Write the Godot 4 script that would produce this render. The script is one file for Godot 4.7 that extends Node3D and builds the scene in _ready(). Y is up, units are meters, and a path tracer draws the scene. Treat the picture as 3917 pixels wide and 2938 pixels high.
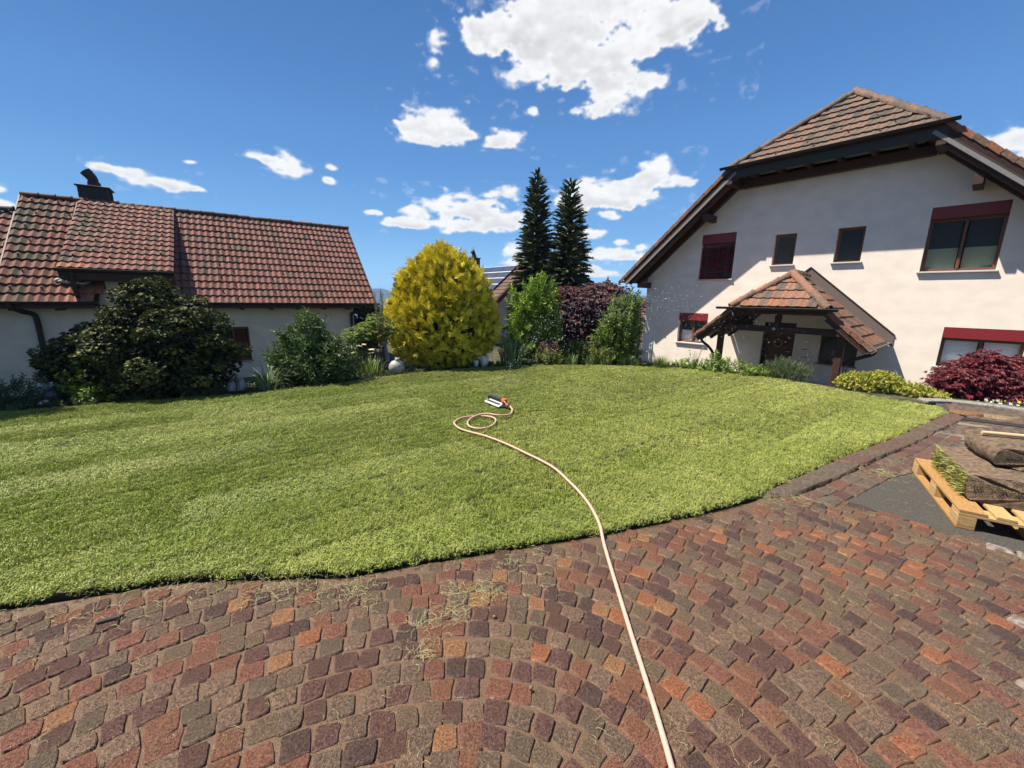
extends Node3D
# A garden with fresh turf between two houses. y is up, metres; the viewer stands at the origin and looks along -z.

const EYE := Vector3(0, 1.6, 0)
const TO_SUN := Vector3(-0.496, 0.866, -0.061)
const GROUND := -1.2

var rng := RandomNumberGenerator.new()
var taken := {}
var tex := {}
var mats := {}
var cam_basis := Basis()

# ------------------------------------------------------------------ mesh buffer
class MB:
	var v := PackedVector3Array()
	var n := PackedVector3Array()
	var c := PackedColorArray()
	var u := PackedVector2Array()
	var i := PackedInt32Array()

	func vert(p: Vector3, nn: Vector3, col := Color.WHITE, uv := Vector2.ZERO) -> int:
		v.append(p); n.append(nn); c.append(col); u.append(uv)
		return v.size() - 1

	func tri(a: Vector3, b: Vector3, d: Vector3, out: Vector3, col := Color.WHITE) -> void:
		var nn := (b - a).cross(d - a).normalized()
		var k := v.size()
		if nn.dot(out) < 0.0:
			nn = -nn
			v.append(a); v.append(d); v.append(b)
		else:
			v.append(a); v.append(b); v.append(d)
		for q in 3:
			n.append(nn); c.append(col); u.append(Vector2.ZERO)
		i.append(k); i.append(k + 2); i.append(k + 1)

	func quad(a: Vector3, b: Vector3, d: Vector3, e: Vector3, out: Vector3, col := Color.WHITE) -> void:
		var nn := (d - a).cross(e - b).normalized()
		var k := v.size()
		if nn.dot(out) < 0.0:
			nn = -nn
			v.append(a); v.append(e); v.append(d); v.append(b)
		else:
			v.append(a); v.append(b); v.append(d); v.append(e)
		for q in 4:
			n.append(nn); c.append(col); u.append(Vector2.ZERO)
		i.append(k); i.append(k + 2); i.append(k + 1); i.append(k); i.append(k + 3); i.append(k + 2)

	# smooth index triangle: a, b, d counter-clockwise seen from outside
	func face(a: int, b: int, d: int) -> void:
		i.append(a); i.append(d); i.append(b)

	func box(t: Transform3D, s: Vector3, col := Color.WHITE) -> void:
		var h := s * 0.5
		for ax in 3:
			for sg in [-1.0, 1.0]:
				var o := Vector3.ZERO
				o[ax] = sg
				var p := Vector3.ZERO
				var q := Vector3.ZERO
				p[(ax + 1) % 3] = 1.0
				q[(ax + 2) % 3] = 1.0
				quad(t * ((o - p - q) * h), t * ((o + p - q) * h), t * ((o + p + q) * h), t * ((o - p + q) * h), t.basis * o, col)

	func cbox(t: Transform3D, s: Vector3, bev: float, col := Color.WHITE) -> void:
		var h := s * 0.5
		var e := Vector3(h.x - bev, h.y - bev, h.z - bev)
		for ax in 3:
			var b := (ax + 1) % 3
			var d := (ax + 2) % 3
			for sg in [-1.0, 1.0]:
				var p := [Vector3(), Vector3(), Vector3(), Vector3()]
				var sgs := [[-1, -1], [1, -1], [1, 1], [-1, 1]]
				for k in 4:
					p[k][ax] = sg * h[ax]
					p[k][b] = sgs[k][0] * e[b]
					p[k][d] = sgs[k][1] * e[d]
				var o := Vector3.ZERO
				o[ax] = sg
				quad(t * p[0], t * p[1], t * p[2], t * p[3], t.basis * o, col)
			for s1 in [-1.0, 1.0]:
				for s2 in [-1.0, 1.0]:
					var p0 := Vector3(); var p1 := Vector3(); var p2 := Vector3(); var p3 := Vector3()
					p0[ax] = s1 * h[ax]; p0[b] = s2 * e[b]; p0[d] = -e[d]
					p1[ax] = s1 * h[ax]; p1[b] = s2 * e[b]; p1[d] = e[d]
					p2[ax] = s1 * e[ax]; p2[b] = s2 * h[b]; p2[d] = e[d]
					p3[ax] = s1 * e[ax]; p3[b] = s2 * h[b]; p3[d] = -e[d]
					var o2 := Vector3.ZERO
					o2[ax] = s1; o2[b] = s2
					quad(t * p0, t * p1, t * p2, t * p3, t.basis * o2, col)
		for sx in [-1.0, 1.0]:
			for sy in [-1.0, 1.0]:
				for sz in [-1.0, 1.0]:
					var o3 := Vector3(sx, sy, sz)
					tri(t * (Vector3(h.x, e.y, e.z) * o3), t * (Vector3(e.x, h.y, e.z) * o3), t * (Vector3(e.x, e.y, h.z) * o3), t.basis * o3, col)

	func tube(pts: PackedVector3Array, r0: float, r1: float, sides := 8, col := Color.WHITE, caps := true) -> void:
		var m := pts.size()
		var tang := (pts[1] - pts[0]).normalized()
		var side := tang.cross(Vector3.UP if absf(tang.y) < 0.9 else Vector3.RIGHT).normalized()
		var first := v.size()
		var along := 0.0
		for k in m:
			var t2 := (pts[mini(k + 1, m - 1)] - pts[maxi(k - 1, 0)]).normalized()
			side = (side - t2 * side.dot(t2)).normalized()
			var up := t2.cross(side)
			var r := lerpf(r0, r1, float(k) / (m - 1))
			if k > 0:
				along += pts[k].distance_to(pts[k - 1])
			for j in sides + 1:
				var a := TAU * j / sides
				var o := side * cos(a) + up * sin(a)
				vert(pts[k] + o * r, o, col, Vector2(float(j) / sides, along))
		for k in m - 1:
			for j in sides:
				var a := first + k * (sides + 1) + j
				var b := a + sides + 1
				# outside winding
				face(a, a + 1, b); face(a + 1, b + 1, b)
		if caps:
			for e in [0, m - 1]:
				var o2 := (pts[0] - pts[1]).normalized() if e == 0 else (pts[m - 1] - pts[m - 2]).normalized()
				var f: int = first + int(e) * (sides + 1)
				for j in range(1, sides - 1):
					tri(v[f], v[f + j], v[f + j + 1], o2, col)

	func bar(a: Vector3, b: Vector3, w: float, h: float, up := Vector3.UP, col := Color.WHITE, bev := 0.0) -> void:
		var x := (b - a).normalized()
		var z := x.cross(up).normalized()
		var y := z.cross(x)
		var t := Transform3D(Basis(x, y, z), (a + b) * 0.5)
		if bev > 0.0:
			cbox(t, Vector3(a.distance_to(b), h, w), bev, col)
		else:
			box(t, Vector3(a.distance_to(b), h, w), col)

	func lathe(t: Transform3D, prof: PackedVector2Array, sides := 16, col := Color.WHITE) -> void:
		var first := v.size()
		var m := prof.size()
		for k in m:
			var d := prof[mini(k + 1, m - 1)] - prof[maxi(k - 1, 0)]
			var nn := Vector2(d.y, -d.x).normalized()
			for j in sides + 1:
				var a := TAU * j / sides
				vert(t * Vector3(prof[k].x * cos(a), prof[k].y, prof[k].x * sin(a)), (t.basis * Vector3(nn.x * cos(a), nn.y, nn.x * sin(a))).normalized(), col, Vector2(float(j) / sides, prof[k].y))
		for k in m - 1:
			for j in sides:
				var a := first + k * (sides + 1) + j
				var b := a + sides + 1
				face(a, b, a + 1); face(a + 1, b, b + 1)

	func ball(center: Vector3, r: Vector3, sides := 14, col := Color.WHITE, b := Basis()) -> void:
		var prof := PackedVector2Array()
		var rings := maxi(6, sides / 2)
		for k in rings + 1:
			var a := -PI / 2 + PI * k / rings
			prof.append(Vector2(cos(a), sin(a)))
		lathe(Transform3D(b * Basis.from_scale(r), center), prof, sides, col)

	# polygon (x, y) at z = 0 pushed back to z = -depth
	func prism(p: PackedVector2Array, t: Transform3D, depth: float, col := Color.WHITE) -> void:
		var idx := Geometry2D.triangulate_polygon(p)
		for k in range(0, idx.size(), 3):
			var a := p[idx[k]]; var b := p[idx[k + 1]]; var d := p[idx[k + 2]]
			tri(t * Vector3(a.x, a.y, 0), t * Vector3(b.x, b.y, 0), t * Vector3(d.x, d.y, 0), t.basis.z, col)
			tri(t * Vector3(a.x, a.y, -depth), t * Vector3(b.x, b.y, -depth), t * Vector3(d.x, d.y, -depth), -t.basis.z, col)
		var area := 0.0
		for k in p.size():
			area += p[k].cross(p[(k + 1) % p.size()])
		for k in p.size():
			var a := p[k]; var b := p[(k + 1) % p.size()]
			var o := Vector2(b.y - a.y, a.x - b.x) * signf(area)
			quad(t * Vector3(a.x, a.y, 0), t * Vector3(b.x, b.y, 0), t * Vector3(b.x, b.y, -depth), t * Vector3(a.x, a.y, -depth), t.basis * Vector3(o.x, o.y, 0), col)

	# folded two-triangle leaf
	func leaf(p: Vector3, dir: Vector3, side: Vector3, length: float, width: float, col := Color.WHITE, droop := 0.0) -> void:
		var up := side.cross(dir).normalized()
		var mid := p + dir * length * 0.45 + up * length * 0.06
		var tip := p + dir * length - up * length * droop
		var l := mid + side * width * 0.5 + up * width * 0.12
		var r := mid - side * width * 0.5 + up * width * 0.12
		tri(p, l, tip, up, col)
		tri(p, tip, r, up, col)

	func mesh() -> ArrayMesh:
		var a := []
		a.resize(Mesh.ARRAY_MAX)
		a[Mesh.ARRAY_VERTEX] = v
		a[Mesh.ARRAY_NORMAL] = n
		a[Mesh.ARRAY_COLOR] = c
		a[Mesh.ARRAY_TEX_UV] = u
		a[Mesh.ARRAY_INDEX] = i
		var m := ArrayMesh.new()
		m.add_surface_from_arrays(Mesh.PRIMITIVE_TRIANGLES, a)
		return m

# ------------------------------------------------------------------ scene helpers
func numbered(called: String) -> String:
	if not taken.has(called):
		taken[called] = 0
		return called
	taken[called] += 1
	return "%s_%03d" % [called, taken[called]]

func thing(called: String, label: String, category: String, at: Vector3, turn := 0.0, group := "") -> Node3D:
	var o := Node3D.new()
	o.name = numbered(called)
	add_child(o)
	o.position = at
	o.rotation.y = turn
	tag(o, label, category, group)
	return o

func tag(o: Node3D, label: String, category: String, group := "", kind := "") -> void:
	if label: o.set_meta("label", label)
	if category: o.set_meta("category", category)
	if group: o.set_meta("group", group)
	if kind: o.set_meta("kind", kind)

func put(called: String, m: Mesh, mat: Material, parent: Node = null, at := Transform3D()) -> MeshInstance3D:
	var o := MeshInstance3D.new()
	if parent == null or parent == self:
		o.name = numbered(called)
		add_child(o)
	else:
		o.name = called
		parent.add_child(o, true)
	o.mesh = m
	for s in m.get_surface_count():
		o.set_surface_override_material(s, mat)
	o.transform = at
	return o

func node(called: String, parent: Node, at := Transform3D()) -> Node3D:
	var o := Node3D.new()
	o.name = called
	parent.add_child(o, true)
	o.transform = at
	return o

func structure(o: Node3D, label := "") -> Node3D:
	o.set_meta("kind", "structure")
	if label: o.set_meta("label", label)
	return o

func many(called: String, m: Mesh, mat: Material, where: Array, tint: Array, parent: Node = null, stuff := true) -> MultiMeshInstance3D:
	var mm := MultiMesh.new()
	mm.transform_format = MultiMesh.TRANSFORM_3D
	mm.use_colors = true
	mm.mesh = m
	mm.instance_count = where.size()
	for k in where.size():
		mm.set_instance_transform(k, where[k])
		mm.set_instance_color(k, tint[k])
	var o := MultiMeshInstance3D.new()
	o.multimesh = mm
	o.material_override = mat
	if parent == null or parent == self:
		o.name = numbered(called)
		add_child(o)
	else:
		o.name = called
		parent.add_child(o, true)
	if stuff: o.set_meta("kind", "stuff")
	return o

func T(x: float, y: float, z: float) -> Transform3D:
	return Transform3D(Basis(), Vector3(x, y, z))

func R(lo: float, hi: float) -> float:
	return rng.randf_range(lo, hi)

func curve(pts: Array, step: float) -> PackedVector3Array:
	var cv := Curve3D.new()
	cv.bake_interval = step
	for k in pts.size():
		var a: Vector3 = pts[maxi(k - 1, 0)]
		var b: Vector3 = pts[mini(k + 1, pts.size() - 1)]
		var d := (b - a) / 6.0
		cv.add_point(pts[k], -d, d)
	return cv.get_baked_points()

# ------------------------------------------------------------------ textures and materials
func noise_image(size: int, freq: float, octaves: int, lo: float, hi: float, seed_: int, kind := FastNoiseLite.TYPE_SIMPLEX_SMOOTH, power := 1.0, gain := 0.5) -> ImageTexture:
	var f := FastNoiseLite.new()
	f.noise_type = kind
	f.seed = seed_
	f.frequency = freq
	f.fractal_type = FastNoiseLite.FRACTAL_FBM if octaves > 1 else FastNoiseLite.FRACTAL_NONE
	f.fractal_octaves = octaves
	f.fractal_gain = gain
	var im := f.get_seamless_image(size, size, false, false, 0.1, true)
	im.convert(Image.FORMAT_L8)
	var lut := PackedByteArray()
	lut.resize(256)
	for k in 256:
		lut[k] = int(round(255.0 * lerpf(lo, hi, pow(k / 255.0, power))))
	var d := im.get_data()
	for k in d.size():
		d[k] = lut[d[k]]
	return ImageTexture.create_from_image(Image.create_from_data(size, size, false, Image.FORMAT_L8, d))

func grain_image(size: int, fx: float, fy: float, lo: float, hi: float, seed_: int) -> ImageTexture:
	var f := FastNoiseLite.new()
	f.seed = seed_
	f.frequency = 1.0
	f.fractal_octaves = 4
	var im := Image.create(size, size, false, Image.FORMAT_L8)
	for y in size:
		for x in size:
			var a := absf(float(x) / size * 2.0 - 1.0)
			var g := f.get_noise_2d(x * fx + 3.0 * f.get_noise_2d(x * 0.01, y * 0.02), y * fy) * 0.5 + 0.5
			var v := lerpf(lo, hi, clampf(g, 0, 1))
			im.set_pixel(x, y, Color(v, v, v))
	return ImageTexture.create_from_image(im)

func make_textures() -> void:
	tex.speck = noise_image(512, 0.11, 4, 0.30, 1.0, 3)
	tex.blotch = noise_image(512, 0.012, 5, 0.55, 1.0, 5)
	tex.blotch_strong = noise_image(512, 0.014, 5, 0.25, 1.0, 15, FastNoiseLite.TYPE_SIMPLEX_SMOOTH, 0.8)
	tex.soft = noise_image(512, 0.02, 4, 0.84, 1.0, 8)
	tex.faint = noise_image(512, 0.012, 6, 0.90, 1.0, 18)
	tex.sett = noise_image(512, 0.05, 6, 0.22, 1.0, 33, FastNoiseLite.TYPE_SIMPLEX_SMOOTH, 1.0, 0.85)
	tex.bump = noise_image(512, 0.06, 5, 0.0, 1.0, 9)
	tex.fine = noise_image(512, 0.2, 3, 0.0, 1.0, 10)
	tex.rough = noise_image(512, 0.05, 4, 0.06, 0.60, 12)
	tex.grain = grain_image(256, 0.012, 0.16, 0.62, 1.0, 4)
	tex.wet = noise_image(512, 0.09, 3, 0.0, 1.0, 41, FastNoiseLite.TYPE_SIMPLEX_SMOOTH, 2.4)
	tex.stone_spots = noise_image(512, 0.16, 2, 0.45, 1.0, 21, FastNoiseLite.TYPE_CELLULAR)

# linear base colour in, StandardMaterial3D out
func mat(called: String, col: Color, rough := 0.8, albedo := "", scale := 1.0, bump := "", height := 0.0, bscale := 0.0) -> StandardMaterial3D:
	var m := StandardMaterial3D.new()
	m.resource_name = called
	m.albedo_color = col.linear_to_srgb()
	m.roughness = rough
	if albedo:
		m.albedo_texture = tex[albedo]
	if bump:
		m.heightmap_enabled = true
		m.heightmap_texture = tex[bump]
		m.heightmap_scale = height
	if albedo or bump:
		m.uv1_triplanar = true
		m.uv1_world_triplanar = true
		m.uv1_scale = Vector3.ONE * scale
	mats[called] = m
	return m

func leaf_mat(called: String, through := 0.5, rough := 0.55) -> StandardMaterial3D:
	var m := StandardMaterial3D.new()
	m.resource_name = called
	m.vertex_color_use_as_albedo = true
	m.roughness = rough
	if through > 0.0:
		m.backlight_enabled = true
		m.backlight = Color(through, through, through * 0.7).linear_to_srgb()
	mats[called] = m
	return m

func glass_mat() -> StandardMaterial3D:
	var m := StandardMaterial3D.new()
	m.resource_name = "window_glass"
	m.albedo_color = Color(0.9, 0.95, 1.0, 0.06)
	m.roughness = 0.02
	m.metallic_specular = 0.42
	m.transparency = BaseMaterial3D.TRANSPARENCY_ALPHA
	mats["glass"] = m
	return m

func make_materials() -> void:
	make_textures()
	mat("stucco", Color(0.85, 0.765, 0.685), 0.92, "faint", 0.30, "fine", 0.10)
	mat("stucco_left", Color(0.66, 0.62, 0.52), 0.92, "faint", 0.4, "bump", 0.1)
	mat("stucco_grey", Color(0.55, 0.54, 0.50), 0.92, "soft", 0.4)
	mat("plinth", Color(0.16, 0.15, 0.14), 0.9, "blotch", 1.0)
	mat("dark_wood", Color(0.075, 0.024, 0.014), 0.62, "blotch", 2.5)
	mat("soffit_wood", Color(0.26, 0.12, 0.055), 0.7, "blotch", 2.0)
	mat("brown_frame", Color(0.16, 0.06, 0.025), 0.5, "soft", 2.0)
	mat("door_wood", Color(0.150, 0.050, 0.028), 0.5, "blotch", 3.0)
	mat("dark_metal", Color(0.030, 0.024, 0.020), 0.68, "soft", 3.0)
	mat("grey_flashing", Color(0.22, 0.21, 0.21), 0.45, "soft", 2.0)
	mat("taupe_flashing", Color(0.16, 0.12, 0.11), 0.55, "soft", 2.0)
	mat("red_box", Color(0.20, 0.016, 0.020), 0.42)
	mat("red_slat", Color(0.17, 0.012, 0.017), 0.45)
	mat("sill_stone", Color(0.60, 0.59, 0.57), 0.7, "soft", 3.0)
	mat("white_blind", Color(0.78, 0.80, 0.80), 0.8)
	mat("green_blind", Color(0.30, 0.36, 0.22), 0.85)
	mat("room_dark", Color(0.012, 0.012, 0.012), 0.9)  # shade of the rooms put into the colour
	mat("white_paint", Color(0.75, 0.75, 0.73), 0.6)
	mat("mortar", Color(0.85, 0.84, 0.80), 0.9, "blotch", 4.0)
	mat("solar", Color(0.055, 0.065, 0.095), 0.22, "soft", 6.0)
	mat("silver", Color(0.62, 0.63, 0.65), 0.35)
	mat("bark", Color(0.09, 0.06, 0.04), 0.9, "blotch", 5.0, "bump", 1.0)
	mat("stem", Color(0.06, 0.045, 0.025), 0.8)
	mat("red_stem", Color(0.09, 0.03, 0.025), 0.7)
	mat("soil", Color(0.050, 0.031, 0.020), 0.95, "speck", 3.0, "bump", 3.0)
	mat("ground", Color(0.10, 0.10, 0.045), 0.95, "blotch_strong", 0.35)
	mat("lawn_soil", Color(0.085, 0.072, 0.030), 0.95, "speck", 4.0)
	mat("joint", Color(0.270, 0.155, 0.088), 0.45, "speck", 3.0, "fine", 0.35)
	mat("asphalt", Color(0.150, 0.136, 0.116), 0.8, "sett", 1.6, "fine", 0.35)
	mat("mud", Color(0.22, 0.15, 0.10), 0.6, "blotch_strong", 1.6, "bump", 1.2)
	mat("kerb", Color(0.205, 0.120, 0.076), 0.75, "blotch", 4.0, "bump", 1.2)
	mat("concrete", Color(0.42, 0.39, 0.34), 0.9, "blotch", 3.0, "bump", 0.8)
	mat("turf_soil", Color(0.30, 0.205, 0.135), 0.95, "blotch_strong", 3.0, "bump", 1.2)
	mat("hose", Color(0.50, 0.305, 0.245), 0.55)
	mat("orange_plastic", Color(0.70, 0.10, 0.02), 0.4)
	mat("black_plastic", Color(0.018, 0.018, 0.02), 0.4)
	mat("grey_plastic", Color(0.42, 0.43, 0.45), 0.45)
	mat("ceramic", Color(0.52, 0.51, 0.47), 0.45, "blotch", 6.0)
	mat("dark_ceramic", Color(0.10, 0.10, 0.12), 0.4, "blotch", 6.0)
	mat("rust", Color(0.13, 0.045, 0.022), 0.85, "blotch_strong", 5.0)
	mat("lake", Color(0.10, 0.16, 0.20), 0.12)
	mat("far_hill", Color(0.07, 0.09, 0.05), 0.95, "blotch_strong", 0.002)
	mat("iron", Color(0.045, 0.038, 0.036), 0.6, "soft", 4.0)
	mat("stick", Color(0.50, 0.36, 0.22), 0.7)
	mat("charred", Color(0.02, 0.018, 0.018), 0.8)
	mat("slab", Color(0.45, 0.44, 0.42), 0.85, "blotch", 2.0)
	glass_mat()
	var pw := mat("pallet_wood", Color(0.62, 0.40, 0.17), 0.75, "grain", 2.2)
	pw.uv1_world_triplanar = false
	var pw2 := mat("pallet_wood_wet", Color(0.50, 0.28, 0.10), 0.6, "grain", 2.2)
	pw2.uv1_world_triplanar = false
	var w := StandardMaterial3D.new()
	w.resource_name = "water_drop"
	w.albedo_color = Color(0.95, 0.97, 1.0, 0.25)
	w.roughness = 0.05
	w.refraction_enabled = true
	w.refraction_scale = 0.033
	mats["water"] = w
	leaf_mat("leaf", 0.45)
	leaf_mat("needle", 0.12, 0.7)
	leaf_mat("blade", 0.32, 0.55)
	leaf_mat("petal", 0.3, 0.7)
	var vm := mat("tile_tinted", Color.WHITE, 0.88, "blotch", 2.4, "fine", 0.4)
	vm.vertex_color_use_as_albedo = true

func tile_mats(prefix: String, tones: Array, rough := 0.88) -> Array:
	var out := []
	for k in tones.size():
		out.append(mat("%s_%d" % [prefix, k], tones[k], rough, "blotch", 2.4, "fine", 0.4))
	return out

# ------------------------------------------------------------------ camera, sky, sun
func make_camera() -> void:
	var pitch := deg_to_rad(12.07)
	var roll := deg_to_rad(0.9)
	var r0 := Vector3.RIGHT
	var u0 := Vector3(0, cos(pitch), -sin(pitch))
	var r := r0 * cos(roll) + u0 * sin(roll)
	var u := -r0 * sin(roll) + u0 * cos(roll)
	cam_basis = Basis(r, u, r.cross(u))
	var cam := Camera3D.new()
	cam.name = "camera"
	cam.fov = 87.38
	cam.near = 0.05
	cam.far = 12000.0
	cam.transform = Transform3D(cam_basis, EYE)
	add_child(cam)
	cam.current = true

# where a point shows, in pixels of the picture; used only to leave out what no camera near here could see
func pixel(p: Vector3) -> Vector3:
	var q := cam_basis.inverse() * (p - EYE)
	if q.z > -0.1:
		return Vector3(-9999, -9999, 1)
	return Vector3(512.0 - 402.0 * q.x / q.z, 384.0 + 402.0 * q.y / q.z, -q.z)

func make_sky() -> void:
	var w := 4096
	var h := 2048
	var im := Image.create(w, h, false, Image.FORMAT_RGBF)
	var stops := [[0.0, Color(0.2139, 0.3581, 0.4836)], [3.0, Color(0.1581, 0.3069, 0.4650)], [8.0, Color(0.0986, 0.2232, 0.4092)], [15.0, Color(0.0651, 0.1628, 0.3441)], [24.0, Color(0.0456, 0.1190, 0.2771)], [34.0, Color(0.0344, 0.0921, 0.2278)], [55.0, Color(0.0279, 0.0744, 0.1953)], [90.0, Color(0.0251, 0.0670, 0.1767)]]
	for y in h:
		var e := 90.0 - 180.0 * (y + 0.5) / h
		var col := Color(0.16, 0.16, 0.12)
		if e > 0.0:
			for k in stops.size() - 1:
				if e >= stops[k][0]:
					col = stops[k][1].lerp(stops[k + 1][1], clampf((e - stops[k][0]) / (stops[k + 1][0] - stops[k][0]), 0, 1))
		im.fill_rect(Rect2i(0, y, w, 1), col)
	# each cloud: lobes of azimuth (degrees right of -z), elevation, half width, half height
	var clouds := [
		[0.1,29.5,6.2,2.2,-4.4,28.8,3.1,1.7,4.6,29.4,6.7,2.8,9.5,30.7,7.1,2.1,17.6,29.2,5.1,2.5,20.1,29.2,3.5,2.1,6.5,27.1,6.2,2.4,10.5,25.7,5.3,2.4,12,23.3,4.2,1.9,10.2,21.9,3.1,0.7,0.8,25.6,3.5,1.4,13.6,27.1,3.2,1.5,16.8,24.2,2.1,0.8,7.1,33.8,13.9,2.9],
		[-10,28.1,1.5,1], [-10.4,26,0.8,0.8],
		[-10.5,20.6,4.6,1.8,-12.6,19,2.7,0.8,-7.7,19.5,2.8,1,-13.9,20,1.9,0.5],
		[-1.2,19.4,2.7,0.9,-2.9,18.9,1.4,0.6], [2.3,22,0.8,0.5],
		[-42.3,11.4,1.8,0.5,-40.5,11,2.7,1,-38,10.8,2.3,0.7,-36.5,10.7,1,0.3],
		[-30.2,14.9,2,0.7,-27.9,14.4,2.3,1.1], [-22.6,14.8,0.9,0.4], [-23.2,13.4,0.9,0.5], [-36.8,13.2,0.7,0.2],
		[-7.8,11.5,5.7,1.8,-3.2,10.8,4.6,1.3,-14.1,9.1,3,0.7,-10.5,9.1,6.6,0.8,-3.5,9.3,5.3,0.8,-13.5,10.4,2,0.8,-0.1,9.9,2.5,0.8],
		[-1.4,13.3,2.4,0.9], [-18.3,10.2,1.1,0.3],
		[11.3,13.2,6.2,1.9,16.1,14,2.8,1.1,17.5,15.3,2.6,1.5,20.8,14,1.8,0.8,8.1,12.1,3.6,1.2,14.3,12.3,3.7,1],
		[12.7,10.7,1.5,0.5], [9.8,8.4,2.7,0.7,7.1,8.7,1.8,0.8], [0.3,6.1,1.9,1.2,-0.0,4.6,2.2,0.6],
		[11.8,5.8,3.7,0.8,16,5.6,2,0.7], [14.1,7.2,1.1,0.5], [17,6.7,1.1,0.5], [11.9,3.5,3.3,0.7,10.1,4.2,1.8,0.4],
		[47.5,13.7,1.6,1.1,49,13.2,1.8,1.3], [-50.1,7.2,0.8,0.4], [-50.2,8.4,0.7,0.3]]
	# the same kind of fair-weather clouds all round, where the frame does not reach
	rng.seed = 77
	for k in 46:
		var a := R(58.0, 302.0)
		var e := R(4.0, 32.0)
		var size := lerpf(2.0, 6.0, rng.randf()) * lerpf(0.6, 1.5, e / 40.0)
		var one := []
		for j in 3 + rng.randi() % 5:
			one.append_array([a + R(-1, 1) * size, e + R(-0.25, 0.25) * size, size * R(0.4, 0.9), size * R(0.15, 0.32)])
		clouds.append(one)
	for k in 7:
		var a := R(0.0, 360.0)
		var e := R(44.0, 70.0)
		var one := []
		for j in 6:
			one.append_array([a + R(-10, 10), e + R(-3, 3), R(4, 9), R(2, 4)])
		clouds.append(one)
	var f := FastNoiseLite.new()
	f.seed = 11
	f.noise_type = FastNoiseLite.TYPE_SIMPLEX_SMOOTH
	f.frequency = 1.0
	f.fractal_type = FastNoiseLite.FRACTAL_FBM
	f.fractal_octaves = 5
	f.fractal_gain = 0.48
	for cl in clouds:
		var lo := Vector2(999, 999)
		var hi := Vector2(-999, -999)
		for k in range(0, cl.size(), 4):
			lo = lo.min(Vector2(cl[k] - cl[k + 2] * 1.5, cl[k + 1] - cl[k + 3] * 1.5))
			hi = hi.max(Vector2(cl[k] + cl[k + 2] * 1.5, cl[k + 1] + cl[k + 3] * 1.5))
		var px := 360.0 / w
		var inside := hi.x < 58.0 and lo.x > -58.0
		for yy in range(int((90.0 - hi.y) / px), int((90.0 - lo.y) / px)):
			var e := 90.0 - (yy + 0.5) * px
			if e < 0.3 or yy < 0 or yy >= h:
				continue
			for xx in range(int((lo.x + 180.0) / px), int((hi.x + 180.0) / px)):
				var a := (xx + 0.5) * px - 180.0
				var wa := f.get_noise_3d(a * 0.30, e * 0.55, 31.0)
				var wb := f.get_noise_3d(a * 0.30, e * 0.55, 57.0)
				var d := 0.0
				var low := 0.0
				for k in range(0, cl.size(), 4):
					var qx: float = (a - cl[k]) / cl[k + 2] + wa * 0.75
					var qy: float = (e - cl[k + 1]) / cl[k + 3] + wb * 0.75
					var s := 1.0 - (qx * qx + qy * qy) * 0.72
					if s > 0.0:
						d += s * 0.9
						low += s * qy
					elif s > -0.8:
						d += s * 0.06
				if d <= -0.05:
					continue
				var nz := f.get_noise_3d(a * 0.42, e * 0.75, 0.0)
				var dens := minf(d, 1.0) * 1.25 + nz * 0.62 - 0.20
				if dens <= -0.08:
					continue
				var al := smoothstep(0.0, 0.80, dens)
				al = al * al * (3.0 - 2.0 * al) * 0.4 + al * 0.6
				al = maxf(al, 0.14 * smoothstep(-0.08, 0.14, dens))
				var sh := f.get_noise_3d(a * 0.25, e * 0.5, 9.0)
				var thick := smoothstep(0.55, 1.7, d + nz * 0.6)
				var under := clampf(0.35 - 0.9 * low / maxf(d, 0.2), 0.0, 1.0)
				var bright := lerpf(0.475, 0.32, clampf(thick * (0.25 + 0.75 * under) - sh * 0.35, 0, 1))
				var white := Color(bright, bright * 1.005, bright * 1.02)
				var xw := posmod(xx + w / 2, w)
				im.set_pixel(xw, yy, im.get_pixel(xw, yy).lerp(white, clampf(al, 0, 0.97)))
	var sm := PanoramaSkyMaterial.new()
	sm.panorama = ImageTexture.create_from_image(im)
	var sky := Sky.new()
	sky.sky_material = sm
	var e := Environment.new()
	e.background_mode = Environment.BG_SKY
	e.sky = sky
	e.tonemap_mode = Environment.TONE_MAPPER_LINEAR
	e.tonemap_exposure = 2.1
	e.sdfgi_enabled = true
	e.ssao_enabled = true
	e.ssil_enabled = true
	e.fog_enabled = true
	e.fog_light_color = Color(0.62, 0.78, 1.0)
	e.fog_density = 0.00022
	var we := WorldEnvironment.new()
	we.name = "environment"
	we.environment = e
	add_child(we)
	var sun := DirectionalLight3D.new()
	sun.name = "sun"
	sun.light_color = Color(1.0, 0.96, 0.89)
	sun.light_energy = 1.6
	sun.light_angular_distance = 0.5
	sun.shadow_enabled = true
	add_child(sun)
	sun.look_at_from_position(TO_SUN * 50.0, Vector3.ZERO, Vector3.FORWARD)

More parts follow.
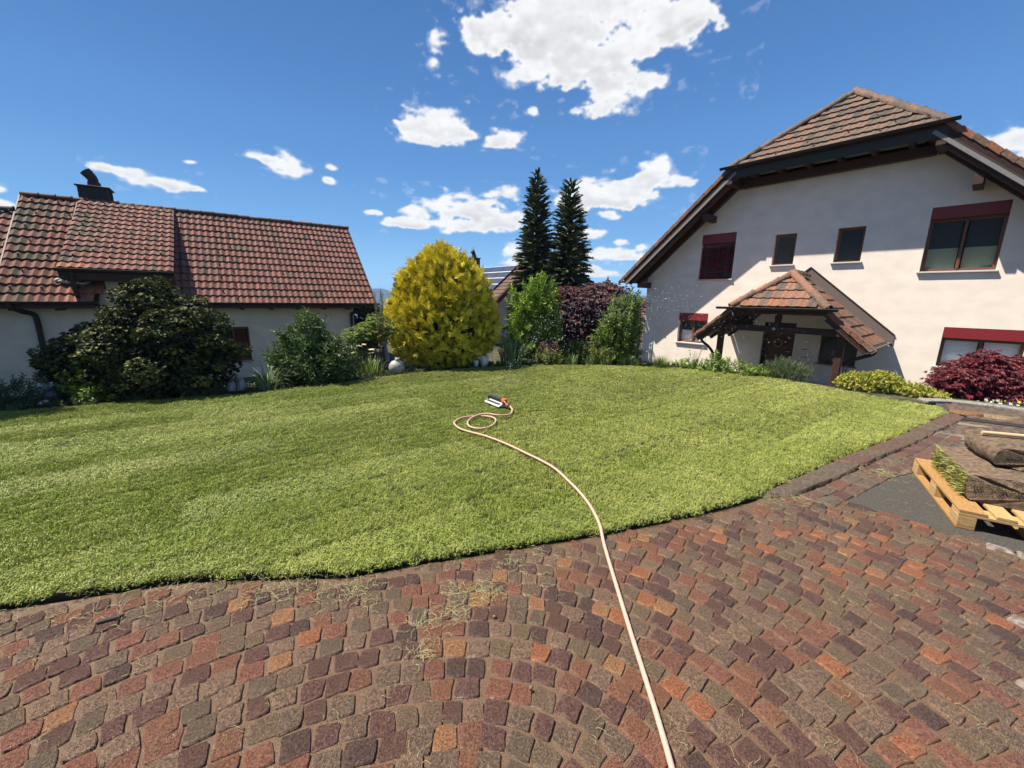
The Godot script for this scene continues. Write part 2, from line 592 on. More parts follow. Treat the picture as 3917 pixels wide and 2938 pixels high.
# ------------------------------------------------------------------ ground, lawn, paving
var lawn_poly := PackedVector2Array([Vector2(-9, 1.2), Vector2(-5.2, -0.62), Vector2(-3.6, -1.36), Vector2(-2.63, -1.78), Vector2(-1.85, -2.01), Vector2(-0.95, -2.07), Vector2(-0.3, -2.27), Vector2(0.65, -2.54), Vector2(1.5, -2.84), Vector2(2.08, -3.11), Vector2(2.81, -3.58), Vector2(3.45, -3.97), Vector2(4.51, -4.58), Vector2(5.65, -5.27), Vector2(6.5, -5.83), Vector2(6.72, -6.12), Vector2(6.38, -6.75), Vector2(5.95, -7.7), Vector2(5.47, -8.55), Vector2(4.7, -9.2), Vector2(3.85, -9.6), Vector2(2.2, -9.75), Vector2(0.49, -9.64), Vector2(-0.9, -9.1), Vector2(-2.18, -8.22), Vector2(-3.2, -7.2), Vector2(-4.16, -6.42), Vector2(-5.52, -5.74), Vector2(-6.75, -5.08), Vector2(-10.5, -3.2)])
var flat_poly := PackedVector2Array([Vector2(-16, -1.0), Vector2(-10.5, -3.2), Vector2(-6.75, -5.08), Vector2(-5.52, -5.74), Vector2(-4.16, -6.42), Vector2(-3.2, -7.2), Vector2(-2.18, -8.22), Vector2(-0.9, -9.1), Vector2(0.49, -9.64), Vector2(2.2, -9.75), Vector2(3.85, -9.6), Vector2(4.7, -9.2), Vector2(5.47, -8.55), Vector2(6.2, -7.3), Vector2(7.3, -6.9), Vector2(8.4, -6.1), Vector2(9.6, -4.4), Vector2(11.5, 0), Vector2(13, 22), Vector2(-16, 22)])
var paving_poly := PackedVector2Array([Vector2(-9, 1.15), Vector2(-5.2, -0.6), Vector2(-3.6, -1.34), Vector2(-2.63, -1.76), Vector2(-1.85, -1.99), Vector2(-0.95, -2.05), Vector2(-0.3, -2.25), Vector2(0.65, -2.52), Vector2(1.5, -2.82), Vector2(2.05, -3.06), Vector2(2.36, -3.17), Vector2(2.72, -3.19), Vector2(2.84, -3.0), Vector2(3.04, -2.82), Vector2(3.25, -2.58), Vector2(3.45, -2.39), Vector2(4.6, -1.45), Vector2(6.5, 0.1), Vector2(6.5, 6), Vector2(-9, 6)])
var asphalt_poly := PackedVector2Array([Vector2(2.76, -3.23), Vector2(2.88, -3.02), Vector2(3.07, -2.84), Vector2(3.28, -2.6), Vector2(3.48, -2.41), Vector2(4.63, -1.47), Vector2(6.53, 0.08), Vector2(9.5, 0.3), Vector2(9.2, -4.0), Vector2(8.2, -5.9), Vector2(7.2, -6.55), Vector2(6.62, -5.9), Vector2(5.5, -5.15), Vector2(4.3, -4.15)])
var kerb_in := PackedVector2Array([Vector2(2.10, -3.10), Vector2(2.81, -3.56), Vector2(3.45, -3.95), Vector2(4.51, -4.56), Vector2(5.65, -5.25), Vector2(6.55, -5.82)])
var kerb_out := PackedVector2Array([Vector2(2.44, -3.16), Vector2(2.93, -3.42), Vector2(3.60, -3.83), Vector2(4.60, -4.40), Vector2(5.70, -5.08), Vector2(6.60, -5.62)])
var seam := Vector2(0.80, -0.60)

func outside(p: Vector2, poly: PackedVector2Array) -> float:
	if Geometry2D.is_point_in_polygon(p, poly):
		return 0.0
	var best := 1e9
	for k in poly.size():
		best = minf(best, p.distance_to(Geometry2D.get_closest_point_to_segment(p, poly[k], poly[(k + 1) % poly.size()])))
	return best

func edge_distance(p: Vector2, poly: PackedVector2Array) -> float:
	var best := 1e9
	for k in poly.size():
		best = minf(best, p.distance_to(Geometry2D.get_closest_point_to_segment(p, poly[k], poly[(k + 1) % poly.size()])))
	return best

func ground_y(x: float, z: float) -> float:
	var d := outside(Vector2(x, z), flat_poly)
	var y := -0.04 - 1.16 * smoothstep(0.15, 5.4, d)
	if z < 0.0:
		var far := Vector2(x, z).length() - 27.0
		if far > 0.0:
			y -= minf(far * 0.085, 46.0)
	return y

func make_ground() -> void:
	var xs := PackedFloat32Array()
	var a := -24.0
	while a <= 24.01:
		xs.append(a)
		a += 0.6
	var step := 0.8
	var far := 24.0
	while far < 4000.0:
		far += step
		step *= 1.32
		xs.append(far)
		xs.insert(0, -far)
	var m := MB.new()
	var n := xs.size()
	var hs := PackedFloat32Array()
	for iz in n:
		for ix in n:
			hs.append(ground_y(xs[ix], xs[iz]))
	for iz in n:
		for ix in n:
			var x0 := maxi(ix - 1, 0); var x1 := mini(ix + 1, n - 1)
			var z0 := maxi(iz - 1, 0); var z1 := mini(iz + 1, n - 1)
			var nn := Vector3(-(hs[iz * n + x1] - hs[iz * n + x0]) / (xs[x1] - xs[x0]), 1, -(hs[z1 * n + ix] - hs[z0 * n + ix]) / (xs[z1] - xs[z0])).normalized()
			m.vert(Vector3(xs[ix], hs[iz * n + ix], xs[iz]), nn)
	for iz in n - 1:
		for ix in n - 1:
			var k := iz * n + ix
			m.face(k, k + n, k + 1)
			m.face(k + 1, k + n, k + n + 1)
	structure(put("ground", m.mesh(), mats.ground))
	# the lake far below and the hills behind it
	m = MB.new()
	m.quad(Vector3(-3900, -44.0, -620), Vector3(3900, -44.0, -620), Vector3(3900, -44.0, -2300), Vector3(-3900, -44.0, -2300), Vector3.UP)
	structure(put("lake", m.mesh(), mats.lake))
	m = MB.new()
	var f := FastNoiseLite.new()
	f.seed = 6
	f.frequency = 1.0
	f.fractal_octaves = 4
	var cols := 120
	var rows := 8
	for r in rows + 1:
		for c in cols + 1:
			var az := deg_to_rad(-62.0 + 124.0 * c / cols)
			var dist := 2150.0 + r * 130.0
			var deg := rad_to_deg(az)
			var top := 46.0 + 34.0 * exp(-pow((deg + 18.4) / 3.2, 2.0)) + 10.0 * f.get_noise_1d(deg * 0.22) + 4.0 * f.get_noise_1d(deg * 1.1) + 22.0 * exp(-pow((deg - 12.0) / 14.0, 2.0))
			var t := float(r) / rows
			var hgt := top * (1.0 - pow(1.0 - t, 1.7)) * (1.0 + 0.10 * f.get_noise_2d(deg * 0.9, r * 0.8))
			m.vert(Vector3(sin(az) * dist, -47.0 + hgt * 1.25, -cos(az) * dist), Vector3(0, 0.8, 0.6).rotated(Vector3.UP, -az + 0.8 * f.get_noise_2d(deg * 0.5, r)).normalized())
	for r in rows:
		for c in cols:
			var k := r * (cols + 1) + c
			m.face(k, k + 1, k + cols + 1)
			m.face(k + 1, k + cols + 2, k + cols + 1)
	structure(put("hills", m.mesh(), mats.far_hill))

func flat_sheet(poly: PackedVector2Array, y: float, skirt := 0.0) -> ArrayMesh:
	var m := MB.new()
	var idx := Geometry2D.triangulate_polygon(poly)
	for k in range(0, idx.size(), 3):
		var a := poly[idx[k]]; var b := poly[idx[k + 1]]; var d := poly[idx[k + 2]]
		m.tri(Vector3(a.x, y, a.y), Vector3(b.x, y, b.y), Vector3(d.x, y, d.y), Vector3.UP)
	if skirt > 0.0:
		var area := 0.0
		for k in poly.size():
			area += poly[k].cross(poly[(k + 1) % poly.size()])
		for k in poly.size():
			var a := poly[k]; var b := poly[(k + 1) % poly.size()]
			var o := Vector2(b.y - a.y, a.x - b.x) * signf(area)
			m.quad(Vector3(a.x, y, a.y), Vector3(b.x, y, b.y), Vector3(b.x, y - skirt, b.y), Vector3(a.x, y - skirt, a.y), Vector3(o.x, 0, o.y))
	return m.mesh()

func rough_poly(poly: PackedVector2Array, step: float, amp: float) -> PackedVector2Array:
	var out := PackedVector2Array()
	for k in poly.size():
		var a := poly[k]; var b := poly[(k + 1) % poly.size()]
		var n := maxi(1, int(a.distance_to(b) / step))
		for j in n:
			var p := a.lerp(b, float(j) / n)
			var perp := (b - a).orthogonal().normalized()
			out.append(p + perp * R(-amp, amp))
	return out

func make_lawn() -> void:
	rng.seed = 5
	var soil := put("lawn_bed", flat_sheet(rough_poly(Geometry2D.offset_polygon(lawn_poly, -0.03)[0], 0.12, 0.010), 0.012, 0.05), mats.lawn_soil)
	structure(soil)
	# grass: tufts of blades
	var kinds := []
	for k in 4:
		var m := MB.new()
		for b in 34:
			var p := Vector3(R(-0.034, 0.034), 0, R(-0.034, 0.034))
			var a := R(0, TAU)
			var lean := R(0.15, 1.05)
			var len := R(0.018, 0.043)
			var d := Vector3(cos(a), 0, sin(a))
			var side := Vector3(-sin(a), 0, cos(a)) * R(0.0013, 0.0022)
			var mid := p + Vector3.UP * len * 0.62 + d * len * 0.25 * lean
			var tip := p + Vector3.UP * len * (1.0 - 0.3 * lean) + d * len * 0.85 * lean
			var pale := R(0.0, 1.0)
			var col := Color(0.8, 0.9, 0.85).lerp(Color(1.35, 1.15, 1.1), pale * pale)
			var up := (Vector3.UP + d * -0.35).normalized()
			m.tri(p - side, p + side, mid + side, up, col); m.tri(p - side, mid + side, mid - side, up, col)
			m.tri(mid - side, mid + side, tip, up, col)
		kinds.append(m.mesh())
	var f := FastNoiseLite.new()
	f.seed = 2
	f.frequency = 0.55
	f.fractal_octaves = 3
	var where := [[], [], [], []]
	var tint := [[], [], [], []]
	var across := Vector2(-seam.y, seam.x)
	var box := Rect2(-9, -10, 16, 11)
	var z := box.position.y
	while z < box.end.y:
		var gap := lerpf(0.034, 0.056, clampf((-z - 2.5) / 5.0, 0, 1))
		var x := box.position.x
		while x < box.end.x:
			var p := Vector2(x + R(-0.5, 0.5) * gap, z + R(-0.5, 0.5) * gap)
			x += gap
			if not Geometry2D.is_point_in_polygon(p, lawn_poly):
				continue
			var px := pixel(Vector3(p.x, 0.05, p.y))
			if px.x < -140 or px.x > 1110 or px.y > 900:
				continue
			# strips of turf 0.4 m wide, laid side by side: each with its own tone, a faint gap between
			var r := p.dot(across) / 0.42 + 0.06 * f.get_noise_1d(p.dot(seam) * 1.7)
			var strip := floori(r)
			var along := p.dot(seam) / 2.5 + 0.43 * strip
			var piece := floori(along)
			var h := float(hash(strip * 131 + piece * 17) % 1000) / 1000.0
			var h2 := float(hash(strip * 71 + piece * 37) % 1000) / 1000.0
			var edge := minf(minf(r - strip, strip + 1 - r) * 0.42, minf(along - piece, piece + 1 - along) * 2.5)
			var nz := f.get_noise_2dv(p * 1.0)
			var nf := f.get_noise_2dv(p * 5.0 + Vector2(40, 0))
			var size := R(0.75, 1.15) * (1.0 + 0.18 * nf)
			if edge < 0.022:
				if h > 0.45 and rng.randf() < 0.5:
					continue
				size *= 0.62
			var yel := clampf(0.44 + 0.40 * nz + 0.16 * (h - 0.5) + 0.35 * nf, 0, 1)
			var col := Color(0.200, 0.258, 0.030).lerp(Color(0.415, 0.424, 0.125), clampf(yel + 0.05 * p.x, 0, 1))  # paler towards the right: front-lit blades put into the colour
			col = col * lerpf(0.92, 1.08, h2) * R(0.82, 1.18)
			var lean_dir := h * TAU
			var b := Basis(Vector3.UP, R(0, TAU)).scaled(Vector3(1.1, size, 1.1))
			b = Basis(Vector3(cos(lean_dir), 0, sin(lean_dir)), R(0.0, 0.35)) * b
			var which := rng.randi() % 4
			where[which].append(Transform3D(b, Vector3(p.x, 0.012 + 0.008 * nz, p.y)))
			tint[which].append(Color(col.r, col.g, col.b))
		z += gap
	var g := node("lawn", self)
	taken["lawn"] = 0
	g.set_meta("kind", "stuff")
	tag(g, "freshly laid short green turf lawn in faintly visible strips", "lawn")
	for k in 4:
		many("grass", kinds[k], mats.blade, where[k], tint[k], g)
	# straws and clippings on the stones along the edge
	var m2 := MB.new()
	for b in 5:
		var a := R(0, TAU)
		var q0 := Vector3(R(-0.05, 0.05), 0.003, R(-0.05, 0.05))
		var pts := curve([q0, q0 + Vector3(cos(a) * 0.016, R(0.002, 0.008), sin(a) * 0.016), q0 + Vector3(cos(a + R(-0.8, 0.8)) * 0.034, 0.002, sin(a + R(-0.8, 0.8)) * 0.034)], 0.012)
		m2.tube(pts, 0.0009, 0.0007, 3, Color(1, 1, 1), false)
	var w2 := []
	var t2 := []
	var heaps := [[Vector2(-0.86, -1.93), 0.10, 26], [Vector2(-1.25, -1.92), 0.14, 30], [Vector2(-0.16, -1.93), 0.09, 34], [Vector2(-0.30, -1.78), 0.06, 16], [Vector2(-0.42, -1.55), 0.035, 12], [Vector2(-0.41, -1.72), 0.04, 9], [Vector2(-1.7, -1.9), 0.16, 18], [Vector2(3.55, -3.62), 0.16, 46], [Vector2(3.9, -3.85), 0.18, 40], [Vector2(0.1, -2.2), 0.12, 14], [Vector2(2.3, -3.05), 0.15, 18], [Vector2(-2.1, -1.72), 0.14, 12]]
	for hp in heaps:
		for k in hp[2]:
			var p: Vector2 = hp[0] + Vector2(rng.randfn(), rng.randfn() * 0.5) * hp[1]
			if Geometry2D.is_point_in_polygon(p, lawn_poly): continue
			w2.append(Transform3D(Basis(Vector3.UP, R(0, TAU)).scaled(Vector3.ONE * R(0.7, 1.3)), Vector3(p.x, 0.004, p.y)))
			var c := Color(0.34, 0.40, 0.16).lerp(Color(0.52, 0.48, 0.26), rng.randf())
			t2.append(c)
	for k in 420:
		var p := Vector2(R(-2.6, 3.2), R(-3.0, -1.1))
		if k % 3 == 0:
			p = lawn_poly[2 + rng.randi() % 8] + Vector2(R(-0.4, 0.4), R(0.0, 0.12))
		if not Geometry2D.is_point_in_polygon(p, paving_poly) or rng.randf() < 0.3: continue
		w2.append(Transform3D(Basis(Vector3.UP, R(0, TAU)).scaled(Vector3.ONE * R(0.4, 1.1)), Vector3(p.x, 0.003, p.y)))
		t2.append(Color(0.30, 0.36, 0.13).lerp(Color(0.50, 0.42, 0.22), rng.randf()))
	for k in 260:
		var p := Vector2(R(2.8, 4.6), R(-4.1, -1.6))
		if not Geometry2D.is_point_in_polygon(p, asphalt_poly): continue
		w2.append(Transform3D(Basis(Vector3.UP, R(0, TAU)).scaled(Vector3.ONE * R(0.25, 0.6)), Vector3(p.x, 0.008, p.y)))
		t2.append(Color(0.36, 0.33, 0.18).lerp(Color(0.55, 0.47, 0.30), rng.randf()))
	var cl := many("grass_clippings", m2.mesh(), mats.blade, w2, t2)
	tag(cl, "pale green grass clippings strewn on the stones along the lawn edge", "clippings")

# one sett: an uneven rounded block, its top at y = 0
func sett_mesh(corners: PackedVector2Array, depth := 0.03, dome := 0.004) -> ArrayMesh:
	var m := MB.new()
	var n := corners.size()
	var turned := 0.0
	for k in n: turned += corners[k].cross(corners[(k + 1) % n])
	if turned < 0.0: corners.reverse()
	var c := Vector2.ZERO
	for p in corners: c += p / n
	var top := m.vert(Vector3(c.x, dome, c.y), Vector3(R(-0.05, 0.05), 1, R(-0.05, 0.05)).normalized())
	var rings := [[0.62, dome * 0.7, 0.03], [0.91, 0.0, 0.12], [0.98, -0.0035, 0.8], [1.0, -depth, 3.0]]
	var first := []
	for r in rings:
		first.append(m.v.size())
		for k in n:
			var p: Vector2 = c + (corners[k] - c) * r[0]
			var o: Vector2 = (corners[k] - c).normalized() * r[2]
			m.vert(Vector3(p.x, r[1] + (R(-0.0016, 0.0016) if r[0] < 0.9 else 0.0), p.y), Vector3(o.x + R(-0.06, 0.06), 1.0, o.y + R(-0.06, 0.06)).normalized())
	for k in n:
		var k2 := (k + 1) % n
		m.face(top, first[0] + k2, first[0] + k)
		for r in 3:
			m.face(first[r] + k, first[r] + k2, first[r + 1] + k)
			m.face(first[r] + k2, first[r + 1] + k2, first[r + 1] + k)
	return m.mesh()

func block_corners(hx: float, hz: float, jit: float, chop := 0.22) -> PackedVector2Array:
	var out := PackedVector2Array()
	# clockwise seen from above with z down
	var base := [Vector2(-1, -1), Vector2(1, -1), Vector2(1, 1), Vector2(-1, 1)]
	var q := []
	for b in base:
		q.append(Vector2(b.x * hx + R(-jit, jit), b.y * hz + R(-jit, jit)))
	for k in 4:
		var a: Vector2 = q[k]
		var prev: Vector2 = q[(k + 3) % 4]
		var nxt: Vector2 = q[(k + 1) % 4]
		var ch := R(chop * 0.5, chop * 1.2)
		out.append(a.lerp(prev, ch * 0.5))
		out.append(a + ((prev - a) + (nxt - a)) * ch * 0.10)
		out.append(a.lerp(nxt, ch * 0.5))
		var mid := a.lerp(nxt, R(0.4, 0.6))
		out.append(mid + (nxt - a).orthogonal().normalized() * R(-jit, jit) * 0.5)
	return out

func make_paving() -> void:
	rng.seed = 21
	var area := Node3D.new()
	area.name = "cobbled_driveway"
	add_child(area)
	structure(area, "wet driveway of mixed brown, purple and orange porphyry setts laid in arcs")
	var bed := put("joint_sand", flat_sheet(paving_poly, -0.0135), mats.joint, area)
	var tones := [Color(0.392, 0.251, 0.168), Color(0.326, 0.219, 0.150), Color(0.273, 0.143, 0.116), Color(0.203, 0.122, 0.101), Color(0.431, 0.200, 0.134), Color(0.486, 0.216, 0.144), Color(0.700, 0.281, 0.139), Color(0.700, 0.354, 0.176), Color(0.397, 0.275, 0.177), Color(0.340, 0.247, 0.171), Color(0.521, 0.249, 0.154), Color(0.310, 0.173, 0.133)]
	var weights := [17, 14, 12, 8, 11, 9, 4, 3, 10, 8, 7, 8]
	var ms := []
	for k in tones.size():
		var m := mat("sett_%d" % k, tones[k], 0.5, "sett", 2.2 + 0.12 * k, "fine", 0.8)
		m.roughness_texture = tex.rough
		m.roughness_texture_channel = BaseMaterial3D.TEXTURE_CHANNEL_RED
		m.roughness = 1.0
		m.metallic_specular = 0.24
		m.clearcoat_enabled = true
		m.clearcoat = 0.10
		m.clearcoat_texture = tex.wet
		m.clearcoat_roughness = 0.35
		m.metallic_specular = 0.38
		ms.append(m)
	var dry := mat("sett_dry", Color(0.40, 0.335, 0.285), 0.9, "blotch_strong", 3.0, "fine", 0.4)
	var stones := []
	for side in [-1.0, 1.0]:
		var cz := 0.5 if side < 0 else -0.7
		for row in 44:
			var level := 0.80 + 0.099 * row
			var rad := level + cz
			if rad < 0.16: continue
			var st := 0.097 / rad
			var phi := (0.5 if side > 0 else 0.5) * st + R(-0.2, 0.2) * st
			while phi < (2.0 if side > 0 else 1.75):
				var lt := R(0.88, 1.16)
				phi += st * (lt - 1.0) * 0.5
				var wob := 0.010 * sin(phi * 5.0 + row * 0.7)
				var p: Vector2 = Vector2(-0.1 + side * sin(phi) * (rad + wob), cz - cos(phi) * (rad + wob))
				var ang: float = side * phi
				var stp := st * lt
				var here := phi
				phi += stp
				if not Geometry2D.is_point_in_polygon(p, paving_poly) or edge_distance(p, paving_poly) < 0.045:
					continue
				var px := pixel(Vector3(p.x, 0, p.y))
				if px.x < -330 or px.x > 1330 or px.y > 1250:
					continue
				stones.append([p, ang, 0.097 * lt * 0.5 - R(0.003, 0.0075), 0.0495 - R(0.003, 0.0072)])
	# a border course along the asphalt
	var bl := [Vector2(2.55, -3.16), Vector2(2.70, -3.12), Vector2(2.80, -2.98), Vector2(2.99, -2.79), Vector2(3.20, -2.55), Vector2(3.41, -2.35), Vector2(4.55, -1.42)]
	var cv := Curve2D.new()
	for p in bl: cv.add_point(p)
	var s := 0.06
	while s < cv.get_baked_length():
		var p := cv.sample_baked(s)
		var q := cv.sample_baked(minf(s + 0.05, cv.get_baked_length()))
		var len := R(0.10, 0.17)
		stones = stones.filter(func(o): return o[0].distance_to(p) > 0.066)
		stones.append([p, (q - p).angle(), len * 0.5 - 0.004, 0.045])
		s += len + 0.008
	stones.sort_custom(func(a, b): return Vector3(a[0].x, -1.6, a[0].y).length() < Vector3(b[0].x, -1.6, b[0].y).length())
	var rest := []
	for k in tones.size() + 1: rest.append(MB.new())
	ms.append(dry)
	var made := 0
	for o in stones:
		var which := 0
		var pick := rng.randi() % 111
		for k in weights.size():
			pick -= weights[k]
			if pick < 0:
				which = k
				break
		var me := sett_mesh(block_corners(o[2], o[3], 0.0085, R(0.1, 0.34)), 0.03, R(0.0015, 0.005))
		var t := Transform3D(Basis(Vector3.UP, -o[1]) * Basis(Vector3(R(-1, 1), 0, R(-1, 1)).normalized(), R(0, 0.035)), Vector3(o[0].x, R(-0.004, 0.003), o[0].y))
		var px := pixel(t.origin)
		# stones that have already dried to a chalky grey at the right
		var dryness: float = clampf((o[0].x - (0.60 - 1.10 * o[0].y)) * 1.6, 0.0, 0.7)
		var sm: Material = dry if rng.randf() < dryness else ms[which]
		if sm == dry: which = tones.size()
		var seen := px.x > -25 and px.x < 1049 and px.y < 800
		if seen and made < 300:
			put("sett", me, sm, area, t)
			made += 1
		else:
			var arr := me.surface_get_arrays(0)
			var b: MB = rest[which]
			var off := b.v.size()
			for q in arr[Mesh.ARRAY_VERTEX].size():
				b.vert(t * arr[Mesh.ARRAY_VERTEX][q], t.basis * arr[Mesh.ARRAY_NORMAL][q])
			for q in arr[Mesh.ARRAY_INDEX]:
				b.i.append(off + q)
	var all := ArrayMesh.new()
	for k in tones.size() + 1:
		if rest[k].v.size() == 0: continue
		var one: ArrayMesh = rest[k].mesh()
		all.add_surface_from_arrays(Mesh.PRIMITIVE_TRIANGLES, one.surface_get_arrays(0))
		all.surface_set_material(all.get_surface_count() - 1, ms[k])
	var far := MeshInstance3D.new()
	far.name = "far_setts"
	far.mesh = all
	far.set_meta("kind", "stuff")
	area.add_child(far, true)
	# the asphalt corner, the muddy way behind it, kerb and gutter
	var asp := structure(put("asphalt", flat_sheet(rough_poly(Geometry2D.offset_polygon(asphalt_poly, 0.07)[0], 0.15, 0.01), -0.008), mats.asphalt), "dark asphalt corner under the pallet")
	rng.seed = 31
	var mudp := PackedVector2Array([Vector2(2.95, -3.28), Vector2(3.6, -3.55), Vector2(4.15, -3.75), Vector2(4.9, -3.7), Vector2(6.2, -4.2), Vector2(7.8, -4.9), Vector2(8.1, -5.85), Vector2(7.2, -6.5), Vector2(6.64, -5.85), Vector2(5.7, -5.05), Vector2(4.6, -4.38), Vector2(3.6, -3.80), Vector2(2.95, -3.42)])
	structure(put("muddy_path", flat_sheet(rough_poly(mudp, 0.12, 0.05), 0.0), mats.mud), "brown wet earth washed over the path behind the pallet")
	var pud := mat("puddle_water", Color(0.10, 0.075, 0.055), 0.04)
	for q in [[Vector2(5.45, -4.78), 0.42, 0.16], [Vector2(5.0, -4.40), 0.28, 0.08], [Vector2(6.2, -5.3), 0.3, 0.09]]:
		var pp := PackedVector2Array()
		for k in 22:
			var a := TAU * k / 22
			pp.append(q[0] + (Vector2(cos(a) * q[1], sin(a) * q[2]) * R(0.7, 1.15)).rotated(0.55))
		structure(put("puddle", flat_sheet(pp, 0.004), pud), "shallow puddle on the muddy path")
	var kerb := Node3D.new()
	kerb.name = "kerb"
	add_child(kerb)
	structure(kerb, "row of dark brown stone kerbs holding the lawn")
	var kv := [mats.kerb, mat("kerb_reddish", Color(0.215, 0.112, 0.084), 0.75, "blotch", 4.0, "bump", 1.2), mat("kerb_grey", Color(0.190, 0.142, 0.100), 0.75, "blotch", 4.0, "bump", 1.2)]
	var ci := Curve2D.new()
	var co := Curve2D.new()
	for p in kerb_in: ci.add_point(p)
	for p in kerb_out: co.add_point(p)
	var l1 := ci.get_baked_length()
	var l2 := co.get_baked_length()
	var at := 0.0
	while at < 1.0:
		var nx := minf(at + R(0.26, 0.42) / l1, 1.0)
		var g := 0.006 / l1
		var pp := PackedVector2Array([ci.sample_baked(at * l1 + 0.010), ci.sample_baked(nx * l1 - 0.010), co.sample_baked(nx * l2 - 0.012).lerp(ci.sample_baked(nx * l1), R(-0.05, 0.06)), co.sample_baked(at * l2 + 0.012).lerp(ci.sample_baked(at * l1), R(-0.05, 0.06))])
		var cc := (pp[0] + pp[1] + pp[2] + pp[3]) / 4.0
		var rp := PackedVector2Array()
		for k in 4:
			for j in 4:
				var p: Vector2 = pp[k].lerp(pp[(k + 1) % 4], j / 4.0)
				rp.append((p - cc) * (0.96 if j == 0 else 1.0) + Vector2(R(-0.006, 0.006), R(-0.006, 0.006)))
		var me := sett_mesh(rp, 0.09, 0.006)
		put("kerb_stone", me, kv[rng.randi() % 3], kerb, T(cc.x, 0.030 + R(-0.007, 0.006), cc.y))
		at = nx
	# flat gutter course in front of the kerb
	var gut := Node3D.new()
	gut.name = "gutter_course"
	add_child(gut)
	structure(gut, "flat course of long brown stones in front of the kerb")
	at = 0.0
	while at < 0.72:
		var nx := at + R(0.16, 0.30) / l2
		for lane in 2:
			var a := co.sample_baked(at * l2)
			var b := co.sample_baked(nx * l2)
			var o := -(b - a).orthogonal().normalized()
			if o.y < 0: o = -o
			var c := (a + b) * 0.5 + o * (0.07 + lane * 0.115)
			var me := sett_mesh(block_corners(a.distance_to(b) * 0.5 - 0.005, 0.052, 0.006, 0.14), 0.03, 0.003)
			put("gutter_stone", me, [kv[0], kv[1], kv[2], ms[4], ms[2]][rng.randi() % 5], gut, Transform3D(Basis(Vector3.UP, -(b - a).angle()), Vector3(c.x, 0.007 + R(-0.002, 0.003), c.y)))
		at = nx

# ------------------------------------------------------------------ building kit
# a wall in the plane z = 0, pushed back by depth, with rectangular openings
func wall_mesh(poly: PackedVector2Array, holes: Array, depth: float, m: MB = null, t := Transform3D()) -> MB:
	if m == null: m = MB.new()
	var xs := []
	var lo := 1e9
	var hi := -1e9
	for p in poly:
		lo = minf(lo, p.x); hi = maxf(hi, p.x)
	xs.append(lo); xs.append(hi)
	for h in holes:
		xs.append(h.position.x); xs.append(h.end.x)
	xs.sort()
	for k in xs.size() - 1:
		if xs[k + 1] - xs[k] < 0.001: continue
		var strip := PackedVector2Array([Vector2(xs[k], -50), Vector2(xs[k + 1], -50), Vector2(xs[k + 1], 50), Vector2(xs[k], 50)])
		var bits: Array = Geometry2D.intersect_polygons(poly, strip)
		for h in holes:
			if h.position.x < xs[k + 1] - 0.001 and h.end.x > xs[k] + 0.001:
				var cut := PackedVector2Array([Vector2(xs[k] - 1, h.position.y), Vector2(xs[k + 1] + 1, h.position.y), Vector2(xs[k + 1] + 1, h.end.y), Vector2(xs[k] - 1, h.end.y)])
				var nb := []
				for b in bits:
					nb.append_array(Geometry2D.clip_polygons(b, cut))
				bits = nb
		for b in bits:
			m.prism(b, t, depth)
	return m

# a roof sheet: polygon in (along ex, down es) with thickness below the surface
func slab(m: MB, poly: PackedVector2Array, o: Vector3, ex: Vector3, es: Vector3, thick: float, drop := 0.0) -> void:
	var en := es.cross(ex)
	var q := PackedVector2Array()
	for p in poly: q.append(Vector2(p.x, -p.y))
	m.prism(q, Transform3D(Basis(ex, -es, en), o - en * drop), thick)

# kind 0: one high roll per tile; kind 1: flat tile with two low rolls
func tile_mesh(tw: float, rl: float, kind: int, bend := 0.0) -> ArrayMesh:
	var m := MB.new()
	var n := 6 if kind == 0 else 8
	var len := rl * 1.08
	var lift0 := 0.006
	var lift1 := (0.050 if kind == 0 else 0.044) + bend
	var prof := func(f: float) -> float:
		if kind == 0:
			return 0.032 * (0.5 - 0.5 * cos(TAU * clampf((f - 0.02) / 0.98, 0, 1))) * (1.15 if f < 0.5 else 1.0)
		return 0.018 * pow(absf(sin(PI * f * 2.0)), 0.7) * (0.55 + 0.45 * signf(sin(PI * f * 2.0)))
	for r in 2:
		for k in n + 1:
			var f := float(k) / n
			var y: float = prof.call(f)
			var dy: float = (prof.call(minf(f + 0.02, 1.0)) - prof.call(maxf(f - 0.02, 0.0))) / (tw * 0.04)
			m.vert(Vector3(f * tw, y + (lift1 if r == 1 else lift0), len if r == 1 else 0.0), Vector3(-dy, 1, 0.06).normalized())
	for k in n:
		m.face(k, n + 1 + k, k + 1)
		m.face(k + 1, n + 1 + k, n + 2 + k)
	# the front edge, thick enough to throw a shadow
	for k in n:
		var a := m.v[n + 1 + k]
		var b := m.v[n + 2 + k]
		m.quad(a, b, b - Vector3(0, 0.040, 0.006), a - Vector3(0, 0.040, 0.006), Vector3(0, 0, 1))
	var l := m.v[0]; var l2 := m.v[n + 1]
	m.quad(l, l2, l2 - Vector3(0, 0.026, 0), l - Vector3(0, 0.026, 0), Vector3(-1, 0, 0))
	var q := m.v[n]; var q2 := m.v[2 * n + 1]
	m.quad(q, q2, q2 - Vector3(0, 0.026, 0), q - Vector3(0, 0.026, 0), Vector3(1, 0, 0))
	return m.mesh()

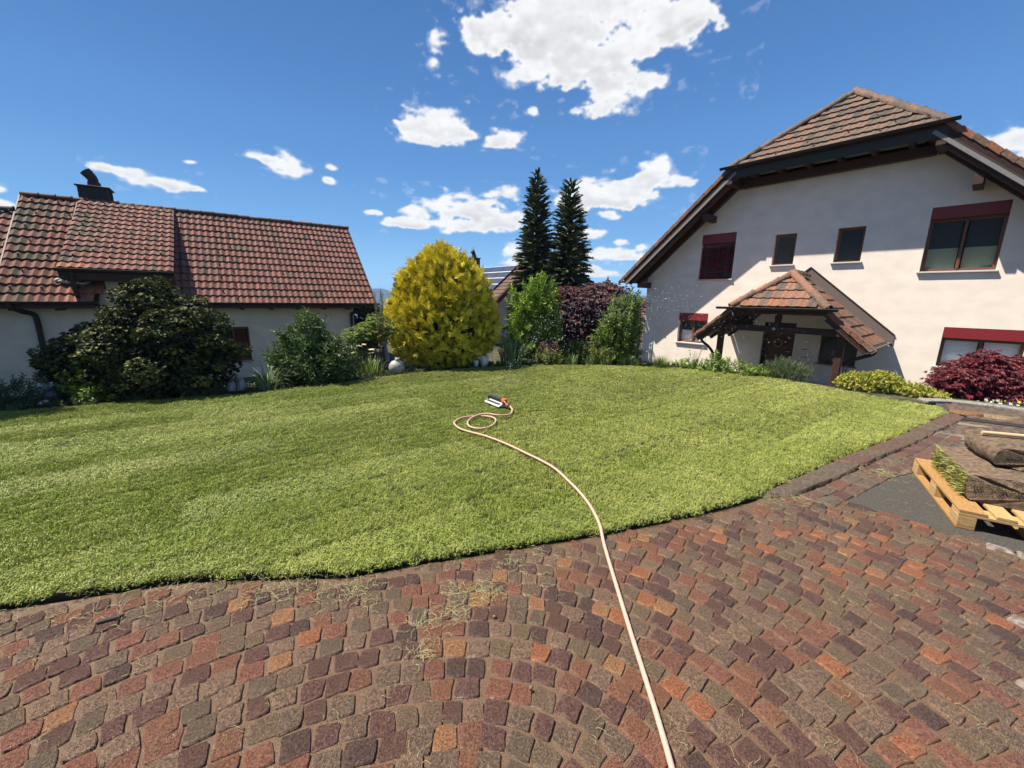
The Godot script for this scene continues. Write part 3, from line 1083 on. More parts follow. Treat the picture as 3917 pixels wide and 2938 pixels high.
func cap_mesh(len: float, r: float) -> ArrayMesh:
	var m := MB.new()
	var n := 8
	for e in 3:
		var x: float = [0.0, len * 0.9, len * 1.06][e]
		var rr: float = [r * 0.86, r * 1.0, r * 1.18][e]
		for k in n + 1:
			var a := deg_to_rad(-105.0 + 210.0 * k / n)
			m.vert(Vector3(x, cos(a) * rr, sin(a) * rr), Vector3(0, cos(a), sin(a)))
	for e in 2:
		for k in n:
			var a := e * (n + 1) + k
			m.face(a, a + 1, a + n + 1)
			m.face(a + 1, a + n + 2, a + n + 1)
	var f := 2 * (n + 1)
	for k in n:
		var a := m.v[f + k]; var b := m.v[f + k + 1]
		m.quad(a, b, Vector3(b.x - 0.004, b.y * 0.74, b.z * 0.74), Vector3(a.x - 0.004, a.y * 0.74, a.z * 0.74), Vector3(1, 0, 0))
	return m.mesh()

# fills one roof plane; adds [transform, tone, seen first] to list
func tile_plane(list: Array, poly: PackedVector2Array, o: Vector3, ex: Vector3, es: Vector3, tw: float, rl: float, tone: Callable, first := 0.0, offset := 0.0) -> void:
	var en := es.cross(ex)
	var lo := Vector2(1e9, 1e9)
	var hi := Vector2(-1e9, -1e9)
	for p in poly:
		lo = lo.min(p); hi = hi.max(p)
	var rows := int(round((hi.y - lo.y) / rl))
	var real := (hi.y - lo.y) / rows
	for r in rows:
		var x := lo.x + offset
		while x < hi.x - tw * 0.4:
			var c := Vector2(x + tw * 0.5, lo.y + (r + 0.5) * real)
			if Geometry2D.is_point_in_polygon(c, poly):
				var b := Basis(ex, en, es) * Basis(Vector3.UP, R(-0.008, 0.008)) * Basis(Vector3.RIGHT, R(-0.008, 0.008))
				list.append([Transform3D(b, o + ex * x + es * (lo.y + r * real) + en * R(0.0, 0.004)), tone.call(c), first])
			x += tw

func tile_finish(list: Array, parent: Node, me: ArrayMesh, ms: Array, tones: Array, most: int, world: Transform3D, called := "tile", field := "tile_field") -> void:
	list.sort_custom(func(a, b): return (world * a[0].origin).distance_to(EYE) + a[2] < (world * b[0].origin).distance_to(EYE) + b[2])
	var w := []
	var t := []
	for k in list.size():
		if k < most:
			put(called, me, ms[list[k][1]], parent, list[k][0])
		else:
			w.append(list[k][0])
			t.append(tones[list[k][1]])
	if w.size():
		many(field, me, mats.tile_tinted, w, t, parent)

func cap_row(parent: Node, a: Vector3, b: Vector3, me: ArrayMesh, len: float, ms: Array, up: Vector3, called := "ridge_tile") -> void:
	var n := maxi(1, int(round(a.distance_to(b) / len)))
	var x := (b - a).normalized()
	var z := x.cross(up).normalized()
	var y := z.cross(x)
	for k in n:
		var t := Transform3D(Basis(x, y, z) * Basis(Vector3.RIGHT, R(-0.05, 0.05)) * Basis(Vector3.FORWARD, R(-0.02, 0.02)), a.lerp(b, float(k) / n) + y * R(-0.012, 0.01))
		put(called, me, ms[rng.randi() % ms.size()], parent, t)

# a window set 0.13 m into the wall; x0 < x1 as seen from outside
func window(house: Node, x0: float, x1: float, y0: float, y1: float, o: Dictionary) -> Node3D:
	var w := node("window", house)
	var z: float = o.get("z", 0.0) - 0.18
	var fm: Material = o.get("frame", mats.brown_frame)
	var bh: float = o.get("box", 0.0)
	var top := y1 - bh
	var leaves: int = o.get("leaves", 1)
	var f := MB.new()
	var fw: float = o.get("fw", 0.075)
	f.bar(Vector3(x0, y0 + fw * 0.5, z), Vector3(x1, y0 + fw * 0.5, z), 0.07, fw, Vector3.UP, Color.WHITE, 0.006)
	f.bar(Vector3(x0, top - fw * 0.5, z), Vector3(x1, top - fw * 0.5, z), 0.07, fw, Vector3.UP, Color.WHITE, 0.006)
	f.bar(Vector3(x0 + fw * 0.5, y0 + fw, z), Vector3(x0 + fw * 0.5, top - fw, z), 0.07, fw, Vector3.BACK, Color.WHITE, 0.006)
	f.bar(Vector3(x1 - fw * 0.5, y0 + fw, z), Vector3(x1 - fw * 0.5, top - fw, z), 0.07, fw, Vector3.BACK, Color.WHITE, 0.006)
	put("frame", f.mesh(), fm, w)
	var step := (x1 - x0) / leaves
	if leaves > 1:
		f = MB.new()
		for k in range(1, leaves):
			f.bar(Vector3(x0 + step * k, y0 + fw, z + 0.004), Vector3(x0 + step * k, top - fw, z + 0.004), 0.07, fw * 1.5, Vector3.BACK, Color.WHITE, 0.006)
		put("mullion", f.mesh(), fm, w)
	if o.has("bars"):
		f = MB.new()
		f.bar(Vector3(x0 + fw, (y0 + top) * 0.5, z + 0.01), Vector3(x1 - fw, (y0 + top) * 0.5, z + 0.01), 0.03, 0.03)
		put("glazing_bar", f.mesh(), fm, w)
	for k in leaves:
		f = MB.new()
		var a := x0 + step * k + fw * 0.8
		var b := x0 + step * (k + 1) - fw * 0.8
		var tilt: float = o.get("tilt", 0.0)
		var pt := Transform3D(Basis(Vector3.RIGHT, -tilt), Vector3((a + b) * 0.5, y0 + fw, z - 0.005))
		var hx := (b - a) * 0.5
		var hy := top - y0 - 2 * fw
		f.quad(pt * Vector3(-hx, 0, 0), pt * Vector3(hx, 0, 0), pt * Vector3(hx, hy, 0), pt * Vector3(-hx, hy, 0), pt.basis.z)
		put("pane", f.mesh(), mats.glass, w)
		if o.has("pleat"):
			# pleated blind behind the glass
			f = MB.new()
			var ph: float = (top - y0) * o.pleat
			var n := 16
			for j in n:
				var ya := y0 + fw + (ph - fw) * j / n
				var yb := y0 + fw + (ph - fw) * (j + 1) / n
				var ym := (ya + yb) * 0.5
				f.quad(Vector3(a, ya, z - 0.10), Vector3(b, ya, z - 0.10), Vector3(b, ym, z - 0.085), Vector3(a, ym, z - 0.085), Vector3(0, 0, 1))
				f.quad(Vector3(a, ym, z - 0.085), Vector3(b, ym, z - 0.085), Vector3(b, yb, z - 0.10), Vector3(a, yb, z - 0.10), Vector3(0, 0, 1))
			put("pleated_blind", f.mesh(), o.get("pleat_mat", mats.green_blind), w)
	if o.get("sill", true):
		f = MB.new()
		f.cbox(T((x0 + x1) * 0.5, y0 - 0.022, o.get("z", 0.0) - 0.04), Vector3(x1 - x0 + 0.10, 0.045, 0.24), 0.006)
		put("sill", f.mesh(), o.get("sill_mat", mats.sill_stone), w)
	if bh > 0.0:
		f = MB.new()
		f.cbox(T((x0 + x1) * 0.5, y1 - bh * 0.5, o.get("z", 0.0) - 0.055), Vector3(x1 - x0 - 0.006, bh, 0.10), 0.006)
		put("blind_box", f.mesh(), o.get("box_mat", mats.red_box), w)
	if o.has("slats"):
		var n := int((top - y0 - 0.02) / 0.09)
		f = MB.new()
		f.cbox(Transform3D(Basis(Vector3.RIGHT, 0.62), Vector3.ZERO), Vector3(x1 - x0 - 0.03, 0.005, 0.090), 0.0015)
		var sm := f.mesh()
		for k in n:
			put("slat", sm, mats.red_slat, w, T((x0 + x1) * 0.5, y0 + 0.04 + 0.09 * k, o.get("z", 0.0) - 0.05))
		f = MB.new()
		for q in [0.2, 0.8]:
			f.bar(Vector3(lerpf(x0, x1, q), y0 + 0.02, o.get("z", 0.0) - 0.012), Vector3(lerpf(x0, x1, q), top, o.get("z", 0.0) - 0.012), 0.006, 0.006, Vector3.BACK)
		put("blind_cord", f.mesh(), mats.grey_flashing, w)
	return w

func gutter_mesh(a: Vector3, b: Vector3, r := 0.065) -> ArrayMesh:
	var m := MB.new()
	var x := (b - a).normalized()
	var z := x.cross(Vector3.UP).normalized()
	var n := 8
	for e in 2:
		var p := b if e == 1 else a
		for k in n + 1:
			var ang := PI + PI * k / n
			var o := z * cos(ang) + Vector3.UP * sin(ang)
			m.vert(p + o * r, o)
	for k in n:
		m.face(k, n + 1 + k, k + 1)
		m.face(k + 1, n + 1 + k, n + 2 + k)
	for p in [a, b]:
		var o2 := -x if p == a else x
		for k in range(0, n):
			m.tri(p + o2 * 0.001, p + (z * cos(PI + PI * k / n) + Vector3.UP * sin(PI + PI * k / n)) * r, p + (z * cos(PI + PI * (k + 1) / n) + Vector3.UP * sin(PI + PI * (k + 1) / n)) * r, o2)
	for s in [-1.0, 1.0]:
		var pts := PackedVector3Array([a + z * r * s, b + z * r * s])
		m.tube(pts, 0.010, 0.010, 6)
	return m.mesh()

func pipe(parent: Node, pts: Array, r: float, material: Material, called := "downpipe") -> void:
	var m := MB.new()
	m.tube(curve(pts, 0.06), r, r, 10)
	put(called, m.mesh(), material, parent)

# chimney with a wind cowl, its foot at y = 0
func chimney(parent: Node, at: Transform3D, s: Vector3, called := "chimney") -> Node3D:
	var c := node(called, parent, at)
	var m := MB.new()
	m.cbox(T(0, s.y * 0.5, 0), s, 0.01)
	var f := MB.new()
	for k in 5:
		for side in [-1.0, 1.0]:
			f.bar(Vector3(-s.x * 0.4 + s.x * 0.2 * k, 0.0, side * (s.z * 0.5 + 0.004)), Vector3(-s.x * 0.4 + s.x * 0.2 * k, s.y - 0.02, side * (s.z * 0.5 + 0.004)), 0.012, 0.03, Vector3.BACK)
			f.bar(Vector3(side * (s.x * 0.5 + 0.004), 0.0, -s.z * 0.4 + s.z * 0.2 * k), Vector3(side * (s.x * 0.5 + 0.004), s.y - 0.02, -s.z * 0.4 + s.z * 0.2 * k), 0.03, 0.012, Vector3.BACK)
	put("casing", m.mesh(), mats.iron, c)
	put("casing_seam", f.mesh(), mats.dark_metal, c)
	m = MB.new()
	m.cbox(T(0, s.y + 0.02, 0), Vector3(s.x + 0.12, 0.045, s.z + 0.12), 0.008)
	put("cap", m.mesh(), mats.dark_metal, c)
	# the cowl: a pot, a leaning hood open on one side and a tail vane
	m = MB.new()
	m.lathe(T(0, s.y + 0.04, 0), PackedVector2Array([Vector2(0.0, 0.0), Vector2(0.17, 0.0), Vector2(0.16, 0.16), Vector2(0.0, 0.16)]), 12)
	var pts := [Vector3(0.0, s.y + 0.16, 0), Vector3(-0.03, s.y + 0.34, 0), Vector3(-0.16, s.y + 0.52, 0)]
	m.tube(curve(pts, 0.05), 0.13, 0.16, 10)
	m.prism(PackedVector2Array([Vector2(0.02, 0.02), Vector2(0.34, 0.0), Vector2(0.30, 0.06), Vector2(-0.12, 0.50), Vector2(-0.20, 0.66), Vector2(-0.10, 0.70), Vector2(0.02, 0.60)]), T(0, s.y + 0.06, 0.02), 0.04)
	put("cowl", m.mesh(), mats.dark_metal, c)
	return c

# ------------------------------------------------------------------ the gabled house on the right
func make_right_house() -> void:
	rng.seed = 101
	var h := thing("gabled_house", "cream rendered house with clipped gable, brown tiled roof and red blind boxes", "house", Vector3(10.106, GROUND, -14.215), deg_to_rad(-49.0))
	var world := h.transform
	var tones := [Color(0.215, 0.135, 0.098), Color(0.185, 0.128, 0.098), Color(0.150, 0.112, 0.088), Color(0.255, 0.150, 0.105), Color(0.105, 0.088, 0.074), Color(0.330, 0.150, 0.085), Color(0.400, 0.165, 0.090), Color(0.36, 0.175, 0.115)]
	var ms := tile_mats("roof_tile", tones)
	var tone_main := func(c: Vector2) -> int: return [0, 0, 1, 1, 2, 2, 3, 4, 3, 7][rng.randi() % 9]
	var tone_porch := func(c: Vector2) -> int: return [0, 3, 5, 5, 7, 7, 6, 1, 2, 3][rng.randi() % 10]
	# walls
	var rk := 0.897
	var top := 9.40
	var holes := [Rect2(-3.83, 3.66, 1.29, 1.73), Rect2(-1.23, 4.10, 0.67, 1.05), Rect2(0.56, 4.10, 0.70, 1.07), Rect2(2.65, 3.73, 1.45, 1.75), Rect2(-4.48, 1.06, 1.23, 1.24), Rect2(3.42, 1.06, 1.53, 1.12), Rect2(0.60, 0.78, 1.02, 1.02), Rect2(-1.17, 0.0, 1.02, 2.08)]
	var gable := PackedVector2Array([Vector2(-6.13, -0.3), Vector2(6.13, -0.3), Vector2(6.13, top - rk * 6.13), Vector2(2.5, top - rk * 2.5), Vector2(-2.5, top - rk * 2.5), Vector2(-6.13, top - rk * 6.13)])
	var m := wall_mesh(gable, holes, 0.34)
	m.box(T(-5.96, 1.9, -5.2), Vector3(0.34, 4.0, 9.7))
	m.box(T(5.96, 1.9, -5.2), Vector3(0.34, 4.0, 9.7))
	m.prism(PackedVector2Array([Vector2(-6.13, -0.3), Vector2(6.13, -0.3), Vector2(6.13, 3.9), Vector2(0, top), Vector2(-6.13, 3.9)]), T(0, 0, -10.05), 0.34)
	put("wall", m.mesh(), mats.stucco, h)
	m = MB.new()
	m.box(T(0, -0.05, -5.2), Vector3(11.5, 0.1, 9.6))
	m.box(T(0, 2.72, -5.2), Vector3(11.5, 0.25, 9.6))
	m.prism(PackedVector2Array([Vector2(-5.7, 0), Vector2(5.7, 0), Vector2(5.7, 4.0), Vector2(1.2, 8.0), Vector2(-1.2, 8.0), Vector2(-5.7, 4.0)]), T(0, 0, -1.3), 0.1)
	m.box(T(0, 5.95, -0.9), Vector3(7.6, 0.08, 1.0))
	put("dark_lining", m.mesh(), mats.room_dark, h)  # floors plus a near-black sheet added behind the windows to darken the panes
	# roof
	var p := atan(rk)
	var cp := cos(p)
	var sp := sin(p)
	var hp := atan(2.35 / 2.85)
	var left := PackedVector2Array([Vector2(-11.0, 0), Vector2(-1.85, 0), Vector2(1.0, 2.62 / cp), Vector2(1.0, 6.75 / cp), Vector2(-11.0, 6.75 / cp)])
	var right := PackedVector2Array([Vector2(11.0, 0), Vector2(1.85, 0), Vector2(-1.0, 2.62 / cp), Vector2(-1.0, 6.75 / cp), Vector2(11.0, 6.75 / cp)])
	var hip := PackedVector2Array([Vector2(0, 0), Vector2(2.66, 3.74), Vector2(-2.66, 3.74)])
	var ridge := Vector3(0, 9.76, 0)
	var les := Vector3(-cp, -sp, 0)
	var res := Vector3(cp, -sp, 0)
	var hes := Vector3(0, -sin(hp), cos(hp))
	m = MB.new()
	slab(m, left, ridge, Vector3.BACK, les, 0.14, 0.02)
	slab(m, right, ridge, Vector3.FORWARD, res, 0.14, 0.02)
	slab(m, hip, ridge + Vector3(0, 0, -1.85), Vector3.RIGHT, hes, 0.14, 0.02)
	var roof := put("roof", m.mesh(), mats.dark_wood, h)
	var tile := tile_mesh(0.25, 0.36, 1)
	var tile_big := tile_mesh(0.25, 0.40, 1, 0.014)
	var cap := cap_mesh(0.38, 0.125)
	var list := []
	tile_plane(list, hip, ridge + Vector3(0, 0.01, -1.85), Vector3.RIGHT, hes, 0.25, 0.405, tone_main, -40.0)
	tile_finish(list, roof, tile_big, ms, tones, 150, world)
	list = []
	var l2 := []
	tile_plane(l2, left, ridge, Vector3.BACK, les, 0.25, 0.36, tone_main)
	tile_plane(l2, right, ridge, Vector3.FORWARD, res, 0.25, 0.36, tone_main)
	for o in l2:
		if o[0].origin.z > 0.55: o[2] = -30.0
	list.append_array(l2)
	tile_finish(list, roof, tile, ms, tones, 50, world)
	# verge tiles lap over the edge of the gable
	m = MB.new()
	m.cbox(T(0, 0, 0), Vector3(0.40, 0.13, 0.035), 0.01)
	m.cbox(T(0, 0.058, -0.06), Vector3(0.40, 0.03, 0.15), 0.01)
	var verge := m.mesh()
	for side in [-1.0, 1.0]:
		var s := 3.55
		while s < 9.05:
			var o := ridge + Vector3(side * s * cp, -s * sp, 1.02)
			var es := Vector3(side * cp, -sp, 0)
			var en := Vector3(side * sp, cp, 0)
			var bx: Vector3 = es * side
			put("verge_tile", verge, ms[[3, 5, 0, 7, 6][rng.randi() % 5]], roof, Transform3D(Basis(bx, en, bx.cross(en)) * Basis(Vector3.BACK, -side * 0.06), o + en * 0.02 + es * 0.18))
			s += 0.36
	var cms := [ms[0], ms[1], ms[2], ms[3]]
	var apex := ridge + Vector3(0, 0.05, -1.85)
	cap_row(roof, Vector3(-2.70, ridge.y - 2.36, 1.02), apex, cap, 0.37, cms, Vector3(-0.5, 1, 0.4))
	cap_row(roof, Vector3(2.70, ridge.y - 2.36, 1.02), apex, cap, 0.37, cms, Vector3(0.5, 1, 0.4))
	cap_row(roof, apex + Vector3(0, 0, -9.0), apex, cap, 0.37, cms, Vector3.UP)
	# snow hooks
	m = MB.new()
	m.bar(Vector3(0, 0.045, 0), Vector3(0, 0.052, 0.12), 0.03, 0.006)
	m.bar(Vector3(0, 0.05, 0.12), Vector3(0, 0.10, 0.13), 0.03, 0.006, Vector3.BACK)
	var hook := m.mesh()
	var hb := Basis(Vector3.RIGHT, hes.cross(Vector3.RIGHT), hes)
	for r in [1, 3, 4, 6, 7, 8, 9]:
		for k in range(-4, 5):
			if (k * 3 + r * 5) % 7 > 2: continue
			var x: float = (k + 0.5 * (r % 2)) * 0.52
			if absf(x) > 2.5 * r / 10.4 - 0.15: continue
			put("snow_hook", hook, mats.soffit_wood, roof, Transform3D(hb, ridge + Vector3(x, 0.0, -1.85) + hes * (0.36 * r + 0.12)))
	# under the eaves: boards, rafters, purlins
	m = MB.new()
	for side in [-1.0, 1.0]:
		for lane in 5:
			var z := 0.30 + lane * 0.115
			var es := Vector3(side * cp, -sp, 0)
			var en := Vector3(side * sp, cp, 0)
			var a: Vector3 = ridge + es * 3.35 + Vector3(0, 0, z)
			m.bar(a - en * 0.175, ridge + es * 9.0 + Vector3(0, 0, z) - en * 0.175, 0.108, 0.024, en, Color.WHITE, 0.004)
	put("soffit_board", m.mesh(), mats.soffit_wood, roof)
	for side in [-1.0, 1.0]:
		var es := Vector3(side * cp, -sp, 0)
		var en := Vector3(side * sp, cp, 0)
		for z in [0.12, 0.86]:
			m = MB.new()
			m.bar(ridge + es * 3.3 + Vector3(0, 0, z) - en * 0.28, ridge + es * 9.0 + Vector3(0, 0, z) - en * 0.28, 0.16, 0.22, en, Color.WHITE, 0.01)
			put("rafter", m.mesh(), mats.dark_wood, roof)
		m = MB.new()
		m.bar(ridge + es * 3.5 + Vector3(0, 0, 0.985) - en * 0.20, ridge + es * 9.1 + Vector3(0, 0, 0.985) - en * 0.20, 0.03, 0.24, en, Color.WHITE, 0.006)
		put("bargeboard", m.mesh(), mats.dark_metal, roof)
		m = MB.new()
		m.bar(ridge + es * 3.5 + Vector3(0, 0, 1.012) - en * 0.255, ridge + es * 9.1 + Vector3(0, 0, 1.012) - en * 0.255, 0.018, 0.09, en, Color.WHITE, 0.004)
		put("flashing", m.mesh(), mats.grey_flashing, roof)
		for q in [[3.44, 5.92], [6.02, 3.45]]:
			m = MB.new()
			m.cbox(T(side * q[0], q[1], 0.42), Vector3(0.19, 0.24, 0.86), 0.012)
			put("purlin", m.mesh(), mats.dark_wood, roof)
		m = MB.new()
		m.cbox(T(side * 2.62, 6.98, 0.5), Vector3(0.2, 0.22, 1.02), 0.012)
		put("purlin", m.mesh(), mats.dark_wood, roof)
		put("gutter", gutter_mesh(Vector3(side * 6.86, 3.62, 1.0), Vector3(side * 6.86, 3.62, -10.5)), mats.dark_metal, roof)
	m = MB.new()
	m.bar(Vector3(-2.72, 7.18, 1.0), Vector3(2.72, 7.18, 1.0), 0.035, 0.26, Vector3.UP, Color.WHITE, 0.008)
	put("fascia", m.mesh(), mats.dark_metal, roof)
	m = MB.new()
	m.bar(Vector3(-2.5, 6.98, 0.14), Vector3(2.5, 6.98, 0.14), 0.2, 0.26, Vector3.UP, Color.WHITE, 0.01)
	put("collar_beam", m.mesh(), mats.dark_wood, roof)
	for k in 6:
		m = MB.new()
		m.bar(Vector3(-2.0 + 0.8 * k, 7.16, 0.0), Vector3(-2.0 + 0.8 * k, 7.16, 0.98), 0.12, 0.16, Vector3.UP, Color.WHITE, 0.008)
		put("rafter", m.mesh(), mats.dark_wood, roof)
	m = MB.new()
	m.box(T(0, 7.27, 0.5), Vector3(5.0, 0.03, 0.96))
	put("soffit_board", m.mesh(), mats.white_paint, roof)
	put("gutter", gutter_mesh(Vector3(-2.95, 7.44, 1.10), Vector3(2.90, 7.44, 1.10), 0.075), mats.dark_metal, roof)
	pipe(h, [Vector3(-7.2, 2.16, -0.2), Vector3(-6.9, 2.12, -0.05), Vector3(-6.4, 2.05, 0.12), Vector3(-6.27, 1.85, 0.14), Vector3(-6.25, 1.2, 0.14), Vector3(-6.25, 0.0, 0.14)], 0.055, mats.dark_metal)
	# windows
	var w := window(h, -3.83, -2.54, 3.66, 5.39, {"box": 0.36, "slats": 1, "leaves": 2})
	w.set_meta("label", "window hidden behind closed red slatted blind")
	w = window(h, -1.23, -0.56, 4.10, 5.15, {"tilt": -0.12})
	w.set_meta("label", "small upper window tilted open")
	window(h, 0.56, 1.26, 4.10, 5.17, {})
	w = window(h, 2.65, 4.10, 3.73, 5.48, {"box": 0.32, "leaves": 2, "pleat": 0.45})
	w.set_meta("label", "large upper window with green pleated blinds halfway up")
	window(h, -4.48, -3.25, 1.06, 2.30, {"box": 0.30, "leaves": 2, "pleat": 0.55, "pleat_mat": mats.white_blind})
	window(h, 3.42, 4.95, 1.06, 2.18, {"box": 0.30, "leaves": 2, "pleat": 0.97, "pleat_mat": mats.white_blind})
	window(h, 0.60, 1.62, 0.78, 1.80, {"sill_mat": mats.grey_flashing})
	# front door
	var d := node("door", h)
	m = MB.new()
	for q in [[-0.96, 0.62], [-0.36, 0.62]]:
		pass
	m.cbox(T(-0.66, 1.04, -0.20), Vector3(1.02, 2.08, 0.06), 0.004)
	put("leaf", m.mesh(), mats.door_wood, d)
	m = MB.new()
	m.bar(Vector3(-1.14, 0, -0.15), Vector3(-1.14, 2.08, -0.15), 0.06, 0.07, Vector3.BACK)
	m.bar(Vector3(-0.18, 0, -0.15), Vector3(-0.18, 2.08, -0.15), 0.06, 0.07, Vector3.BACK)
	m.bar(Vector3(-1.10, 2.045, -0.15), Vector3(-0.22, 2.045, -0.15), 0.06, 0.07)
	put("frame", m.mesh(), mats.dark_wood, d)
	for k in 3:
		m = MB.new()
		m.cbox(T(-0.66, 0.40 + 0.60 * k, -0.165), Vector3(0.62, 0.46, 0.02), 0.008)
		put("panel", m.mesh(), mats.door_wood, d)
	m = MB.new()
	m.tube(curve([Vector3(-0.27, 1.05, -0.16), Vector3(-0.27, 1.05, -0.10), Vector3(-0.38, 1.05, -0.10)], 0.02), 0.012, 0.012, 8)
	put("handle", m.mesh(), mats.silver, d)
	m = MB.new()
	m.cbox(T(0.22, 1.06, 0.012), Vector3(0.17, 0.27, 0.022), 0.004)
	var plate := put("name_plate", m.mesh(), mats.white_paint, h)
	m = MB.new()
	m.box(T(0.22, 1.20, 0.016), Vector3(0.18, 0.02, 0.026))
	m.box(T(0.22, 0.92, 0.016), Vector3(0.18, 0.02, 0.026))
	put("edge_strip", m.mesh(), mats.dark_metal, plate)
	m = MB.new()
	for k in 3:
		m.box(T(0.22, 1.13 - 0.07 * k, 0.0245), Vector3(0.10, 0.014, 0.002))
	put("lettering", m.mesh(), mats.grey_plastic, plate)
	m = MB.new()
	m.cbox(T(0.18, 0.68, 0.010), Vector3(0.11, 0.11, 0.018), 0.004)
	put("bell_plate", m.mesh(), mat("bell_cream", Color(0.72, 0.58, 0.32), 0.5), h)
	# the porch
	var porch := node("porch", h)
	var py := 3.62
	var pp := deg_to_rad(41.0)
	var pc := cos(pp)
	var ps := sin(pp)
	var ph := atan(0.97 / 1.15)
	var pl := PackedVector2Array([Vector2(0.34, 0), Vector2(1.88, 0), Vector2(3.0, 1.24 / pc), Vector2(3.0, 2.98), Vector2(0.34, 2.98)])
	var pr := PackedVector2Array([Vector2(-0.34, 0), Vector2(-1.88, 0), Vector2(-3.0, 1.24 / pc), Vector2(-3.0, 2.98), Vector2(-0.34, 2.98)])
	var phip := PackedVector2Array([Vector2(0, 0), Vector2(1.25, 1.5), Vector2(-1.25, 1.5)])
	var pes := Vector3(0, -sin(ph), cos(ph))
	m = MB.new()
	var o0 := Vector3(0, py, 0)
	slab(m, PackedVector2Array([Vector2(0.02, 0), Vector2(1.88, 0), Vector2(3.0, 1.24 / pc), Vector2(3.0, 2.98), Vector2(0.02, 2.98)]), o0, Vector3.BACK, Vector3(-pc, -ps, 0), 0.09, 0.015)
	slab(m, PackedVector2Array([Vector2(-0.02, 0), Vector2(-1.88, 0), Vector2(-3.0, 1.24 / pc), Vector2(-3.0, 2.98), Vector2(-0.02, 2.98)]), o0, Vector3.FORWARD, Vector3(pc, -ps, 0), 0.09, 0.015)
	slab(m, phip, o0 + Vector3(0, 0, 1.88), Vector3.RIGHT, pes, 0.09, 0.015)
	put("roof_boards", m.mesh(), mats.dark_wood, porch)
	list = []
	tile_plane(list, phip, o0 + Vector3(0, 0.01, 1.88), Vector3.RIGHT, pes, 0.25, 0.36, tone_porch, -20.0)
	tile_plane(list, pr, o0, Vector3.FORWARD, Vector3(pc, -ps, 0), 0.25, 0.36, tone_porch, -10.0, 0.04)
	tile_plane(list, pl, o0, Vector3.BACK, Vector3(-pc, -ps, 0), 0.25, 0.36, tone_porch, 5.0)
	tile_finish(list, porch, tile, ms, tones, 130, world)
	for side in [-1.0, 1.0]:
		var s := 1.72
		while s < 2.9:
			var o := o0 + Vector3(side * s * pc, -s * ps, 3.02)
			var es := Vector3(side * pc, -ps, 0)
			var en := Vector3(side * ps, pc, 0)
			var bx: Vector3 = es * side
			put("verge_tile", verge, ms[[5, 6, 7][rng.randi() % 3]], porch, Transform3D(Basis(bx, en, bx.cross(en)) * Basis(Vector3.BACK, -side * 0.06), o + en * 0.02 + es * 0.18))
			s += 0.36
		cap_row(porch, Vector3(side * 1.29, py - 0.97, 3.02), o0 + Vector3(0, 0.05, 1.88), cap, 0.40, [ms[0], ms[3], ms[5], ms[7]], Vector3(side * 0.5, 1, 0.4))
		var a := Vector3(side * 2.27, py - 1.97, 0.05)
		put("gutter", gutter_mesh(a + Vector3(side * 0.05, 0.0, 0), a + Vector3(side * 0.05, -0.02, 3.0), 0.06), mats.dark_metal if side < 0 else mats.grey_flashing, porch)
		for k in 4:
			m = MB.new()
			m.bar(Vector3(side * 1.35, py - 1.34, 0.45 + 0.78 * k), Vector3(side * 2.22, py - 2.09, 0.45 + 0.78 * k), 0.10, 0.13, Vector3.UP, Color.WHITE, 0.008)
			put("rafter", m.mesh(), mats.dark_wood, porch)
		m = MB.new()
		m.bar(Vector3(side * 1.28, py - 1.24, 2.97), Vector3(side * 2.26, py - 2.09, 2.97), 0.04, 0.17, Vector3.UP, Color.WHITE, 0.006)
		put("bargeboard", m.mesh(), mats.dark_wood, porch)
		m = MB.new()
		m.bar(Vector3(side * 1.62, -0.2, 2.60), Vector3(side * 1.62, 2.05, 2.60), 0.17, 0.17, Vector3.BACK, Color.WHITE, 0.012)
		put("post", m.mesh(), mats.dark_wood, porch)
		m = MB.new()
		m.bar(Vector3(side * 1.62, 1.98, 0.0), Vector3(side * 1.62, 1.98, 2.95), 0.15, 0.18, Vector3.UP, Color.WHITE, 0.01)
		put("purlin", m.mesh(), mats.dark_wood, porch)
		m = MB.new()
		m.bar(Vector3(side * 1.55, 1.25, 2.60), Vector3(side * 0.9, 1.93, 2.60), 0.1, 0.12, Vector3.UP, Color.WHITE, 0.008)
		# flashing where the porch roof meets the wall
		m = MB.new()
		var f0 := Vector2(0, py + 0.36)
		var f1 := Vector2(side * 2.42, py + 0.36 - 2.42 * tan(pp))
		m.prism(PackedVector2Array([f0, f1, f1 - Vector2(0, 0.36), f0 - Vector2(0, 0.42)]), T(0, 0, 0.028), 0.022)
		put("wall_flashing", m.mesh(), mats.taupe_flashing, porch)
		m = MB.new()
		m.bar(Vector3(f0.x, f0.y, 0.03), Vector3(f1.x, f1.y, 0.03), 0.05, 0.022)
		put("flashing_lip", m.mesh(), mats.dark_metal, porch)
		m = MB.new()
		var es2 := Vector3(side * pc, -ps, 0)
		m.bar(o0 + es2 * 0.02 + Vector3(0, 0.012, 0.19), o0 + es2 * 2.98 + Vector3(0, 0.012, 0.19), 0.30, 0.012, Vector3(side * ps, pc, 0))
		put("valley_sheet", m.mesh(), mats.taupe_flashing, porch)
	cap_row(porch, o0 + Vector3(0, 0.05, 0.3), o0 + Vector3(0, 0.05, 1.88), cap, 0.38, [ms[0], ms[2], ms[3]], Vector3.UP)
	put("gutter", gutter_mesh(Vector3(-1.66, py - 0.99, 3.12), Vector3(1.52, py - 0.99, 3.12), 0.07), mats.dark_metal, porch)
	m = MB.new()
	m.bar(Vector3(-1.3, py - 1.10, 3.0), Vector3(1.3, py - 1.10, 3.0), 0.04, 0.16, Vector3.UP, Color.WHITE, 0.006)
	put("fascia", m.mesh(), mats.dark_wood, porch)
	m = MB.new()
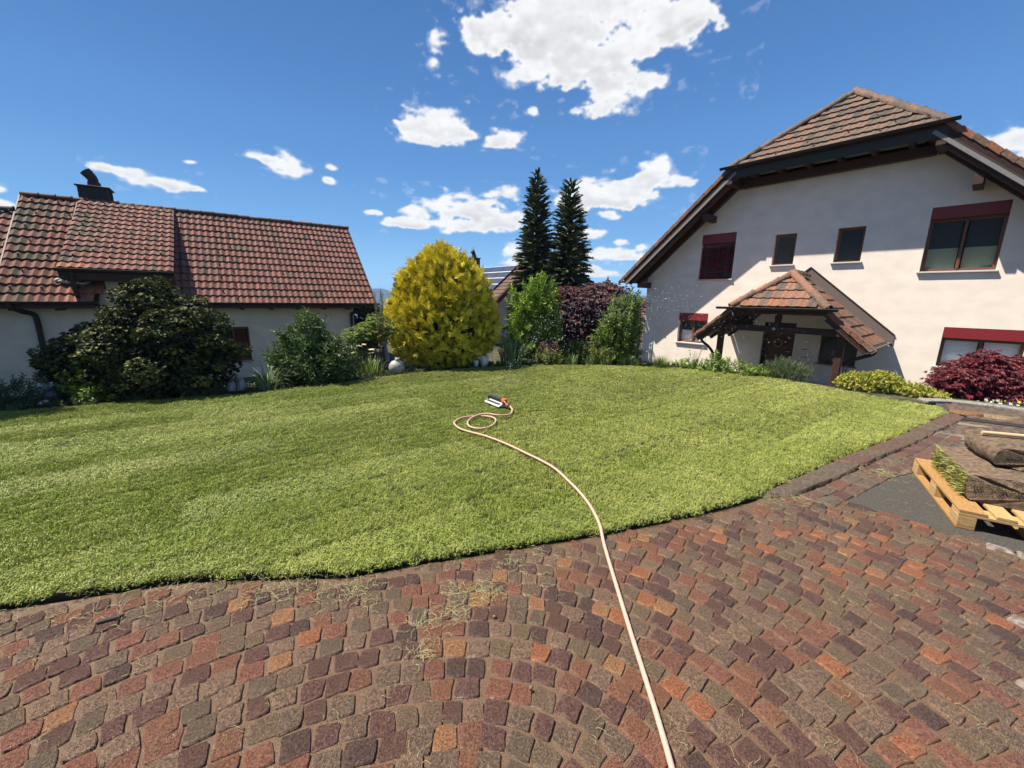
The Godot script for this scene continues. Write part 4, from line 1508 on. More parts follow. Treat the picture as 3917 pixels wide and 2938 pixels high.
	m.bar(Vector3(-1.62, 1.98, 2.60), Vector3(1.62, 1.98, 2.60), 0.15, 0.19, Vector3.UP, Color.WHITE, 0.01)
	put("beam", m.mesh(), mats.dark_wood, porch)
	m = MB.new()
	m.bar(Vector3(-1.1, 2.52, 2.60), Vector3(1.1, 2.52, 2.60), 0.14, 0.16, Vector3.UP, Color.WHITE, 0.01)
	put("beam", m.mesh(), mats.dark_wood, porch)
	m = MB.new()
	m.bar(Vector3(0.0, 2.07, 2.60), Vector3(0.0, 2.46, 2.60), 0.15, 0.17, Vector3.BACK, Color.WHITE, 0.01)
	put("king_post", m.mesh(), mats.dark_wood, porch)
	m = MB.new()
	m.ball(Vector3(-0.05, 2.0, 2.72), Vector3(0.05, 0.05, 0.04), 10)
	put("lamp", m.mesh(), mats.grey_plastic, porch)
	m = MB.new()
	m.cbox(T(0, 0.02, 1.6), Vector3(4.2, 0.1, 3.2), 0.02)
	put("floor_slab", m.mesh(), mats.slab, porch)
	pipe(porch, [Vector3(2.33, 1.60, 2.3), Vector3(2.30, 1.45, 2.3), Vector3(2.05, 1.32, 2.42), Vector3(1.84, 1.18, 2.52), Vector3(1.80, 0.9, 2.56), Vector3(1.80, 0.0, 2.56)], 0.05, mats.dark_metal)
	pipe(porch, [Vector3(-2.33, 1.60, 2.5), Vector3(-2.28, 1.42, 2.5), Vector3(-2.02, 1.25, 2.55), Vector3(-1.84, 1.05, 2.58), Vector3(-1.80, 0.8, 2.6), Vector3(-1.80, 0.0, 2.6)], 0.045, mats.dark_metal)
	# a wreath on the door and a pot plant behind the window
	var wr := thing("door_wreath", "small round twig wreath hanging on the brown front door", "wreath", world * Vector3(-0.66, 1.35, -0.10), deg_to_rad(-49.0))
	m = MB.new()
	var ring := []
	for k in 17:
		ring.append(Vector3(cos(TAU * k / 16) * 0.13, sin(TAU * k / 16) * 0.13, 0.01 * sin(k * 2.2)))
	m.tube(curve(ring, 0.02), 0.03, 0.03, 7, Color(1, 1, 1), false)
	for k in 90:
		var a := R(0, TAU)
		var c := Vector3(cos(a) * 0.13, sin(a) * 0.13, 0.02)
		var dd := Vector3(cos(a + R(0.6, 2.0)), sin(a + R(0.6, 2.0)), R(-0.2, 0.6)).normalized()
		m.leaf(c, dd, dd.cross(Vector3.BACK).normalized(), R(0.04, 0.08), 0.02)
	put("twig_ring", m.mesh(), mat("straw", Color(0.30, 0.22, 0.13), 0.9), wr)
	var pot := thing("potted_plant", "white flower pot with leafy plant on the inner sill beside the porch post", "pot plant", world * Vector3(1.02, 0.80, -0.28), 0.0)
	m = MB.new()
	m.lathe(T(0, 0, 0), PackedVector2Array([Vector2(0, 0), Vector2(0.055, 0), Vector2(0.075, 0.13), Vector2(0.068, 0.13), Vector2(0.06, 0.11), Vector2(0, 0.11)]), 14)
	put("pot", m.mesh(), mats.white_paint, pot)
	m = MB.new()
	for k in 44:
		var a := R(0, TAU)
		var dd := Vector3(cos(a) * R(0.3, 1.1), R(0.3, 1.2), sin(a) * 0.5).normalized()
		m.leaf(Vector3(0, 0.12 + R(0, 0.15), 0) + dd * R(0.0, 0.18), dd, dd.cross(Vector3.UP).normalized(), R(0.08, 0.14), 0.045, Color(0.05, 0.10, 0.03) if k % 4 else Color(0.6, 0.58, 0.55), 0.2)
	put("foliage", m.mesh(), mats.leaf, pot)

# ------------------------------------------------------------------ the long house on the left
func make_left_house() -> void:
	rng.seed = 202
	var h := thing("long_house", "low white house with long mossy red pantile roof, dormer and brown gutter", "house", Vector3(-7.305, GROUND, -18.50), deg_to_rad(35.0))
	var world := h.transform
	var ry := 5.62
	var ey := 2.51
	var ez := 3.63
	var pit := atan((ry - ey) / ez)
	var cp := cos(pit)
	var sp := sin(pit)
	var len := ez / cp
	var es := Vector3(0, -sp, cp)
	var en := Vector3(0, cp, sp)
	var tones := [Color(0.340, 0.142, 0.108), Color(0.300, 0.132, 0.102), Color(0.400, 0.175, 0.135), Color(0.265, 0.130, 0.100), Color(0.335, 0.165, 0.130), Color(0.210, 0.140, 0.100), Color(0.150, 0.112, 0.080), Color(0.54, 0.21, 0.13)]
	var ms := tile_mats("pantile", tones, 0.9)
	var f := FastNoiseLite.new()
	f.seed = 9
	f.frequency = 0.6
	# mossy, grey tiles gather towards the left verge and beside the dormer
	var tone := func(c: Vector2) -> int:
		var moss := 0.0
		moss = maxf(moss, 1.0 - absf(c.x + 9.2) / 0.55) * 0.75 if c.x < -8.2 else moss
		moss = maxf(moss, 0.7 - absf(c.x + 7.95) / 0.40)
		moss += 0.5 * f.get_noise_2dv(c * 3.0)
		if c.x < -7.35 and c.x > -8.2 and c.y > 4.0:
			return 7 if rng.randf() < 0.75 else 2
		if rng.randf() < moss:
			return 5 + rng.randi() % 2
		if rng.randf() < 0.004: return 6
		return [0, 0, 0, 1, 1, 2, 3, 4][rng.randi() % 8]
	# walls
	var wz := 3.03
	var holes := [Rect2(-7.16, 2.02, 0.82, 1.05), Rect2(-5.10, 0.60, 0.98, 1.10)]
	var front := PackedVector2Array([Vector2(-14.5, -0.6), Vector2(-0.68, -0.6), Vector2(-0.68, 2.86), Vector2(-5.98, 2.86), Vector2(-5.98, 3.5), Vector2(-7.42, 3.5), Vector2(-7.42, 2.86), Vector2(-14.5, 2.86)])
	var m := wall_mesh(front, holes, 0.32, null, T(0, 0, wz))
	# gable ends (their outline lies in y and z)
	for gx in [-0.68, -14.2]:
		m.prism(PackedVector2Array([Vector2(-wz + 0.33, -0.6), Vector2(wz - 0.33, -0.6), Vector2(wz - 0.33, 2.82), Vector2(0, ry - 0.22), Vector2(-wz + 0.33, 2.82)]), Transform3D(Basis(Vector3.FORWARD, Vector3.UP, Vector3.RIGHT), Vector3(gx, 0, 0)), 0.3)
	m.box(T(-7.5, 1.1, -wz + 0.16), Vector3(13.9, 3.4, 0.32))
	# cheeks of the dormer
	for cx in [-5.98, -7.12]:
		m.prism(PackedVector2Array([Vector2(-wz + 0.33, 2.6), Vector2(-wz + 0.33, 3.55), Vector2(-0.4, 5.1), Vector2(-0.4, 4.9)]), Transform3D(Basis(Vector3.FORWARD, Vector3.UP, Vector3.RIGHT), Vector3(cx, 0, 0)), 0.3)
	put("wall", m.mesh(), mats.stucco_left, h)
	m = MB.new()
	m.box(T(-7.5, -0.25, wz + 0.01), Vector3(13.7, 0.34, 0.05))
	put("plinth", m.mesh(), mats.plinth, h)
	m = MB.new()
	m.cbox(T(-4.02, 0.24, wz + 0.008), Vector3(0.24, 0.17, 0.02), 0.004)
	for k in 3:
		m.box(T(-4.02, 0.19 + 0.05 * k, wz + 0.022), Vector3(0.18, 0.012, 0.012))
	put("vent", m.mesh(), mats.white_paint, h)
	# roof sheets
	m = MB.new()
	var base := Vector3(0, ry, 0)
	var main_l := PackedVector2Array([Vector2(-9.42, 0), Vector2(-7.45, 0), Vector2(-7.45, 4.0), Vector2(-7.55, len + 0.03), Vector2(-9.42, len + 0.03)])
	var main_r := PackedVector2Array([Vector2(-5.93, 0), Vector2(0.02, 0), Vector2(0.02, len + 0.03), Vector2(-5.93, len + 0.03)])
	slab(m, PackedVector2Array([Vector2(-9.42, 0), Vector2(0.02, 0), Vector2(0.02, len), Vector2(-5.93, len), Vector2(-5.93, 1.2), Vector2(-7.45, 1.2), Vector2(-7.55, len), Vector2(-9.42, len)]), base, Vector3.RIGHT, es, 0.12, 0.02)
	slab(m, PackedVector2Array([Vector2(-0.02, 0), Vector2(9.42, 0), Vector2(9.42, len), Vector2(-0.02, len)]), base, Vector3.LEFT, Vector3(0, -sp, -cp), 0.12, 0.02)
	var wing0 := 0.62 / cp
	slab(m, PackedVector2Array([Vector2(-14.6, wing0), Vector2(-9.42, wing0), Vector2(-9.42, len), Vector2(-14.6, len)]), base - en * 0.07, Vector3.RIGHT, es, 0.12, 0.02)
	var roof := put("roof", m.mesh(), mats.dark_wood, h)
	var dz := 3.62
	var dy := 3.36
	var dp := atan((ry - dy) / dz)
	var dlen := dz / cos(dp)
	var des := Vector3(0, -sin(dp), cos(dp))
	var dbase := base + Vector3(0, 0.06, 0)
	m = MB.new()
	slab(m, PackedVector2Array([Vector2(-8.16, 0.1), Vector2(-5.82, 0.1), Vector2(-5.82, dlen), Vector2(-8.16, dlen)]), dbase, Vector3.RIGHT, des, 0.12, 0.02)
	put("dormer_roof", m.mesh(), mats.dark_wood, roof)
	# dark cheek boards of the dormer roof and its fascia
	m = MB.new()
	m.prism(PackedVector2Array([Vector2(-dz, dy - 0.05), Vector2(-dz, dy - 0.24), Vector2(-0.3, ry - 0.45), Vector2(-0.3, ry - 0.05)]), Transform3D(Basis(Vector3.FORWARD, Vector3.UP, Vector3.RIGHT), Vector3(-5.815, 0, 0)), 0.02)
	m.prism(PackedVector2Array([Vector2(-dz, dy - 0.05), Vector2(-dz, dy - 0.24), Vector2(-0.3, ry - 0.45), Vector2(-0.3, ry - 0.05)]), Transform3D(Basis(Vector3.FORWARD, Vector3.UP, Vector3.RIGHT), Vector3(-8.15, 0, 0)), 0.02)
	m.bar(Vector3(-8.14, dy - 0.16, dz - 0.02), Vector3(-5.83, dy - 0.16, dz - 0.02), 0.03, 0.2)
	put("dormer_fascia", m.mesh(), mats.dark_wood, roof)
	m = MB.new()
	m.bar(Vector3(-8.14, dy - 0.26, dz - 0.32), Vector3(-5.83, dy - 0.26, dz - 0.32), 0.56, 0.03)
	put("dormer_soffit", m.mesh(), mats.dark_wood, roof)
	# tiles
	var tile := tile_mesh(0.181, 0.336, 0)
	var list := []
	tile_plane(list, main_r, base, Vector3.RIGHT, es, 0.181, 0.336, tone)
	tile_plane(list, main_l, base, Vector3.RIGHT, es, 0.181, 0.336, tone)
	tile_plane(list, PackedVector2Array([Vector2(-8.16, 0.02), Vector2(-5.82, 0.02), Vector2(-5.82, dlen + 0.04), Vector2(-8.16, dlen + 0.04)]), dbase, Vector3.RIGHT, des, 0.181, 0.315, tone)
	tile_plane(list, PackedVector2Array([Vector2(-14.6, wing0), Vector2(-9.42, wing0), Vector2(-9.42, len + 0.02), Vector2(-14.6, len + 0.02)]), base - en * 0.07, Vector3.RIGHT, es, 0.181, 0.336, tone, 30.0)
	tile_plane(list, PackedVector2Array([Vector2(0, 0), Vector2(9.4, 0), Vector2(9.4, len), Vector2(0, len)]), base, Vector3.LEFT, Vector3(0, -sp, -cp), 0.181, 0.336, tone, 60.0)
	tile_finish(list, roof, tile, ms, tones, 295, world)
	var cap := cap_mesh(0.36, 0.105)
	var cms := [ms[5], ms[6], ms[6], ms[3]]
	cap_row(roof, base + Vector3(-9.42, 0.02, 0), base + Vector3(0.05, 0.02, 0), cap, 0.36, cms, Vector3.UP)
	cap_row(roof, base - en * 0.07 + es * wing0 + Vector3(-13.0, 0.05, 0), base - en * 0.07 + es * wing0 + Vector3(-9.5, 0.05, 0), cap, 0.36, cms, Vector3.UP)
	# verge edges
	m = MB.new()
	m.bar(base + Vector3(0.035, 0.0, 0) - en * 0.04, base + es * len + Vector3(0.035, 0, 0) - en * 0.04, 0.03, 0.15, en)
	put("verge_board", m.mesh(), mats.dark_wood, roof)
	m = MB.new()
	m.bar(base + Vector3(-9.435, 0.0, 0) - en * 0.02, base + es * len + Vector3(-9.435, 0, 0) - en * 0.02, 0.03, 0.12, en)
	put("verge_board", m.mesh(), mats.dark_wood, roof)
	# snow hooks in a loose pattern
	m = MB.new()
	m.bar(Vector3(0, 0.05, 0), Vector3(0, 0.055, 0.10), 0.035, 0.008)
	m.bar(Vector3(0, 0.05, 0.10), Vector3(0, 0.115, 0.125), 0.035, 0.008, Vector3.BACK)
	var hook := m.mesh()
	var hm := mat("hook_dark", Color(0.035, 0.027, 0.023), 0.95)
	var hb := Basis(Vector3.RIGHT, en, es)
	for r in 14:
		for k in 9:
			var x := -0.35 - 0.724 * k - (0.36 if r % 2 == 1 else 0.0)
			if x > -5.75 and (r + k) % 2 == 0:
				put("snow_hook", hook, hm, roof, Transform3D(hb, base + Vector3(x, 0, 0) + es * (0.336 * r + 0.16)))
		if r % 2 == 0:
			for x in [-7.9, -8.6, -9.15]:
				put("snow_hook", hook, hm, roof, Transform3D(hb, base + Vector3(x - 0.2 * (r % 4), 0, 0) + es * (0.336 * r + 0.16)))
	for r in 12:
		for k in 3:
			put("snow_hook", hook, hm, roof, Transform3D(Basis(Vector3.RIGHT, des.cross(Vector3.RIGHT), des), dbase + Vector3(-6.1 - 0.724 * k - (0.36 if r % 2 == 1 else 0.0), 0.0, 0) + des * (0.315 * r + 0.16)))
	# gutters, rafter tails, fascia
	for g in [[-14.6, -7.52], [-5.95, 0.10]]:
		put("gutter", gutter_mesh(Vector3(g[0], ey + 0.015, ez + 0.075), Vector3(g[1], ey + 0.015, ez + 0.075), 0.075), mats.dark_metal, roof)
		m = MB.new()
		m.bar(Vector3(g[0], ey - 0.09, ez - 0.02), Vector3(g[1] - 0.08, ey - 0.09, ez - 0.02), 0.03, 0.16)
		put("fascia", m.mesh(), mats.dark_wood, roof)
		m = MB.new()
		m.bar(Vector3(g[0], ey - 0.06, ez - 0.33), Vector3(g[1] - 0.08, ey - 0.06, ez - 0.33), 0.58, 0.03)
		put("soffit_board", m.mesh(), mats.dark_wood, roof)
	for k in 17:
		var x := -0.95 - 0.82 * k
		if x < -5.9 and x > -7.5: continue
		m = MB.new()
		m.bar(Vector3(x, ey - 0.15, wz - 0.1), Vector3(x, ey - 0.15, ez - 0.08), 0.11, 0.14, Vector3.UP, Color.WHITE, 0.008)
		put("rafter_tail", m.mesh(), mats.dark_wood, roof)
	put("dormer_gutter", gutter_mesh(Vector3(-8.22, dy + 0.02, dz + 0.075), Vector3(-5.80, dy + 0.02, dz + 0.075), 0.075), mats.dark_metal, roof)
	pipe(roof, [Vector3(-7.92, dy - 0.05, dz + 0.06), Vector3(-7.92, dy - 0.25, dz + 0.04), Vector3(-7.90, dy - 0.62, dz - 0.02), Vector3(-7.88, dy - 0.72, dz + 0.04)], 0.05, mats.dark_metal)
	m = MB.new()
	for k in 7:
		m.ball(Vector3(-8.30 + 0.09 * k, 3.10 - 0.015 * k + R(-0.03, 0.03), 3.10 + R(-0.04, 0.04)), Vector3(R(0.07, 0.12), R(0.04, 0.06), R(0.05, 0.08)), 8)
	put("mortar_patch", m.mesh(), mats.mortar, roof)
	pipe(h, [Vector3(-9.12, ey - 0.03, ez + 0.07), Vector3(-9.12, ey - 0.12, ez + 0.05), Vector3(-9.02, ey - 0.24, ez - 0.2), Vector3(-8.90, ey - 0.32, wz + 0.14), Vector3(-8.86, ey - 0.5, wz + 0.09), Vector3(-8.86, 1.2, wz + 0.09), Vector3(-8.86, -0.3, wz + 0.09)], 0.06, mats.dark_metal)
	pipe(h, [Vector3(-0.42, ey - 0.03, ez + 0.07), Vector3(-0.42, ey - 0.14, ez + 0.05), Vector3(-0.55, ey - 0.28, ez - 0.22), Vector3(-0.74, ey - 0.36, wz + 0.12), Vector3(-0.78, ey - 0.5, wz + 0.08), Vector3(-0.78, 1.2, wz + 0.08), Vector3(-0.78, -0.3, wz + 0.08)], 0.055, mats.dark_metal)
	# dormer window, shutters, chimney
	window(h, -7.16, -6.34, 2.02, 3.07, {"z": wz, "leaves": 2, "bars": 1, "frame": mats.dark_wood, "pleat": 0.97, "pleat_mat": mats.white_blind, "sill": false})
	window(h, -5.10, -4.12, 0.60, 1.70, {"z": wz, "leaves": 2, "frame": mats.dark_wood, "sill_mat": mats.slab})
	for q in [-4.355, -4.865]:
		var s := node("shutter", h)
		m = MB.new()
		m.bar(Vector3(q - 0.215, 0.60, wz + 0.02), Vector3(q - 0.215, 1.72, wz + 0.02), 0.04, 0.07, Vector3.BACK, Color.WHITE, 0.005)
		m.bar(Vector3(q + 0.215, 0.60, wz + 0.02), Vector3(q + 0.215, 1.72, wz + 0.02), 0.04, 0.07, Vector3.BACK, Color.WHITE, 0.005)
		for y in [0.635, 1.16, 1.685]:
			m.bar(Vector3(q - 0.18, y, wz + 0.02), Vector3(q + 0.18, y, wz + 0.02), 0.04, 0.07, Vector3.UP, Color.WHITE, 0.005)
		put("frame", m.mesh(), mats.door_wood, s)
		m = MB.new()
		m.cbox(Transform3D(Basis(Vector3.RIGHT, 0.7), Vector3.ZERO), Vector3(0.36, 0.006, 0.05), 0.002)
		var sl := m.mesh()
		for k in 24:
			var y := 0.69 + 0.0405 * k
			if absf(y - 1.16) > 0.045:
				put("slat", sl, mats.door_wood, s, T(q, y, wz + 0.02))
	m = MB.new()
	m.tube(curve([Vector3(-4.17, 1.02, wz + 0.045), Vector3(-4.17, 1.02, wz + 0.07), Vector3(-4.17, 0.90, wz + 0.07)], 0.02), 0.010, 0.010, 6)
	put("shutter_handle", m.mesh(), mats.white_paint, h)
	chimney(h, Transform3D(Basis(Vector3.UP, 0.0), Vector3(-7.82, ry - 0.35, -0.45)), Vector3(0.72, 0.86, 0.62))

# ------------------------------------------------------------------ houses further off
func simple_house(called: String, label: String, at: Vector3, turn: float, half: float, depth: float, eave: float, pitch: float, tones: Array, group := "") -> Node3D:
	# gable wall at z = 0, ridge runs back along -z
	var h := thing(called, label, "house", at, turn, group)
	var rk := tan(pitch)
	var ridge := eave + rk * half
	var m := MB.new()
	m.prism(PackedVector2Array([Vector2(-half, -3), Vector2(half, -3), Vector2(half, eave), Vector2(0, ridge), Vector2(-half, eave)]), T(0, 0, 0), depth)
	put("wall", m.mesh(), mats.stucco_grey, h)
	m = MB.new()
	var c := cos(pitch)
	var s := sin(pitch)
	var over := half + 0.6
	slab(m, PackedVector2Array([Vector2(-depth - 0.6, 0), Vector2(0.7, 0), Vector2(0.7, over / c), Vector2(-depth - 0.6, over / c)]), Vector3(0, ridge + 0.22, 0), Vector3.BACK, Vector3(-c, -s, 0), 0.2, 0.01)
	slab(m, PackedVector2Array([Vector2(depth + 0.6, 0), Vector2(-0.7, 0), Vector2(-0.7, over / c), Vector2(depth + 0.6, over / c)]), Vector3(0, ridge + 0.22, 0), Vector3.FORWARD, Vector3(c, -s, 0), 0.2, 0.01)
	var roof := put("roof", m.mesh(), mats.dark_wood, h)
	var list := []
	var pick := func(q: Vector2) -> int: return rng.randi() % tones.size()
	tile_plane(list, PackedVector2Array([Vector2(-depth - 0.6, 0), Vector2(0.7, 0), Vector2(0.7, over / c), Vector2(-depth - 0.6, over / c)]), Vector3(0, ridge + 0.22, 0), Vector3.BACK, Vector3(-c, -s, 0), 0.25, 0.36, pick)
	tile_plane(list, PackedVector2Array([Vector2(depth + 0.6, 0), Vector2(-0.7, 0), Vector2(-0.7, over / c), Vector2(depth + 0.6, over / c)]), Vector3(0, ridge + 0.22, 0), Vector3.FORWARD, Vector3(c, -s, 0), 0.25, 0.36, pick)
	tile_finish(list, roof, tile_mesh(0.25, 0.36, 1), [], tones, 0, h.transform)
	for sd in [-1.0, 1.0]:
		m = MB.new()
		m.bar(Vector3(sd * 0.05, ridge + 0.0, 0.68), Vector3(sd * over, ridge - over * rk + 0.04, 0.68), 0.05, 0.26)
		put("bargeboard", m.mesh(), mats.dark_wood, roof)
		put("gutter", gutter_mesh(Vector3(sd * (over + 0.07), eave - 0.6 * rk + 0.24, 0.7), Vector3(sd * (over + 0.07), eave - 0.6 * rk + 0.24, -depth - 0.6)), mats.dark_metal, roof)
	return h

func make_far_houses() -> void:
	rng.seed = 303
	var browns := [Color(0.19, 0.105, 0.078), Color(0.16, 0.095, 0.075), Color(0.22, 0.115, 0.08), Color(0.13, 0.09, 0.072)]
	# behind the golden conifer: gable towards the right, solar panels on the slope that faces us
	var turn := deg_to_rad(41.0)
	var at := Vector3(0.62, -1.36, -26.55)
	var h := simple_house("solar_house", "grey house behind the golden conifer with solar panels covering its roof", at, turn, 3.1, 6.0, 2.35, deg_to_rad(38.0), browns)
	var rk := tan(deg_to_rad(38.0))
	var ridge := 2.35 + rk * 3.1 + 0.26
	var c := cos(deg_to_rad(38.0))
	var s := sin(deg_to_rad(38.0))
	var es := Vector3(-c, -s, 0)
	var en := Vector3(-s, c, 0)
	var panel := MB.new()
	panel.box(T(0, 0, 0), Vector3(1.16, 0.035, 0.60))
	var pm := panel.mesh()
	var fr := MB.new()
	for z in [-0.315, 0.315]:
		fr.box(T(0, 0.008, z), Vector3(1.18, 0.04, 0.028))
	var fm := fr.mesh()
	var pb := Basis(Vector3.BACK, es.cross(Vector3.BACK), es)
	for r in 6:
		for k in 4:
			var t := Transform3D(pb, Vector3(0, ridge, 0) + es * (0.52 + 0.66 * r) + en * 0.10 + Vector3(0, 0, -0.95 - 1.2 * k))
			put("solar_panel", pm, mats.solar, h, t)
			put("panel_frame", fm, mats.silver, h, t)
	window(h, -1.35, -0.10, 1.25, 2.50, {"z": 0.14, "leaves": 2, "box": 0.28, "box_mat": mats.dark_wood, "frame": mats.brown_frame, "pleat": 0.6, "pleat_mat": mats.white_blind})
	chimney(h, T(-0.35, ridge - 0.5, -4.9), Vector3(0.62, 1.15, 0.62))
	# a roof below, between the long house and the golden conifer
	var b := simple_house("brown_roof_house", "far house with plain brown tiled roof below the garden", Vector3(-10.2, -5.4, -46.0), deg_to_rad(-68.0), 4.6, 12.0, 3.0, deg_to_rad(36.0), browns, "")
	# beyond the gabled house: only its roof edge and its chimney show
	var n := simple_house("neighbour_house", "grey house with brown roof and chimney half hidden behind the purple maple", Vector3(9.6, -1.5, -25.0), deg_to_rad(90.0), 3.6, 7.0, 0.75, deg_to_rad(32.0), browns)
	chimney(n, T(-0.9, 2.2, -4.15), Vector3(0.62, 1.42, 0.62))
	# terrace below the golden conifer: slab, rail, parasol
	var px := Vector3(-6.0, -1.75, -18.4)
	var sl := MB.new()
	sl.cbox(T(0, 0, 0), Vector3(3.4, 0.12, 3.4), 0.02)
	structure(put("terrace", sl.mesh(), mats.slab, null, Transform3D(Basis(Vector3.UP, 0.4), px + Vector3(0, 0.1, -1.0))), "pale terrace below the garden")
	var fe := thing("terrace_fence", "dark railing with thin bars on the neighbour's terrace beside the white house", "fence", Vector3(-6.35, -1.6, -16.6), deg_to_rad(-20.0))
	for k in 3:
		sl = MB.new()
		sl.cbox(T(-1.0 + 1.1 * k, 0.55, 0), Vector3(0.07, 1.3, 0.07), 0.008)
		put("post", sl.mesh(), mats.iron, fe)
	for y in [0.25, 1.15]:
		sl = MB.new()
		sl.cbox(T(0.1, y, 0), Vector3(2.3, 0.05, 0.045), 0.006)
		put("rail", sl.mesh(), mats.iron, fe)
	for k in 18:
		sl = MB.new()
		sl.box(T(-0.92 + 0.12 * k, 0.70, 0), Vector3(0.02, 0.86, 0.02))
		put("bar", sl.mesh(), mats.slab, fe)
	var pa := thing("parasol", "folded grey parasol standing on the terrace beside the golden conifer", "parasol", Vector3(-5.55, -1.6, -17.4))
	sl = MB.new()
	sl.tube(PackedVector3Array([Vector3(0, 0, 0), Vector3(0, 1.55, 0)]), 0.02, 0.02, 8)
	put("pole", sl.mesh(), mats.silver, pa)
	sl = MB.new()
	var n2 := 14
	for k in n2:
		for e in 6:
			var y0 := 1.5 - 0.20 * e
			var y1 := 1.5 - 0.20 * (e + 1)
			var r0 := 0.02 + 0.035 * e
			var r1 := 0.02 + 0.035 * (e + 1)
			var f0 := 1.0 if k % 2 == 0 else 0.6
			var f1 := 0.6 if k % 2 == 0 else 1.0
			var a0 := TAU * k / n2
			var a1 := TAU * (k + 1) / n2
			sl.quad(Vector3(cos(a0) * r0 * f0, y0, sin(a0) * r0 * f0), Vector3(cos(a1) * r0 * f1, y0, sin(a1) * r0 * f1), Vector3(cos(a1) * r1 * f1, y1, sin(a1) * r1 * f1), Vector3(cos(a0) * r1 * f0, y1, sin(a0) * r1 * f0), Vector3(cos(a0), 0.1, sin(a0)))
	put("folded_canopy", sl.mesh(), mat("canvas_grey", Color(0.32, 0.32, 0.33), 0.9), pa)

# ------------------------------------------------------------------ plants
# shoots and sprays that crowns are made of; y is the way they grow, about unit-free metres
func lance_shoot(length: float, leaves: int, leaf_len: float, leaf_w: float, spread: float, stem := 0.003, droop := 0.12) -> ArrayMesh:
	var m := MB.new()
	m.tube(PackedVector3Array([Vector3.ZERO, Vector3(0.01, length * 0.5, 0), Vector3(0, length, 0)]), stem, stem * 0.5, 4, Color(0.7, 0.6, 0.4), false)
	for k in leaves:
		var f := (k + 0.6) / leaves
		var a := k * 2.4 + R(-0.3, 0.3)
		var d := Vector3(cos(a) * spread, lerpf(0.35, 1.1, f), sin(a) * spread).normalized()
		var s := d.cross(Vector3.UP).normalized().rotated(d, R(-0.4, 0.4))
		var g := R(0.75, 1.2)
		m.leaf(Vector3(0, length * f, 0), d, s, leaf_len * R(0.75, 1.15) * lerpf(1.0, 0.7, f * f), leaf_w * R(0.85, 1.15), Color(g, g * R(0.95, 1.05), g * 0.95), droop)
	return m.mesh()

func flame_spray(length: float, blades: int, width: float, fan: float) -> ArrayMesh:
	# a flattened, upright conifer spray of narrow twigs
	var m := MB.new()
	for k in blades:
		var f := float(k) / (blades - 1) * 2.0 - 1.0
		var d := Vector3(f * fan, 1.0 - absf(f) * 0.25, R(-0.25, 0.25)).normalized()
		var l := length * R(0.65, 1.0) * (1.0 - 0.35 * absf(f))
		var s := Vector3(0, 0, 1).cross(d).normalized().rotated(d, R(-0.7, 0.7))
		var g := R(0.8, 1.15)
		var c := Color(g, g, g)
		m.leaf(Vector3(f * 0.01, 0, 0), d, s, l, width, c)
		for j in 4:
			var q := d * l * (0.25 + 0.17 * j)
			var sd := (d + s * (0.75 if j % 2 == 0 else -0.75)).normalized()
			m.leaf(q, sd, s, l * 0.34, width * 0.7, c * R(0.9, 1.1))
	return m.mesh()

func cupped_fan(r: float) -> ArrayMesh:
	# hinoki: shell-shaped sprays, layered
	var m := MB.new()
	for k in 9:
		var a := lerpf(-1.25, 1.25, k / 8.0)
		var d := Vector3(sin(a), 0.35 + 0.25 * cos(a), cos(a)).normalized()
		var s := d.cross(Vector3.UP).normalized()
		var g := R(0.75, 1.2)
		m.leaf(Vector3.ZERO, d, s, r * R(0.8, 1.05), r * 0.30, Color(g, g, g), -0.15)
		for j in 2:
			var q := d * r * (0.35 + 0.25 * j)
			for e in [-1.0, 1.0]:
				var g2 := R(0.8, 1.5)
				m.leaf(q, (d + s * 0.8 * e).normalized(), s, r * 0.38, r * 0.17, Color(g2, g2, g2 * 0.9), -0.2)
	return m.mesh()

func palmate(size: float) -> ArrayMesh:
	# a few maple leaves on one twig, lying in a layer and drooping at the tips
	var m := MB.new()
	for k in 6:
		var a := k * 1.05 + R(-0.3, 0.3)
		var at := Vector3(cos(a), R(-0.10, 0.10), sin(a)) * size * R(0.5, 1.2)
		var out := Vector3(cos(a), -0.35, sin(a)).normalized()
		var up := Vector3(R(-0.3, 0.3), 1, R(-0.3, 0.3)).normalized()
		var g := R(0.75, 1.3)
		for j in 5:
			var b := lerpf(-1.15, 1.15, j / 4.0)
			var d := out.rotated(up, b).normalized()
			var s := d.cross(up).normalized()
			m.leaf(at, d, s, size * (1.0 - 0.30 * absf(b)), size * 0.26, Color(g, g, g), 0.10)
	return m.mesh()

func needle_branch(length: float) -> ArrayMesh:
	# spruce: a drooping axis with twigs that are thick with needles; grows along z
	var m := MB.new()
	for k in 13:
		var f := (k + 1) / 13.0
		var p := Vector3(0, -0.22 * f * f * length + 0.06 * f * length, f * length)
		for e in [-1.0, 1.0]:
			var l := length * (0.38 - 0.22 * f) * R(0.8, 1.2)
			var d := Vector3(e * 0.85, -0.28 + R(-0.15, 0.15), 0.55).normalized()
			var g := R(0.7, 1.25)
			m.leaf(p, d, d.cross(Vector3.UP).normalized(), l, 0.075, Color(g, g, g), 0.1)
			m.leaf(p, d, d.cross(Vector3.RIGHT).normalized(), l, 0.065, Color(g, g, g) * 0.9, 0.1)
	for q in 4:
		var z := q * 0.25 * length
		m.leaf(Vector3(0, 0, z), Vector3(0, R(-0.1, 0.1), 1).normalized(), Vector3.RIGHT, length * 0.34, 0.07, Color(1.1, 1.15, 1.0))
		m.leaf(Vector3(0, 0, z), Vector3(R(-0.2, 0.2), 0.1, 1).normalized(), Vector3.UP, length * 0.30, 0.06, Color(0.9, 0.95, 0.85))
	return m.mesh()

